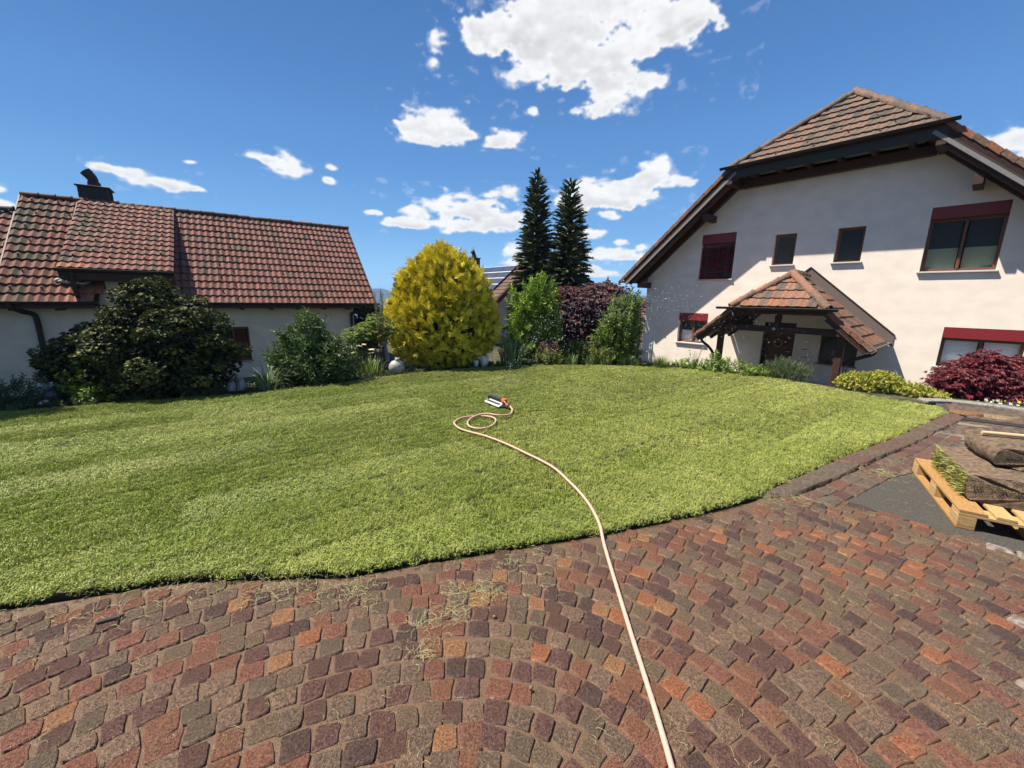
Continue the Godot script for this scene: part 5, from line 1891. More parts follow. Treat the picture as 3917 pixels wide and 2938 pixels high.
# scatter sprays over (and into) a body of ellipsoids [centre, radii]
func crown(parent: Node, called: String, sprays: Array, material: Material, lobes: Array, count: int, c1: Color, c2: Color, up: float, s0: float, s1: float, deep := 0.45, vary := 0.25) -> void:
	var w := []
	var t := []
	for k in sprays.size():
		w.append([]); t.append([])
	var total := 0.0
	for l in lobes:
		total += pow(l[1].x * l[1].y * l[1].z, 0.6667)
	for l in lobes:
		var n := int(count * pow(l[1].x * l[1].y * l[1].z, 0.6667) / total)
		for k in n:
			var d := Vector3(rng.randfn(), rng.randfn(), rng.randfn()).normalized()
			var r := 1.0 - deep * pow(rng.randf(), 1.8) + R(-0.05, 0.05)
			var p: Vector3 = l[0] + d * r * l[1]
			var buried := false
			for o in lobes:
				if o != l and ((p - o[0]) / o[1]).length() < 0.72:
					buried = true
					break
			if buried or p.y < 0.01: continue
			var nn: Vector3 = (d / l[1]).normalized()
			var y := (nn * (1.0 - up) + Vector3.UP * up + Vector3(rng.randfn(), rng.randfn(), rng.randfn()) * vary).normalized()
			var x := y.cross(Vector3(rng.randfn(), rng.randfn(), rng.randfn())).normalized()
			var b := Basis(x, y, x.cross(y)).scaled(Vector3.ONE * R(s0, s1))
			var which := rng.randi() % sprays.size()
			w[which].append(Transform3D(b, p))
			t[which].append(c1.lerp(c2, pow(rng.randf(), 1.3)))
	for k in sprays.size():
		var o := many(called, sprays[k], material, w[k], t[k], parent)

func blade_plant(count: int, height: float, width: float, lean: float, c1: Color, c2: Color, spread := 0.1) -> ArrayMesh:
	var m := MB.new()
	for k in count:
		var a := R(0, TAU)
		var d := Vector3(cos(a), 0, sin(a))
		var s := Vector3(-sin(a), 0, cos(a))
		var h := height * R(0.6, 1.05)
		var l := lean * R(0.2, 1.2)
		var base := d * spread * R(0, 1)
		var col := c1.lerp(c2, rng.randf())
		var prev := base
		var w := width * R(0.7, 1.1)
		for j in 5:
			var f0 := j / 5.0
			var f1 := (j + 1) / 5.0
			var p1 := base + Vector3.UP * h * (f1 - 0.42 * l * f1 * f1 * f1) + d * h * l * f1 * f1
			var w0 := w * (1.0 - f0 * f0) * 0.5
			var w1 := w * (1.0 - f1 * f1) * 0.5
			m.quad(prev - s * w0, prev + s * w0, p1 + s * w1, p1 - s * w1, (Vector3.UP - d * 0.5), col)
			prev = p1
	return m.mesh()

func stems(parent: Node, count: int, height: float, spread: float, r: float, material: Material, called := "stem") -> void:
	for k in count:
		var m := MB.new()
		var a := TAU * k / count + R(-0.3, 0.3)
		var d := Vector3(cos(a), 0, sin(a))
		m.tube(curve([d * 0.05 - Vector3(0, 0.1, 0), d * spread * 0.4 + Vector3(0, height * 0.5, 0), d * spread + Vector3(0, height, 0)], 0.1), r, r * 0.4, 6)
		put(called, m.mesh(), material, parent)

# breaks smooth lobes up into many small tufts sitting on them
func bumpy(lobes: Array, r: float, per: int) -> Array:
	var out := []
	for l in lobes:
		var n := int(per * pow(l[1].x * l[1].y * l[1].z, 0.6667) / 0.25)
		for k in n:
			var d := Vector3(rng.randfn(), rng.randfn() + 0.25, rng.randfn()).normalized()
			var s := r * R(0.6, 1.2)
			out.append([l[0] + d * l[1] * R(0.84, 1.04), Vector3(s, s * 0.56, s)])
	return out

func gy(x: float, z: float) -> Vector3:
	return Vector3(x, ground_y(x, z), z)

func make_plants() -> void:
	rng.seed = 404
	# soil of the beds round the lawn
	var bed := PackedVector2Array()
	var rim := PackedVector2Array([Vector2(-10.5, -3.2), Vector2(-6.75, -5.08), Vector2(-5.52, -5.74), Vector2(-4.16, -6.42), Vector2(-3.2, -7.2), Vector2(-2.18, -8.22), Vector2(-0.9, -9.1), Vector2(0.49, -9.64), Vector2(2.2, -9.75), Vector2(3.85, -9.6), Vector2(4.7, -9.2), Vector2(5.47, -8.55)])
	var mid := Vector2(-1, -3)
	var sm := MB.new()
	for k in rim.size() - 1:
		for r in 5:
			var q := []
			for c in [[k, r], [k + 1, r], [k + 1, r + 1], [k, r + 1]]:
				var p: Vector2 = rim[c[0]]
				var o: Vector2 = (p - mid).normalized() * (c[1] * 0.42 - 0.05)
				q.append(Vector3(p.x + o.x, ground_y(p.x + o.x, p.y + o.y) + 0.035, p.y + o.y))
			sm.quad(q[0], q[1], q[2], q[3], Vector3.UP)
	structure(put("flower_bed", sm.mesh(), mats.soil), "dark soil of the flower bed round the lawn")

	# --- golden conifer
	var o := thing("golden_conifer", "egg-shaped golden yellow conifer, the tallest bush at the lawn's far edge", "conifer", gy(-1.72, -9.95))
	var lobes := [[Vector3(0, 1.08, 0), Vector3(1.30, 1.12, 1.25)], [Vector3(0.02, 1.62, 0), Vector3(1.10, 1.10, 1.08)], [Vector3(0.0, 1.98, 0), Vector3(0.74, 0.86, 0.72)], [Vector3(0.05, 2.38, 0), Vector3(0.34, 0.52, 0.34)]]
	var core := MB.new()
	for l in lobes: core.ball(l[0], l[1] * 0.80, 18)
	put("dark_core", core.mesh(), mat("conifer_inner", Color(0.030, 0.026, 0.010), 1.0, "speck", 4.0), o)  # solid dark body; shade in the gaps between sprays is put into its colour
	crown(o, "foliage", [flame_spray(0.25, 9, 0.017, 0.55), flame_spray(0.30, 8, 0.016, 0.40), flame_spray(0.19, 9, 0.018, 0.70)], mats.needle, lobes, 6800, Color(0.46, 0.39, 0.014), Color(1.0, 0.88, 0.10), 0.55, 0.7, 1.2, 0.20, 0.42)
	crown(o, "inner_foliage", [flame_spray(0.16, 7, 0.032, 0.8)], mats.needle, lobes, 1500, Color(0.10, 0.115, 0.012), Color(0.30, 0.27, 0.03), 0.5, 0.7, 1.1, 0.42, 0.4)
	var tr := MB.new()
	tr.tube(PackedVector3Array([Vector3(0, -0.3, 0), Vector3(0, 1.6, 0)]), 0.09, 0.04, 8)
	put("trunk", tr.mesh(), mats.bark, o)

	# --- dark hinoki on the left
	o = thing("hinoki_cypress", "broad dark green dwarf cypress with rounded lobes in front of the white house", "conifer", gy(-5.95, -6.62))
	lobes = [[Vector3(0.12, 1.05, 0), Vector3(0.58, 0.68, 0.6)], [Vector3(0.0, 1.52, -0.1), Vector3(0.34, 0.38, 0.34)], [Vector3(-0.62, 0.72, 0.25), Vector3(0.62, 0.48, 0.5)], [Vector3(-0.98, 0.52, 0.35), Vector3(0.42, 0.36, 0.42)], [Vector3(-1.16, 0.42, 0.2), Vector3(0.28, 0.28, 0.30)], [Vector3(0.70, 0.78, 0.1), Vector3(0.48, 0.58, 0.5)], [Vector3(0.86, 1.02, -0.1), Vector3(0.28, 0.32, 0.3)], [Vector3(1.00, 0.62, 0.0), Vector3(0.32, 0.45, 0.4)], [Vector3(0.2, 0.45, 0.45), Vector3(0.95, 0.40, 0.45)], [Vector3(-0.25, 1.08, -0.1), Vector3(0.42, 0.42, 0.42)], [Vector3(0.45, 1.25, -0.2), Vector3(0.36, 0.38, 0.36)], [Vector3(0.55, 0.95, 0.35), Vector3(0.4, 0.38, 0.35)], [Vector3(-0.1, 0.75, 0.5), Vector3(0.5, 0.4, 0.35)]]
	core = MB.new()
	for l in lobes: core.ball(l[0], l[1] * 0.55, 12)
	put("dark_core", core.mesh(), mat("hinoki_inner", Color(0.012, 0.012, 0.008), 1.0), o)  # near-black filler bodies, coloured as the deep shade inside the bush
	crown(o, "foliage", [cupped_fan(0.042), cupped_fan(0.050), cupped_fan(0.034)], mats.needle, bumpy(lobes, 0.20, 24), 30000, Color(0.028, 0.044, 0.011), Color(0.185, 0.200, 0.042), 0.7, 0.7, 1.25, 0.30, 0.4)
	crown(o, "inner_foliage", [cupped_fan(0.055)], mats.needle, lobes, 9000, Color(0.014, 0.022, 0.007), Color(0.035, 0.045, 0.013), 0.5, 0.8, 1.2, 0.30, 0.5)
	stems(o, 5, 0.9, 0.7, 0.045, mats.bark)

	# --- broadleaf shrub by the shutter
	o = thing("broadleaf_shrub", "bushy shrub with long pointed dark green leaves before the white wall", "shrub", gy(-3.82, -7.62))
	lobes = [[Vector3(-0.12, 0.62, 0), Vector3(0.42, 0.52, 0.42)], [Vector3(-0.05, 0.92, 0), Vector3(0.30, 0.32, 0.30)], [Vector3(0.45, 0.38, 0.1), Vector3(0.38, 0.36, 0.36)], [Vector3(-0.3, 0.36, 0.15), Vector3(0.36, 0.32, 0.34)], [Vector3(0.15, 0.3, 0.3), Vector3(0.5, 0.3, 0.3)]]
	crown(o, "foliage", [lance_shoot(0.20, 11, 0.125, 0.036, 1.0), lance_shoot(0.16, 9, 0.11, 0.036, 1.1)], mats.leaf, lobes, 700, Color(0.045, 0.090, 0.022), Color(0.150, 0.235, 0.080), 0.55, 0.8, 1.4, 0.7, 0.3)
	stems(o, 7, 0.8, 0.3, 0.010, mats.stem)
	# --- leek-like plants in front of it
	o = thing("strap_leaf_plant", "grey-green strap-leaved plant arching over the lawn edge beside the broadleaf shrub", "plant", gy(-4.28, -6.88))
	put("foliage", blade_plant(90, 0.60, 0.022, 0.9, Color(0.10, 0.16, 0.08), Color(0.30, 0.36, 0.22), 0.16), mats.blade, o)
	put("flower_stalk", blade_plant(14, 0.42, 0.028, 1.3, Color(0.18, 0.30, 0.05), Color(0.34, 0.44, 0.08), 0.3), mats.blade, o)
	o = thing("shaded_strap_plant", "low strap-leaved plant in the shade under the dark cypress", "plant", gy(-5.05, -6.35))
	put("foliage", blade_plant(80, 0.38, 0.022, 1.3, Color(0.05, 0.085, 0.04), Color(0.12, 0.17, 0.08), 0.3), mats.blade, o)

	# --- small maple-like bush and whips beside the white house
	o = thing("light_green_maple", "thin little tree with light green feathery leaves at the white house's corner", "tree", gy(-3.12, -9.1))
	lobes = [[Vector3(-0.15, 0.98, 0), Vector3(0.52, 0.22, 0.4)], [Vector3(0.35, 1.02, 0), Vector3(0.40, 0.25, 0.35)], [Vector3(-0.45, 0.85, 0.1), Vector3(0.3, 0.14, 0.25)], [Vector3(0.05, 1.25, 0), Vector3(0.26, 0.16, 0.25)], [Vector3(-0.42, 0.55, 0.2), Vector3(0.22, 0.1, 0.2)]]
	crown(o, "foliage", [palmate(0.065)], mats.leaf, lobes, 420, Color(0.10, 0.17, 0.025), Color(0.30, 0.36, 0.06), 0.75, 0.8, 1.2, 0.9, 0.2)
	stems(o, 5, 1.0, 0.4, 0.012, mats.stem)
	o = thing("whip_shrub", "tall thin shrub of a few reddish whips with sparse tips against the sky", "shrub", gy(-2.86, -8.72))
	for k in 7:
		var m := MB.new()
		var a := R(0, TAU)
		var top := Vector3(cos(a) * R(0.05, 0.24), R(1.55, 2.05), sin(a) * 0.12)
		var pts := curve([Vector3(R(-0.06, 0.06), -0.1, R(-0.05, 0.05)), top * 0.5 + Vector3(R(-0.05, 0.05), 0, 0), top], 0.08)
		m.tube(pts, 0.008, 0.003, 5)
		put("stem", m.mesh(), mats.red_stem, o)
		m = MB.new()
		for j in 46:
			var f := R(0.62, 1.0)
			var p: Vector3 = pts[int(f * (pts.size() - 1))]
			var b := R(0, TAU)
			var d := Vector3(cos(b) * 0.5, 1.0, sin(b) * 0.5).normalized()
			m.leaf(p, d, d.cross(Vector3(sin(b), 0, cos(b))).normalized(), R(0.04, 0.09), 0.012, Color(0.20, 0.26, 0.15).lerp(Color(0.33, 0.36, 0.24), rng.randf()))
		put("foliage", m.mesh(), mats.leaf, o)
	o = thing("daffodil_clump", "clump of upright green leaves with cream flower heads left of the ceramic ball", "flowers", gy(-2.98, -8.30))
	put("foliage", blade_plant(110, 0.52, 0.026, 0.45, Color(0.10, 0.17, 0.04), Color(0.24, 0.32, 0.09), 0.26), mats.blade, o)
	for k in 7:
		var p := Vector3(R(-0.3, 0.1), R(0.50, 0.68), R(-0.1, 0.1))
		var m := MB.new()
		m.tube(curve([Vector3(p.x * 0.6, 0, p.z), p * 0.6 + Vector3(p.x * 0.2, 0, 0), p], 0.05), 0.005, 0.004, 5)
		put("stalk", m.mesh(), mats.stem, o)
		m = MB.new()
		for j in 9:
			var a := TAU * j / 9
			var d := Vector3(cos(a), R(-0.3, 0.4), sin(a)).normalized()
			m.leaf(p, d, d.cross(Vector3.UP).normalized(), 0.06, 0.045, Color(0.75, 0.70, 0.48))
		put("flower", m.mesh(), mats.petal, o)

	# --- right of the golden conifer
	o = thing("iris_clump", "clump of broad sword-shaped iris leaves at the golden conifer's right foot", "plant", gy(-0.02, -9.55))
	put("foliage", blade_plant(120, 0.78, 0.034, 0.42, Color(0.075, 0.125, 0.055), Color(0.18, 0.25, 0.11), 0.32), mats.blade, o)
	o = thing("bright_green_shrub", "tall shrub with bright green pointed leaves in front of the spruces", "shrub", gy(0.52, -10.55))
	o.scale = Vector3(0.88, 0.97, 0.88)
	lobes = [[Vector3(0.05, 1.35, 0), Vector3(0.60, 0.52, 0.5)], [Vector3(0.15, 1.75, 0), Vector3(0.36, 0.42, 0.34)], [Vector3(-0.22, 1.55, 0.1), Vector3(0.36, 0.36, 0.3)], [Vector3(0.35, 1.0, 0), Vector3(0.44, 0.5, 0.4)], [Vector3(-0.25, 0.95, 0.1), Vector3(0.34, 0.5, 0.3)], [Vector3(-0.45, 0.5, 0.2), Vector3(0.3, 0.4, 0.3)], [Vector3(0.1, 0.5, 0.1), Vector3(0.4, 0.45, 0.3)]]
	crown(o, "foliage", [lance_shoot(0.26, 12, 0.125, 0.038, 0.9), lance_shoot(0.20, 10, 0.11, 0.036, 1.0)], mats.leaf, lobes, 900, Color(0.10, 0.19, 0.020), Color(0.34, 0.46, 0.07), 0.6, 0.75, 1.5, 0.7, 0.32)
	stems(o, 8, 1.3, 0.35, 0.012, mats.stem)
	o = thing("purple_maple", "wide purple-leaved maple tree between the green shrubs beside the cream house", "tree", gy(2.15, -11.45))
	o.scale = Vector3(1.08, 1.04, 1.0)
	lobes = [[Vector3(0.1, 1.75, 0), Vector3(0.95, 0.36, 0.8)], [Vector3(-0.35, 1.35, 0.1), Vector3(0.70, 0.55, 0.6)], [Vector3(0.55, 1.35, 0.1), Vector3(0.75, 0.48, 0.6)], [Vector3(0.1, 1.0, 0.25), Vector3(0.75, 0.45, 0.5)], [Vector3(1.05, 1.75, 0), Vector3(0.42, 0.18, 0.4)], [Vector3(-0.55, 1.95, 0), Vector3(0.45, 0.2, 0.4)], [Vector3(0.3, 2.08, 0), Vector3(0.6, 0.18, 0.45)], [Vector3(0.15, 0.62, 0.1), Vector3(0.6, 0.45, 0.45)]]
	crown(o, "foliage", [palmate(0.095), palmate(0.08)], mats.leaf, lobes, 2300, Color(0.060, 0.018, 0.023), Color(0.190, 0.066, 0.074), 0.8, 0.85, 1.3, 0.75, 0.18)
	stems(o, 6, 1.5, 0.7, 0.022, mats.bark)
	o = thing("green_bay_shrub", "green pointed-leaf shrub close to the cream house's corner", "shrub", gy(2.66, -10.25))
	o.scale = Vector3(0.84, 1.0, 0.84)
	lobes = [[Vector3(0.05, 1.0, 0), Vector3(0.42, 0.55, 0.4)], [Vector3(0.3, 1.38, 0), Vector3(0.26, 0.34, 0.26)], [Vector3(-0.25, 0.6, 0.1), Vector3(0.36, 0.44, 0.3)], [Vector3(0.28, 0.6, 0.1), Vector3(0.36, 0.5, 0.3)]]
	crown(o, "foliage", [lance_shoot(0.24, 11, 0.12, 0.034, 0.95), lance_shoot(0.20, 9, 0.105, 0.032, 1.0)], mats.leaf, lobes, 640, Color(0.07, 0.135, 0.020), Color(0.25, 0.34, 0.065), 0.6, 0.75, 1.45, 0.7, 0.3)
	stems(o, 7, 1.1, 0.3, 0.012, mats.stem)
	# low green plants between them
	for q in [[0.95, -9.98, 0.30, "low dark leafy plant under the bright green shrub"], [1.75, -10.35, 0.52, "small yellow-green bush under the purple maple"], [2.35, -10.05, 0.42, "small bush left of the green shrub at the house corner"]]:
		o = thing("low_bush", q[3], "shrub", gy(q[0], q[1]), 0.0, "low bushes under the maple")
		var hh: float = q[2]
		crown(o, "foliage", [lance_shoot(0.14, 9, 0.07, 0.026, 1.0)], mats.leaf, [[Vector3(0, hh * 0.5, 0), Vector3(0.42, hh * 0.55, 0.32)]], 190, Color(0.06, 0.10, 0.02), Color(0.26, 0.30, 0.06), 0.6, 0.8, 1.2, 0.8, 0.3)
	var row := [[1.05, 0.34], [1.45, 0.40], [1.9, 0.36], [2.3, 0.44], [2.7, 0.40], [3.0, 0.38]]
	var words := ["nearest the bright shrub", "second from the bright shrub", "before the purple maple", "left of the corner shrub", "before the corner shrub", "beside the house downpipe"]
	for k in row.size():
		o = thing("sword_leaf_tuft", "tuft of upright sword leaves at the lawn edge, " + words[k], "plant", gy(row[k][0], -9.86 + 0.05 * (k % 2)), 0.0, "sword-leaf tufts along the far lawn edge")
		put("foliage", blade_plant(52, row[k][1], 0.020, 0.4, Color(0.07, 0.13, 0.03), Color(0.22, 0.30, 0.09), 0.16), mats.blade, o)
	o = thing("grass_clump", "rounded clump of fine arching grass before the cream wall", "ornamental grass", gy(3.58, -9.62))
	put("foliage", blade_plant(420, 0.44, 0.008, 0.75, Color(0.09, 0.14, 0.03), Color(0.24, 0.29, 0.09), 0.20), mats.blade, o)
	o = thing("white_flowered_plant", "spindly pale plant standing against the cream wall below the small window", "plant", gy(4.40, -9.62))
	for k in 6:
		var m := MB.new()
		var p := Vector3(R(-0.16, 0.16), R(0.40, 0.58), R(-0.08, 0.08))
		m.tube(curve([Vector3(p.x * 0.4, -0.05, 0), p * 0.6, p], 0.05), 0.004, 0.003, 4)
		put("stem", m.mesh(), mats.stem, o)
		m = MB.new()
		for j in 22:
			var a := R(0, TAU)
			var d := Vector3(cos(a), R(-0.2, 0.5), sin(a)).normalized()
			m.leaf(p * R(0.35, 1.0), d, d.cross(Vector3.UP).normalized(), 0.045, 0.026, Color(0.34, 0.38, 0.26).lerp(Color(0.55, 0.56, 0.46), rng.randf()))
		put("foliage", m.mesh(), mats.leaf, o)
	o = thing("ground_cover_patch", "low bright green leafy ground cover along the lawn edge before the porch", "plant", gy(4.75, -9.18), deg_to_rad(-35.0))
	crown(o, "foliage", [lance_shoot(0.10, 9, 0.06, 0.034, 1.2), lance_shoot(0.08, 8, 0.05, 0.03, 1.2)], mats.leaf, [[Vector3(-0.4, 0.08, 0), Vector3(0.55, 0.16, 0.25)], [Vector3(0.25, 0.10, 0.05), Vector3(0.6, 0.20, 0.28)], [Vector3(-0.1, 0.22, -0.05), Vector3(0.12, 0.24, 0.12)], [Vector3(0.75, 0.06, 0.0), Vector3(0.3, 0.12, 0.22)]], 560, Color(0.12, 0.21, 0.03), Color(0.30, 0.40, 0.08), 0.75, 0.8, 1.3, 0.7, 0.3)
	o = thing("lavender_cushion", "grey-green cushion of lavender in front of the porch door", "shrub", gy(5.92, -8.62))
	crown(o, "foliage", [lance_shoot(0.14, 14, 0.05, 0.007, 0.5)], mats.leaf, [[Vector3(-0.05, 0.12, 0), Vector3(0.36, 0.26, 0.30)], [Vector3(0.3, 0.08, 0), Vector3(0.22, 0.18, 0.2)]], 620, Color(0.10, 0.15, 0.07), Color(0.22, 0.28, 0.15), 0.6, 0.8, 1.2, 0.6, 0.3)
	o = thing("euonymus_cushion", "spreading low bush with bright yellow-green leaves beside the right porch post", "shrub", gy(7.02, -7.55), deg_to_rad(-35.0))
	o.scale = Vector3(0.84, 0.82, 0.84)
	lobes = [[Vector3(-0.35, 0.16, 0), Vector3(0.42, 0.24, 0.35)], [Vector3(0.05, 0.2, -0.05), Vector3(0.34, 0.26, 0.34)], [Vector3(0.45, 0.10, 0.1), Vector3(0.40, 0.18, 0.3)], [Vector3(0.85, 0.06, 0.2), Vector3(0.26, 0.13, 0.22)]]
	crown(o, "foliage", [lance_shoot(0.07, 12, 0.040, 0.024, 1.1), lance_shoot(0.06, 10, 0.036, 0.022, 1.2)], mats.leaf, lobes, 1500, Color(0.25, 0.30, 0.025), Color(0.62, 0.58, 0.11), 0.7, 0.8, 1.2, 0.6, 0.3)
	o = thing("red_maple_bush", "wide dark red maple bush in front of the large ground-floor window", "shrub", Vector3(9.85, -0.55, -8.10), 0.0)
	o.scale = Vector3(0.97, 1.10, 1.0)
	lobes = [[Vector3(-0.55, 0.55, 0), Vector3(0.62, 0.42, 0.5)], [Vector3(0.15, 0.62, 0), Vector3(0.7, 0.42, 0.6)], [Vector3(0.9, 0.65, 0.1), Vector3(0.7, 0.45, 0.6)], [Vector3(-0.95, 0.62, 0.1), Vector3(0.35, 0.22, 0.3)], [Vector3(-0.3, 0.95, 0), Vector3(0.3, 0.2, 0.3)], [Vector3(0.2, 0.25, 0.3), Vector3(1.0, 0.3, 0.4)], [Vector3(1.4, 0.5, 0.2), Vector3(0.6, 0.45, 0.5)]]
	crown(o, "foliage", [palmate(0.085), palmate(0.07)], mats.leaf, lobes, 2600, Color(0.085, 0.009, 0.017), Color(0.260, 0.030, 0.046), 0.75, 0.85, 1.25, 0.7, 0.22)
	stems(o, 6, 0.7, 0.6, 0.02, mats.bark)
	o = thing("pansies", "cluster of white, yellow and dark violet pansies below the red maple bush", "flowers", Vector3(9.28, -0.36, -7.30))
	crown(o, "foliage", [lance_shoot(0.06, 8, 0.04, 0.024, 1.1)], mats.leaf, [[Vector3(0, 0.05, 0), Vector3(0.42, 0.12, 0.26)]], 200, Color(0.04, 0.08, 0.02), Color(0.10, 0.16, 0.04), 0.7, 0.8, 1.2, 0.7, 0.3)
	for k in 64:
		var m := MB.new()
		var p := Vector3(R(-0.42, 0.42), R(0.12, 0.20), R(-0.2, 0.26))
		var kind := rng.randi() % 10
		var col := Color(0.72, 0.70, 0.66)
		if p.x > 0.05: col = Color(0.70, 0.42, 0.02) if kind < 4 else Color(0.04, 0.012, 0.10)
		elif kind > 7: col = Color(0.05, 0.02, 0.12)
		var face := Vector3(R(-0.5, 0.3), 0.7, 0.8).normalized()
		var s := face.cross(Vector3.UP).normalized()
		for j in 5:
			var d := s.rotated(face, TAU * j / 5 + 0.3)
			m.leaf(p, d, d.cross(face).normalized(), 0.032, 0.034, col)
		put("flower", m.mesh(), mats.petal, o)

	# --- shaded ground cover at the far left
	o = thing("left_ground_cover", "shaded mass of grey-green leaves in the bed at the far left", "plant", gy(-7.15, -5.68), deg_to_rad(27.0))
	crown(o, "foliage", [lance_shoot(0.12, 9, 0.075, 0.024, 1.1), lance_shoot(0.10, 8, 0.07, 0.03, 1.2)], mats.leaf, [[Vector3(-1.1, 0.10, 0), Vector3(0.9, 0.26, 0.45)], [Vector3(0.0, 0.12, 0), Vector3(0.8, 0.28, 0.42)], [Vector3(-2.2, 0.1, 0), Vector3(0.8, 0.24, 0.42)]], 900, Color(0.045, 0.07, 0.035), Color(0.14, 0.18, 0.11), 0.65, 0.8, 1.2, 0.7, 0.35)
	o = thing("lime_leaf_plant", "little plant with sunlit lime leaves left of the dark cypress", "plant", gy(-6.62, -5.92))
	crown(o, "foliage", [lance_shoot(0.09, 9, 0.065, 0.04, 1.2)], mats.leaf, [[Vector3(0.1, 0.28, 0), Vector3(0.26, 0.20, 0.2)], [Vector3(0.35, 0.12, 0.1), Vector3(0.25, 0.18, 0.2)]], 130, Color(0.16, 0.28, 0.02), Color(0.42, 0.48, 0.06), 0.7, 0.8, 1.2, 0.8, 0.3)
	o = thing("bed_undergrowth", "low mixed leaves covering the soil along the beds", "undergrowth", Vector3.ZERO)
	o.set_meta("kind", "stuff")
	var w := []
	var t := []
	for k in 1500:
		var q := rng.randi() % 10
		var f := rng.randf()
		var p := rim[q].lerp(rim[q + 1], f)
		p += (p - mid).normalized() * R(0.08, 1.5)
		var g := gy(p.x, p.y)
		w.append(Transform3D(Basis(Vector3.UP, R(0, TAU)).scaled(Vector3.ONE * R(0.5, 1.1)), g + Vector3(0, 0.02, 0)))
		t.append(Color(0.05, 0.085, 0.025).lerp(Color(0.15, 0.20, 0.06), rng.randf()))
	many("leaves", lance_shoot(0.09, 9, 0.07, 0.026, 1.2), mats.leaf, w, t, o)

	# --- the neighbour's trees beside and behind the viewer: they shade the lawn's left end and show in the window panes
	var big := [[-12.9, -6.5, 10.5, 2.2, "tall leafy tree left of the view shading the lawn's left end"], [-14.8, 1.8, 12.0, 4.0, "tall leafy tree left behind the viewer mirrored in the windows"], [-11.6, 8.0, 12.5, 4.2, "tall leafy tree behind the viewer mirrored in the large window"]]
	for q in big:
		o = thing("leafy_tree", q[4], "tree", Vector3(q[0], -0.3, q[1]), 0.0, "trees behind the viewer")
		var m := MB.new()
		m.tube(curve([Vector3(0, -0.3, 0), Vector3(0.1, 3.0, 0.1), Vector3(0, 8.0, 0)], 0.4), 0.28, 0.09, 9)
		put("trunk", m.mesh(), mats.bark, o)
		var lb := []
		for k in 14:
			var a := R(0, TAU)
			var rr: float = q[3] * R(0.2, 0.75)
			lb.append([Vector3(cos(a) * rr, q[2] * R(0.36, 0.90), sin(a) * rr), Vector3(1.5, 1.2, 1.5) * R(0.7, 1.15)])
		crown(o, "crown", [lance_shoot(0.5, 11, 0.26, 0.15, 1.1, 0.008)], mats.leaf, lb, 3600, Color(0.04, 0.08, 0.015), Color(0.13, 0.19, 0.04), 0.5, 0.8, 1.3, 0.6, 0.4)
	# --- spruces
	var heights := [[1.02, -20.1, 8.40, 1.60, "taller dark spruce, the left one of the pair behind the shrubs"], [2.52, -19.6, 7.95, 1.85, "slimmer-topped dark spruce, the right one of the pair behind the shrubs"]]
	var sprays := [needle_branch(0.55), needle_branch(0.50)]
	for q in heights:
		o = thing("spruce_tree", q[4], "spruce", Vector3(q[0], -1.3, q[1]), 0.0, "pair of spruces behind the garden")
		var m := MB.new()
		m.tube(PackedVector3Array([Vector3(0, -0.4, 0), Vector3(0.03, q[2] * 0.5, 0), Vector3(0, q[2] * 0.98, 0)]), 0.17, 0.015, 8)
		put("trunk", m.mesh(), mats.bark, o)
		w = []
		t = []
		var y := 0.5
		while y < q[2]:
			var f: float = y / q[2]
			var rad: float = q[3] * 0.5 * pow(1.0 - f, 0.52) * 1.38 * R(0.85, 1.12) + 0.05
			var n := int(10 + 14 * (1.0 - f))
			for k in n:
				var a := TAU * k / n + R(-0.35, 0.35)
				var reach := rad * R(0.72, 1.16)
				var steps := maxi(1, int(ceil(reach / 0.30)))
				for j in steps:
					var rr: float = reach * (j + 0.35) / steps
					var d := Vector3(sin(a), lerpf(0.30, -0.18, clampf(rr / 0.8, 0, 1)) + 0.55 * f * f, cos(a)).normalized()
					var x := Vector3.UP.cross(d).normalized().rotated(d, R(-0.5, 0.5))
					var b := Basis(x, d.cross(x), d).scaled(Vector3.ONE * R(0.75, 1.15) * lerpf(1.0, 0.55, f))
					w.append(Transform3D(b, Vector3(sin(a) * rr, y + R(-0.24, 0.24) - 0.16 * rr * rr, cos(a) * rr)))
					t.append(Color(0.046, 0.060, 0.022).lerp(Color(0.210, 0.230, 0.085), pow(rng.randf(), 1.5)))
			y += 0.15
		many("branches", sprays[0], mats.needle, w, t, o)
		m = MB.new()
		m.leaf(Vector3(0, q[2] - 0.25, 0), Vector3.UP, Vector3.RIGHT, 0.55, 0.08)
		m.leaf(Vector3(0, q[2] - 0.25, 0), Vector3.UP, Vector3.BACK, 0.55, 0.08)
		put("leader", m.mesh(), mat("leader_green", Color(0.05, 0.06, 0.025), 0.9), o)
	# dark conifers in the gap by the white house
	for q in [[-8.2, -30.0, 3.9, 0.55, "narrow dark columnar conifer peeping out left of the golden conifer"], [-7.3, -19.2, 2.6, 1.3, "dark rounded conifer behind the white house's corner"], [-7.75, -28.6, 3.1, 0.42, "smaller thin conifer left of the columnar one"]]:
		o = thing("dark_conifer", q[4], "conifer", Vector3(q[0], ground_y(q[0], q[1]), q[1]))
		var base_y: float = 0.8 if q[3] < 1.0 else 0.0
		var hh: float = q[2] + base_y
		crown(o, "foliage", [flame_spray(0.34, 7, 0.05, 0.6)], mats.needle, [[Vector3(0, hh * 0.5, 0), Vector3(q[3], hh * 0.5, q[3])]], 700, Color(0.022, 0.034, 0.014), Color(0.06, 0.075, 0.03), 0.7, 0.8, 1.2, 0.5, 0.3)
		var m := MB.new()
		m.tube(PackedVector3Array([Vector3(0, -0.3, 0), Vector3(0, hh * 0.9, 0)]), 0.10, 0.02, 7)
		put("trunk", m.mesh(), mats.bark, o)

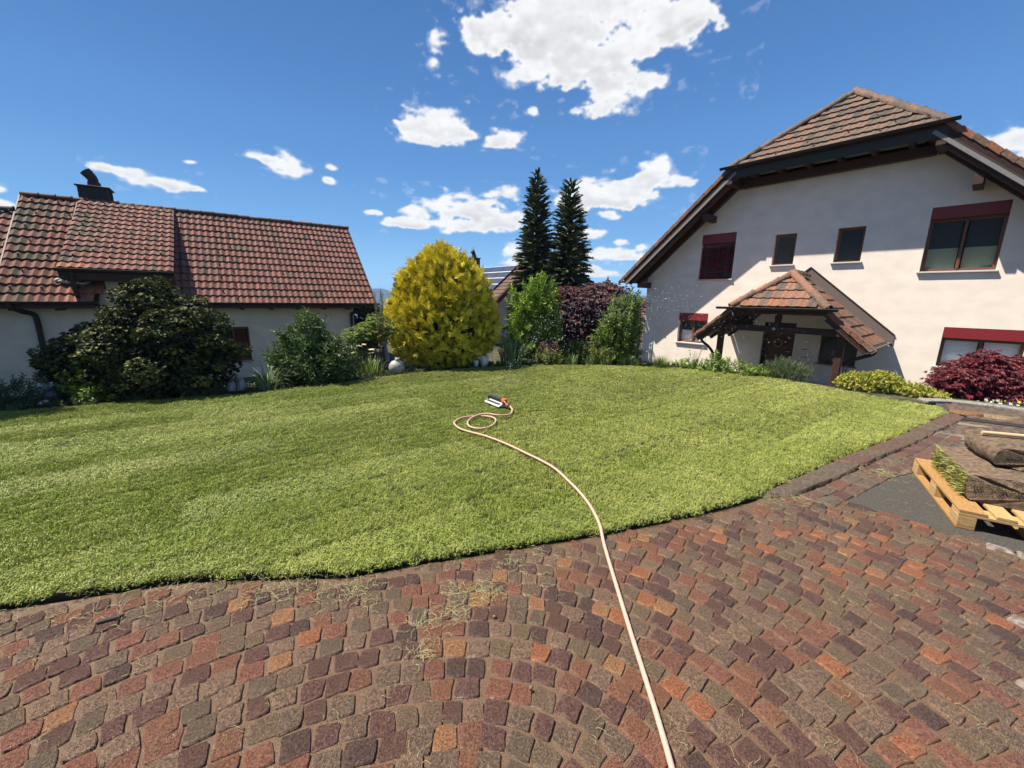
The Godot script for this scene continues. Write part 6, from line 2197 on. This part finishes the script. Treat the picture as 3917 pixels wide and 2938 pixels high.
# ------------------------------------------------------------------ garden things
func make_things() -> void:
	rng.seed = 505
	# hose: from the sprinkler through a loop, over the lawn and across the stones to the viewer's feet
	var gl := 0.058
	var pts := [Vector3(-0.02, 0.085, -5.56), Vector3(0.01, 0.07, -5.40), Vector3(-0.03, gl, -5.24), Vector3(-0.16, gl + 0.012, -5.15), Vector3(-0.32, gl + 0.02, -5.19), Vector3(-0.44, gl + 0.01, -5.16), Vector3(-0.53, gl, -5.02), Vector3(-0.55, gl, -4.83), Vector3(-0.49, gl, -4.67), Vector3(-0.37, gl, -4.62), Vector3(-0.25, gl, -4.72), Vector3(-0.20, gl, -4.93), Vector3(-0.24, gl - 0.004, -5.09), Vector3(-0.36, gl - 0.008, -5.17), Vector3(-0.54, gl - 0.004, -5.13), Vector3(-0.65, gl, -5.05), Vector3(-0.71, gl, -4.91), Vector3(-0.71, gl, -4.79), Vector3(-0.62, gl, -4.61), Vector3(-0.47, gl, -4.48), Vector3(-0.31, gl, -4.37), Vector3(-0.15, gl, -4.22), Vector3(0.01, gl, -4.04), Vector3(0.15, gl, -3.86), Vector3(0.29, gl, -3.68), Vector3(0.41, gl, -3.49), Vector3(0.50, gl, -3.24), Vector3(0.56, gl, -3.05), Vector3(0.605, gl, -2.85), Vector3(0.625, gl, -2.67), Vector3(0.632, 0.050, -2.53), Vector3(0.630, 0.020, -2.44), Vector3(0.622, 0.015, -2.29), Vector3(0.610, 0.015, -1.99), Vector3(0.598, 0.016, -1.67), Vector3(0.592, 0.016, -1.45), Vector3(0.585, 0.015, -1.24), Vector3(0.57, 0.015, -1.02), Vector3(0.52, 0.015, -0.5), Vector3(0.5, 0.015, 0.3)]
	var m := MB.new()
	var path := curve(pts, 0.035)
	m.tube(path, 0.0112, 0.0112, 10)
	var hose := thing("garden_hose", "pale pink garden hose looping over the lawn and across the wet stones", "hose", Vector3.ZERO)
	put("tube", m.mesh(), mats.hose, hose)
	# thin lighter yarn lines running round it
	m = MB.new()
	for s in 2:
		var line := PackedVector3Array()
		for k in range(0, path.size(), 1):
			var d := (path[mini(k + 1, path.size() - 1)] - path[maxi(k - 1, 0)]).normalized()
			var side := d.cross(Vector3.UP).normalized()
			var a := k * 0.9 * (1.0 if s == 0 else -1.0) + s * 2.0
			line.append(path[k] + (side * cos(a) + side.cross(d) * sin(a)) * 0.0105)
		m.tube(line, 0.0016, 0.0016, 4, Color.WHITE, false)
	put("yarn", m.mesh(), mat("hose_yarn", Color(0.58, 0.38, 0.28), 0.6), hose)

	# sprinkler
	var dir := Vector3(0.30, 0, 0.42).normalized()
	var sp := thing("oscillating_sprinkler", "grey and black oscillating lawn sprinkler with orange end standing on the turf", "sprinkler", Vector3(-0.215, 0.045, -5.80), atan2(-dir.z, dir.x))
	m = MB.new()
	m.cbox(Transform3D(Basis(Vector3.RIGHT, 0.5), Vector3(-0.02, 0.035, 0.045)), Vector3(0.40, 0.016, 0.11), 0.006)
	m.cbox(T(-0.02, 0.012, 0.0), Vector3(0.40, 0.02, 0.10), 0.008)
	put("base_tray", m.mesh(), mats.grey_plastic, sp)
	var hole := MB.new()
	hole.lathe(Transform3D(Basis(Vector3.RIGHT, 0.5), Vector3.ZERO), PackedVector2Array([Vector2(0.0135, -0.006), Vector2(0.0135, 0.0095), Vector2(0, 0.0095)]), 12)
	var hm := hole.mesh()
	for k in 10:
		put("vent_hole", hm, mats.black_plastic, sp, Transform3D(Basis().scaled(Vector3(0.95, 1, 1.9)), Vector3(-0.185 + 0.0355 * k, 0.036, 0.046)))
	m = MB.new()
	m.tube(PackedVector3Array([Vector3(-0.19, 0.088, -0.005), Vector3(0.15, 0.088, -0.005)]), 0.034, 0.034, 14)
	put("spray_bar", m.mesh(), mats.black_plastic, sp)
	m = MB.new()
	for k in 16:
		m.tube(PackedVector3Array([Vector3(-0.16 + 0.0195 * k, 0.118, -0.005), Vector3(-0.16 + 0.0195 * k, 0.128, -0.004)]), 0.004, 0.003, 6)
	put("nozzles", m.mesh(), mats.grey_plastic, sp)
	m = MB.new()
	m.tube(PackedVector3Array([Vector3(0.15, 0.088, -0.005), Vector3(0.19, 0.088, -0.005)]), 0.040, 0.036, 12)
	m.cbox(T(0.185, 0.112, -0.01), Vector3(0.06, 0.03, 0.05), 0.008)
	put("control_ring", m.mesh(), mats.orange_plastic, sp)
	m = MB.new()
	m.tube(PackedVector3Array([Vector3(0.19, 0.075, 0.0), Vector3(0.235, 0.062, 0.0)]), 0.036, 0.026, 12)
	m.cbox(T(-0.195, 0.06, 0.0), Vector3(0.03, 0.10, 0.08), 0.012)
	put("end_block", m.mesh(), mats.black_plastic, sp)
	m = MB.new()
	m.tube(PackedVector3Array([Vector3(0.235, 0.060, 0.0), Vector3(0.285, 0.048, 0.01)]), 0.021, 0.019, 10)
	put("hose_connector", m.mesh(), mats.orange_plastic, sp)
	# its water: jets that break into drops
	var w := []
	var t := []
	var o := sp.position + Vector3(0, 0.13, 0)
	var across := Vector3(dir.z, 0, -dir.x)
	for j in 16:
		var u := -0.16 + 0.0195 * j
		var v := (dir * (u * 3.4) + across * R(0.95, 1.1) + Vector3.UP * 1.0).normalized() * R(8.4, 9.4)
		var p0 := o + dir * u
		for k in 190:
			var tt := pow(rng.randf(), 0.8) * 1.5
			var spread := 0.02 + 0.42 * tt
			var p := p0 + v * tt * 0.86 + Vector3(0, -4.9 * tt * tt, 0) + Vector3(rng.randfn(), rng.randfn(), rng.randfn()) * spread * 0.5
			if p.y < 0.05: continue
			var vel := (v * 0.86 + Vector3(0, -9.8 * tt, 0)).normalized()
			var x := vel.cross(Vector3.RIGHT).normalized()
			var s := lerpf(0.0016, 0.0048, rng.randf())
			w.append(Transform3D(Basis(x, vel, x.cross(vel)) * Basis.from_scale(Vector3(s, s * R(1.2, 3.0), s)), p))
			t.append(Color.WHITE)
	var drop := MB.new()
	drop.ball(Vector3.ZERO, Vector3.ONE, 8)
	var wa := many("water_drops", drop.mesh(), mats.water, w, t)
	tag(wa, "fine drops of water thrown from the sprinkler over the lawn towards the porch", "water spray")

	# --- pallet with the leftover turf
	var pu := Vector3(0.545, 0, -0.838)
	var pv := Vector3(0.838, 0, 0.545)
	var pal := thing("wooden_pallet", "pale wooden pallet lying on the asphalt under the leftover turf", "pallet", Vector3(3.295, -0.007, -2.70), atan2(-pu.z, pu.x))
	# local x = along pu, local z = along pv
	var wood := [mats.pallet_wood, mats.pallet_wood_wet]
	for zz in [0.05, 0.40, 0.75]:
		m = MB.new()
		m.cbox(T(0.6, 0.011, zz), Vector3(1.2, 0.022, 0.10), 0.003)
		put("bottom_board", m.mesh(), mats.pallet_wood_wet, pal)
		for xx in [0.0725, 0.60, 1.1275]:
			m = MB.new()
			m.cbox(T(xx, 0.061, zz), Vector3(0.145, 0.078, 0.10), 0.004)
			put("block", m.mesh(), mats.pallet_wood, pal)
	for xx in [0.0725, 0.60, 1.1275]:
		m = MB.new()
		m.cbox(Transform3D(Basis(Vector3.UP, PI / 2), Vector3.ZERO), Vector3(0.145, 0.022, 0.80), 0.003)
		m = MB.new()
		m.cbox(T(0, 0, 0), Vector3(0.80, 0.022, 0.145), 0.003)
		put("cross_board", m.mesh(), mats.pallet_wood, pal, Transform3D(Basis(Vector3.UP, PI / 2), Vector3(xx, 0.111, 0.40)))
	var zs := [0.0725, 0.235, 0.40, 0.565, 0.7275]
	for k in 5:
		m = MB.new()
		m.cbox(T(0.6, 0.1335, zs[k]), Vector3(1.2, 0.022, 0.145 if k % 2 == 0 else 0.10), 0.003)
		put("deck_board", m.mesh(), wood[1 if k == 0 else 0], pal)
	# turf: a folded slab with soil outside
	turf_roll("turf_roll", "lower thick folded roll of turf, soil outwards, lying on the wooden pallet", pal.transform * Transform3D(Basis(), Vector3(0.66, 0.146, 0.45)), Vector3(0.86, 0.20, 0.74), true)
	turf_roll("turf_roll", "upper smaller roll of turf resting on the lower roll under the stick", pal.transform * Transform3D(Basis(Vector3.UP, 0.10), Vector3(0.86, 0.348, 0.58)), Vector3(0.50, 0.17, 0.62), false)
	m = MB.new()
	m.tube(curve([Vector3(0, 0, 0), Vector3(0.02, 0.006, 0.5), Vector3(0.0, 0.0, 1.15)], 0.06), 0.016, 0.014, 10)
	var stick := put("wooden_stick", m.mesh(), mats.stick, null, pal.transform * Transform3D(Basis(Vector3.UP, 0.12) * Basis(Vector3.RIGHT, 0.0), Vector3(0.92, 0.540, 0.30)))
	tag(stick, "smooth pale wooden stick lying across the top of the turf", "stick")

	# --- low wall, drain grate, loose edge stones at the right
	var wl := thing("garden_wall", "low rough garden wall with pale concrete top below the red maple bush", "wall", Vector3.ZERO)
	var wp := [Vector2(6.95, -6.62), Vector2(7.35, -6.60), Vector2(7.80, -6.32), Vector2(8.25, -5.75), Vector2(8.75, -5.05), Vector2(9.2, -4.2)]
	for k in wp.size() - 1:
		m = MB.new()
		var a := Vector3(wp[k].x, 0.0, wp[k].y)
		var b := Vector3(wp[k + 1].x, 0.0, wp[k + 1].y)
		m.bar(a - Vector3(0, 0.18, 0), b - Vector3(0, 0.18, 0), 0.14, 0.34, Vector3.UP, Color.WHITE, 0.01)
		put("wall_block", m.mesh(), mats.mud, wl)
		m = MB.new()
		m.bar(a + Vector3(0, 0.01, 0), b + Vector3(0, 0.01, 0), 0.20, 0.05, Vector3.UP, Color.WHITE, 0.01)
		put("coping", m.mesh(), mats.concrete, wl)
	var gr := thing("drain_grate", "long dark iron drain grate set across the muddy path", "grate", Vector3(6.72, 0.006, -5.38), deg_to_rad(-35.0))
	m = MB.new()
	for z in [-0.075, 0.075]:
		m.cbox(T(0, 0.006, z), Vector3(1.0, 0.014, 0.016), 0.003)
	for x in [-0.5, 0.0, 0.5]:
		m.cbox(T(x, 0.006, 0), Vector3(0.02, 0.0135, 0.14), 0.003)
	put("frame", m.mesh(), mats.iron, gr)
	m = MB.new()
	m.cbox(T(0, 0.004, 0), Vector3(0.012, 0.010, 0.14), 0.002)
	var bar := m.mesh()
	for k in 38:
		put("bar", bar, mats.iron, gr, T(-0.475 + 0.0257 * k, 0, 0))
	var loose := [[6.85, -5.84, 0.17, 0.07, "orange"], [7.10, -5.60, 0.20, 0.08, "pale"], [7.28, -5.42, 0.18, 0.09, "brown"]]
	var lm := {"orange": mat("brick_orange", Color(0.36, 0.17, 0.08), 0.8, "blotch", 5.0, "bump", 1.0), "pale": mat("brick_pale", Color(0.40, 0.28, 0.17), 0.8, "blotch", 5.0, "bump", 1.0), "brown": mats.kerb}
	for q in loose:
		var st := put("edge_stone", sett_mesh(block_corners(q[2], q[3], 0.012, 0.2), 0.05, 0.006), lm[q[4]], null, Transform3D(Basis(Vector3.UP, -0.7), Vector3(q[0], 0.035, q[1])))
		tag(st, "loose %s edging stone beside the drain grate" % q[4], "stone", "loose stones by the drain grate")

	# --- ornaments and small things in the beds
	var ball := thing("ceramic_ball", "round grey ceramic ball ornament with a small top at the golden conifer's left foot", "ornament", gy(-2.44, -8.36))
	m = MB.new()
	m.lathe(T(0, 0.02, 0), PackedVector2Array([Vector2(0, 0), Vector2(0.09, 0.005), Vector2(0.145, 0.07), Vector2(0.165, 0.15), Vector2(0.15, 0.22), Vector2(0.10, 0.285), Vector2(0.05, 0.305), Vector2(0, 0.31)]), 22)
	put("body", m.mesh(), mats.ceramic, ball)
	m = MB.new()
	m.ball(Vector3(0.03, 0.345, 0.03), Vector3(0.055, 0.04, 0.045), 10)
	for e in [-1.0, 1.0]:
		m.lathe(Transform3D(Basis(Vector3.FORWARD, e * 0.5), Vector3(0.03 + e * 0.03, 0.365, 0.03)), PackedVector2Array([Vector2(0.018, 0), Vector2(0.008, 0.025), Vector2(0, 0.035)]), 8)
	put("small_figure", m.mesh(), mats.ceramic, ball)
	var cats := thing("cat_figurine", "pale ceramic figurine of two cats leaning together beside the dark cypress", "ornament", gy(-4.72, -6.72), 0.5)
	m = MB.new()
	for e in [-1.0, 1.0]:
		m.lathe(T(e * 0.075, 0, 0), PackedVector2Array([Vector2(0, 0), Vector2(0.075, 0.005), Vector2(0.085, 0.06), Vector2(0.065, 0.14), Vector2(0.045, 0.19), Vector2(0.035, 0.21), Vector2(0, 0.22)]), 14)
		m.tube(curve([Vector3(e * 0.10, 0.02, 0.06), Vector3(e * 0.03, 0.03, 0.09), Vector3(e * 0.02, 0.10, 0.085)], 0.02), 0.014, 0.008, 7)
	put("bodies", m.mesh(), mats.ceramic, cats)
	for e in [-1.0, 1.0]:
		m = MB.new()
		var hb := Basis(Vector3.FORWARD, e * 0.30)
		var hc := Vector3(e * 0.052, 0.255 + e * -0.012, 0.01)
		m.ball(hc, Vector3(0.052, 0.047, 0.048), 12)
		for s in [-1.0, 1.0]:
			m.lathe(Transform3D(hb * Basis(Vector3.FORWARD, s * 0.4), hc + hb * Vector3(s * 0.030, 0.034, 0)), PackedVector2Array([Vector2(0.018, 0), Vector2(0.010, 0.022), Vector2(0, 0.036)]), 7)
		put("head", m.mesh(), mats.ceramic, cats)
		m = MB.new()
		for s in [-1.0, 1.0]:
			m.ball(hc + Vector3(s * 0.018, 0.008, 0.044), Vector3(0.007, 0.008, 0.005), 6)
		m.ball(hc + Vector3(0, -0.010, 0.048), Vector3(0.006, 0.004, 0.004), 6)
		put("face_marks", m.mesh(), mats.dark_ceramic, cats)
	var bird := thing("pale_bird_ornament", "pale ceramic bird perched on the dark ball among the leaves at far left", "ornament", gy(-6.98, -5.86) + Vector3(0, 0.20, 0))
	m = MB.new()
	m.lathe(Transform3D(Basis.from_scale(Vector3(1.3, 0.85, 0.9)), Vector3(0, 0.03, 0)), PackedVector2Array([Vector2(0, 0), Vector2(0.05, 0.005), Vector2(0.085, 0.05), Vector2(0.10, 0.10), Vector2(0.085, 0.115), Vector2(0, 0.12)]), 14)
	m.lathe(Transform3D(Basis(Vector3.FORWARD, -1.9), Vector3(-0.10, 0.12, 0)), PackedVector2Array([Vector2(0.03, -0.06), Vector2(0.02, 0.02), Vector2(0, 0.06)]), 8)
	put("body", m.mesh(), mats.white_paint, bird)
	m = MB.new()
	m.ball(Vector3(0.10, 0.135, 0.01), Vector3(0.035, 0.03, 0.03), 9)
	put("head", m.mesh(), mats.white_paint, bird)
	var db := thing("dark_bird_ornament", "dark grey glazed ball-shaped bird below the pale bird at far left", "ornament", gy(-6.80, -5.76) + Vector3(0, 0.0, 0))
	m = MB.new()
	m.ball(Vector3(0, 0.15, 0), Vector3(0.12, 0.10, 0.10), 14)
	put("body", m.mesh(), mats.dark_ceramic, db)
	m = MB.new()
	m.lathe(Transform3D(Basis(Vector3.FORWARD, 1.2), Vector3(-0.06, 0.06, 0.08)), PackedVector2Array([Vector2(0.035, -0.06), Vector2(0.04, 0.0), Vector2(0.012, 0.08), Vector2(0, 0.1)]), 8)
	put("wing", m.mesh(), mats.white_paint, db)
	for q in [[-0.66, -9.46, 0.10, "white metal bucket, the larger one between the golden conifer and the irises"], [-0.86, -9.40, 0.065, "small white pot at the golden conifer's foot beside the bucket"]]:
		var bk := thing("white_bucket", q[3], "bucket", gy(q[0], q[1]) + Vector3(0, 0.05, 0))
		m = MB.new()
		var r: float = q[2]
		m.lathe(T(0, 0, 0), PackedVector2Array([Vector2(0, 0.0), Vector2(r * 0.75, 0), Vector2(r, r * 2.1), Vector2(r * 1.06, r * 2.1), Vector2(r * 1.06, r * 2.2), Vector2(r * 0.94, r * 2.2), Vector2(r * 0.72, 0.02), Vector2(0, 0.02)]), 18)
		put("pail", m.mesh(), mats.white_paint, bk)
	var rd := thing("rusty_disc", "large round rust-brown metal disc standing in the bed under the bright shrub", "ornament", gy(0.90, -9.98), -0.25)
	m = MB.new()
	m.lathe(Transform3D(Basis(Vector3.RIGHT, PI / 2 - 0.12), Vector3(0, 0.34, 0)), PackedVector2Array([Vector2(0, -0.02), Vector2(0.29, -0.015), Vector2(0.30, 0.0), Vector2(0.29, 0.015), Vector2(0.2, 0.03), Vector2(0, 0.035)]), 26)
	put("disc", m.mesh(), mats.rust, rd)
	m = MB.new()
	m.tube(PackedVector3Array([Vector3(0, -0.2, -0.02), Vector3(0, 0.3, -0.02)]), 0.012, 0.012, 6)
	put("stake", m.mesh(), mats.rust, rd)
	var rack := thing("white_garden_chair", "white slatted garden chair behind the shrub at the cream house's corner", "chair", gy(3.55, -10.95) + Vector3(0, 0.02, 0), -0.5)
	for e in [-1.0, 1.0]:
		for z in [-0.22, 0.22]:
			m = MB.new()
			m.bar(Vector3(e * 0.22, 0, z), Vector3(e * 0.22, 0.95 if z < 0 else 0.62, z), 0.03, 0.03, Vector3.BACK)
			put("leg", m.mesh(), mats.white_paint, rack)
		m = MB.new()
		m.bar(Vector3(e * 0.22, 0.62, -0.22), Vector3(e * 0.22, 0.62, 0.24), 0.045, 0.025)
		put("armrest", m.mesh(), mats.white_paint, rack)
	for k in 6:
		m = MB.new()
		m.bar(Vector3(-0.21, 0.42, -0.19 + 0.076 * k), Vector3(0.21, 0.42, -0.19 + 0.076 * k), 0.055, 0.02)
		put("seat_slat", m.mesh(), mats.white_paint, rack)
		m = MB.new()
		m.bar(Vector3(-0.17 + 0.068 * k, 0.45, -0.225), Vector3(-0.17 + 0.068 * k, 0.93, -0.245), 0.018, 0.04, Vector3.BACK)
		put("back_slat", m.mesh(), mats.white_paint, rack)
	# a charred bit of wood and a few pebbles on the stones
	m = MB.new()
	m.bar(Vector3(-0.09, 0.012, 0), Vector3(0.09, 0.014, 0.01), 0.022, 0.020, Vector3.UP, Color.WHITE, 0.005)
	m.bar(Vector3(0.02, 0.012, 0.006), Vector3(0.11, 0.016, 0.0), 0.016, 0.016, Vector3.UP, Color.WHITE, 0.004)
	var ch := put("charred_stick", m.mesh(), mats.charred, null, Transform3D(Basis(Vector3.UP, 0.55), Vector3(-1.98, 0.0, -1.70)).scaled_local(Vector3(0.5, 0.8, 0.7)))
	tag(ch, "short blackened piece of wood lying on the stones near the left lawn edge", "stick")
	for q in [[-0.07, -1.76, "small pale stone lying among clippings on the setts"], [0.10, -1.38, "pale broken chip of stone wedged between purple setts"]]:
		m = MB.new()
		m.ball(Vector3.ZERO, Vector3(0.011, 0.005, 0.008), 7)
		var pb := put("pebble", m.mesh(), mats.brick_pale, null, T(q[0], 0.008, q[1]))
		tag(pb, q[2], "pebble")

func turf_roll(called: String, label: String, at: Transform3D, s: Vector3, side_grass: bool) -> void:
	var o := Node3D.new()
	o.name = numbered(called)
	add_child(o)
	o.transform = at
	tag(o, label, "turf roll", "leftover turf on the pallet")
	# rounded, sagging cross-section in (z, y), swept along x with uneven edges
	var f := FastNoiseLite.new()
	f.seed = hash(label) % 1000
	f.frequency = 3.0
	var m := MB.new()
	var n := 26
	var steps := 14
	for k in steps + 1:
		var x := lerpf(-0.5, 0.5, float(k) / steps) * s.x
		for j in n:
			var a := TAU * j / n
			var q := Vector2(signf(cos(a)) * pow(absf(cos(a)), 0.32), signf(sin(a)) * pow(absf(sin(a)), 0.32))
			var p := Vector3(x, s.y * 0.5 * (1.0 + q.y), q.x * s.z * 0.5)
			var nz := f.get_noise_3dv(p * 1.2)
			p += Vector3(0.05 * nz * (1.0 if k in [0, steps] else 0.0) + 0.02 * f.get_noise_1d(j * 0.7), 0.022 * nz, 0.03 * f.get_noise_3dv(p + Vector3(5, 5, 5)))
			p.y = maxf(p.y, 0.001)
			m.vert(p, Vector3(0, q.y, q.x).normalized())
	for k in steps:
		for j in n:
			var a := k * n + j
			var b := k * n + (j + 1) % n
			m.face(a, a + n, b)
			m.face(b, a + n, b + n)
	for e in [0, steps]:
		var out := Vector3(-1, 0, 0) if e == 0 else Vector3(1, 0, 0)
		var c := Vector3.ZERO
		for j in n: c += m.v[e * n + j] / n
		for j in n:
			m.tri(c, m.v[e * n + j], m.v[e * n + (j + 1) % n], out)
	put("soil_layer", m.mesh(), mats.turf_soil, o)
	# the grass folded in between shows as a green line at the near end, and tufts where it turns out
	var g := MB.new()
	for k in 900 if side_grass else 700:
		var p: Vector3
		var d: Vector3
		if k % 3 > 0:
			if side_grass:
				p = Vector3(R(-0.48, 0.40) * s.x, R(0.06, 1.0) * s.y, -s.z * 0.5 + 0.01)
				d = Vector3(R(-0.5, 0.3), R(-0.2, 0.9), -1.0)
			else:
				p = Vector3(-s.x * 0.5 - 0.005, R(0.1, 0.9) * s.y, R(-0.10, 0.5) * s.z)
				d = Vector3(-1.0, R(-0.6, 0.5), R(-0.6, 0.6))
		else:
			p = Vector3(-s.x * 0.5 + 0.01 + R(-0.01, 0.02), s.y * (0.62 + R(-0.07, 0.07)), R(-0.48, 0.48) * s.z)
			d = Vector3(-1.0, R(-0.7, 0.2), R(-0.5, 0.5))
		d = d.normalized()
		var len := R(0.025, 0.06) if k % 3 > 0 else R(0.012, 0.028)
		var col := Color(0.16, 0.20, 0.04).lerp(Color(0.52, 0.48, 0.17), pow(rng.randf(), 1.2))
		if k % 3 == 0: col = Color(0.055, 0.065, 0.014).lerp(Color(0.13, 0.12, 0.03), rng.randf())
		g.leaf(p, d, d.cross(Vector3(rng.randfn(), rng.randfn(), rng.randfn())).normalized(), len, 0.004, col, 0.25)
	var tuft := put("folded_grass", g.mesh(), mats.blade, o)

func _ready() -> void:
	make_camera()
	make_sky()
	make_materials()
	make_ground()
	make_lawn()
	make_paving()
	make_right_house()
	make_left_house()
	make_far_houses()
	make_plants()
	make_things()
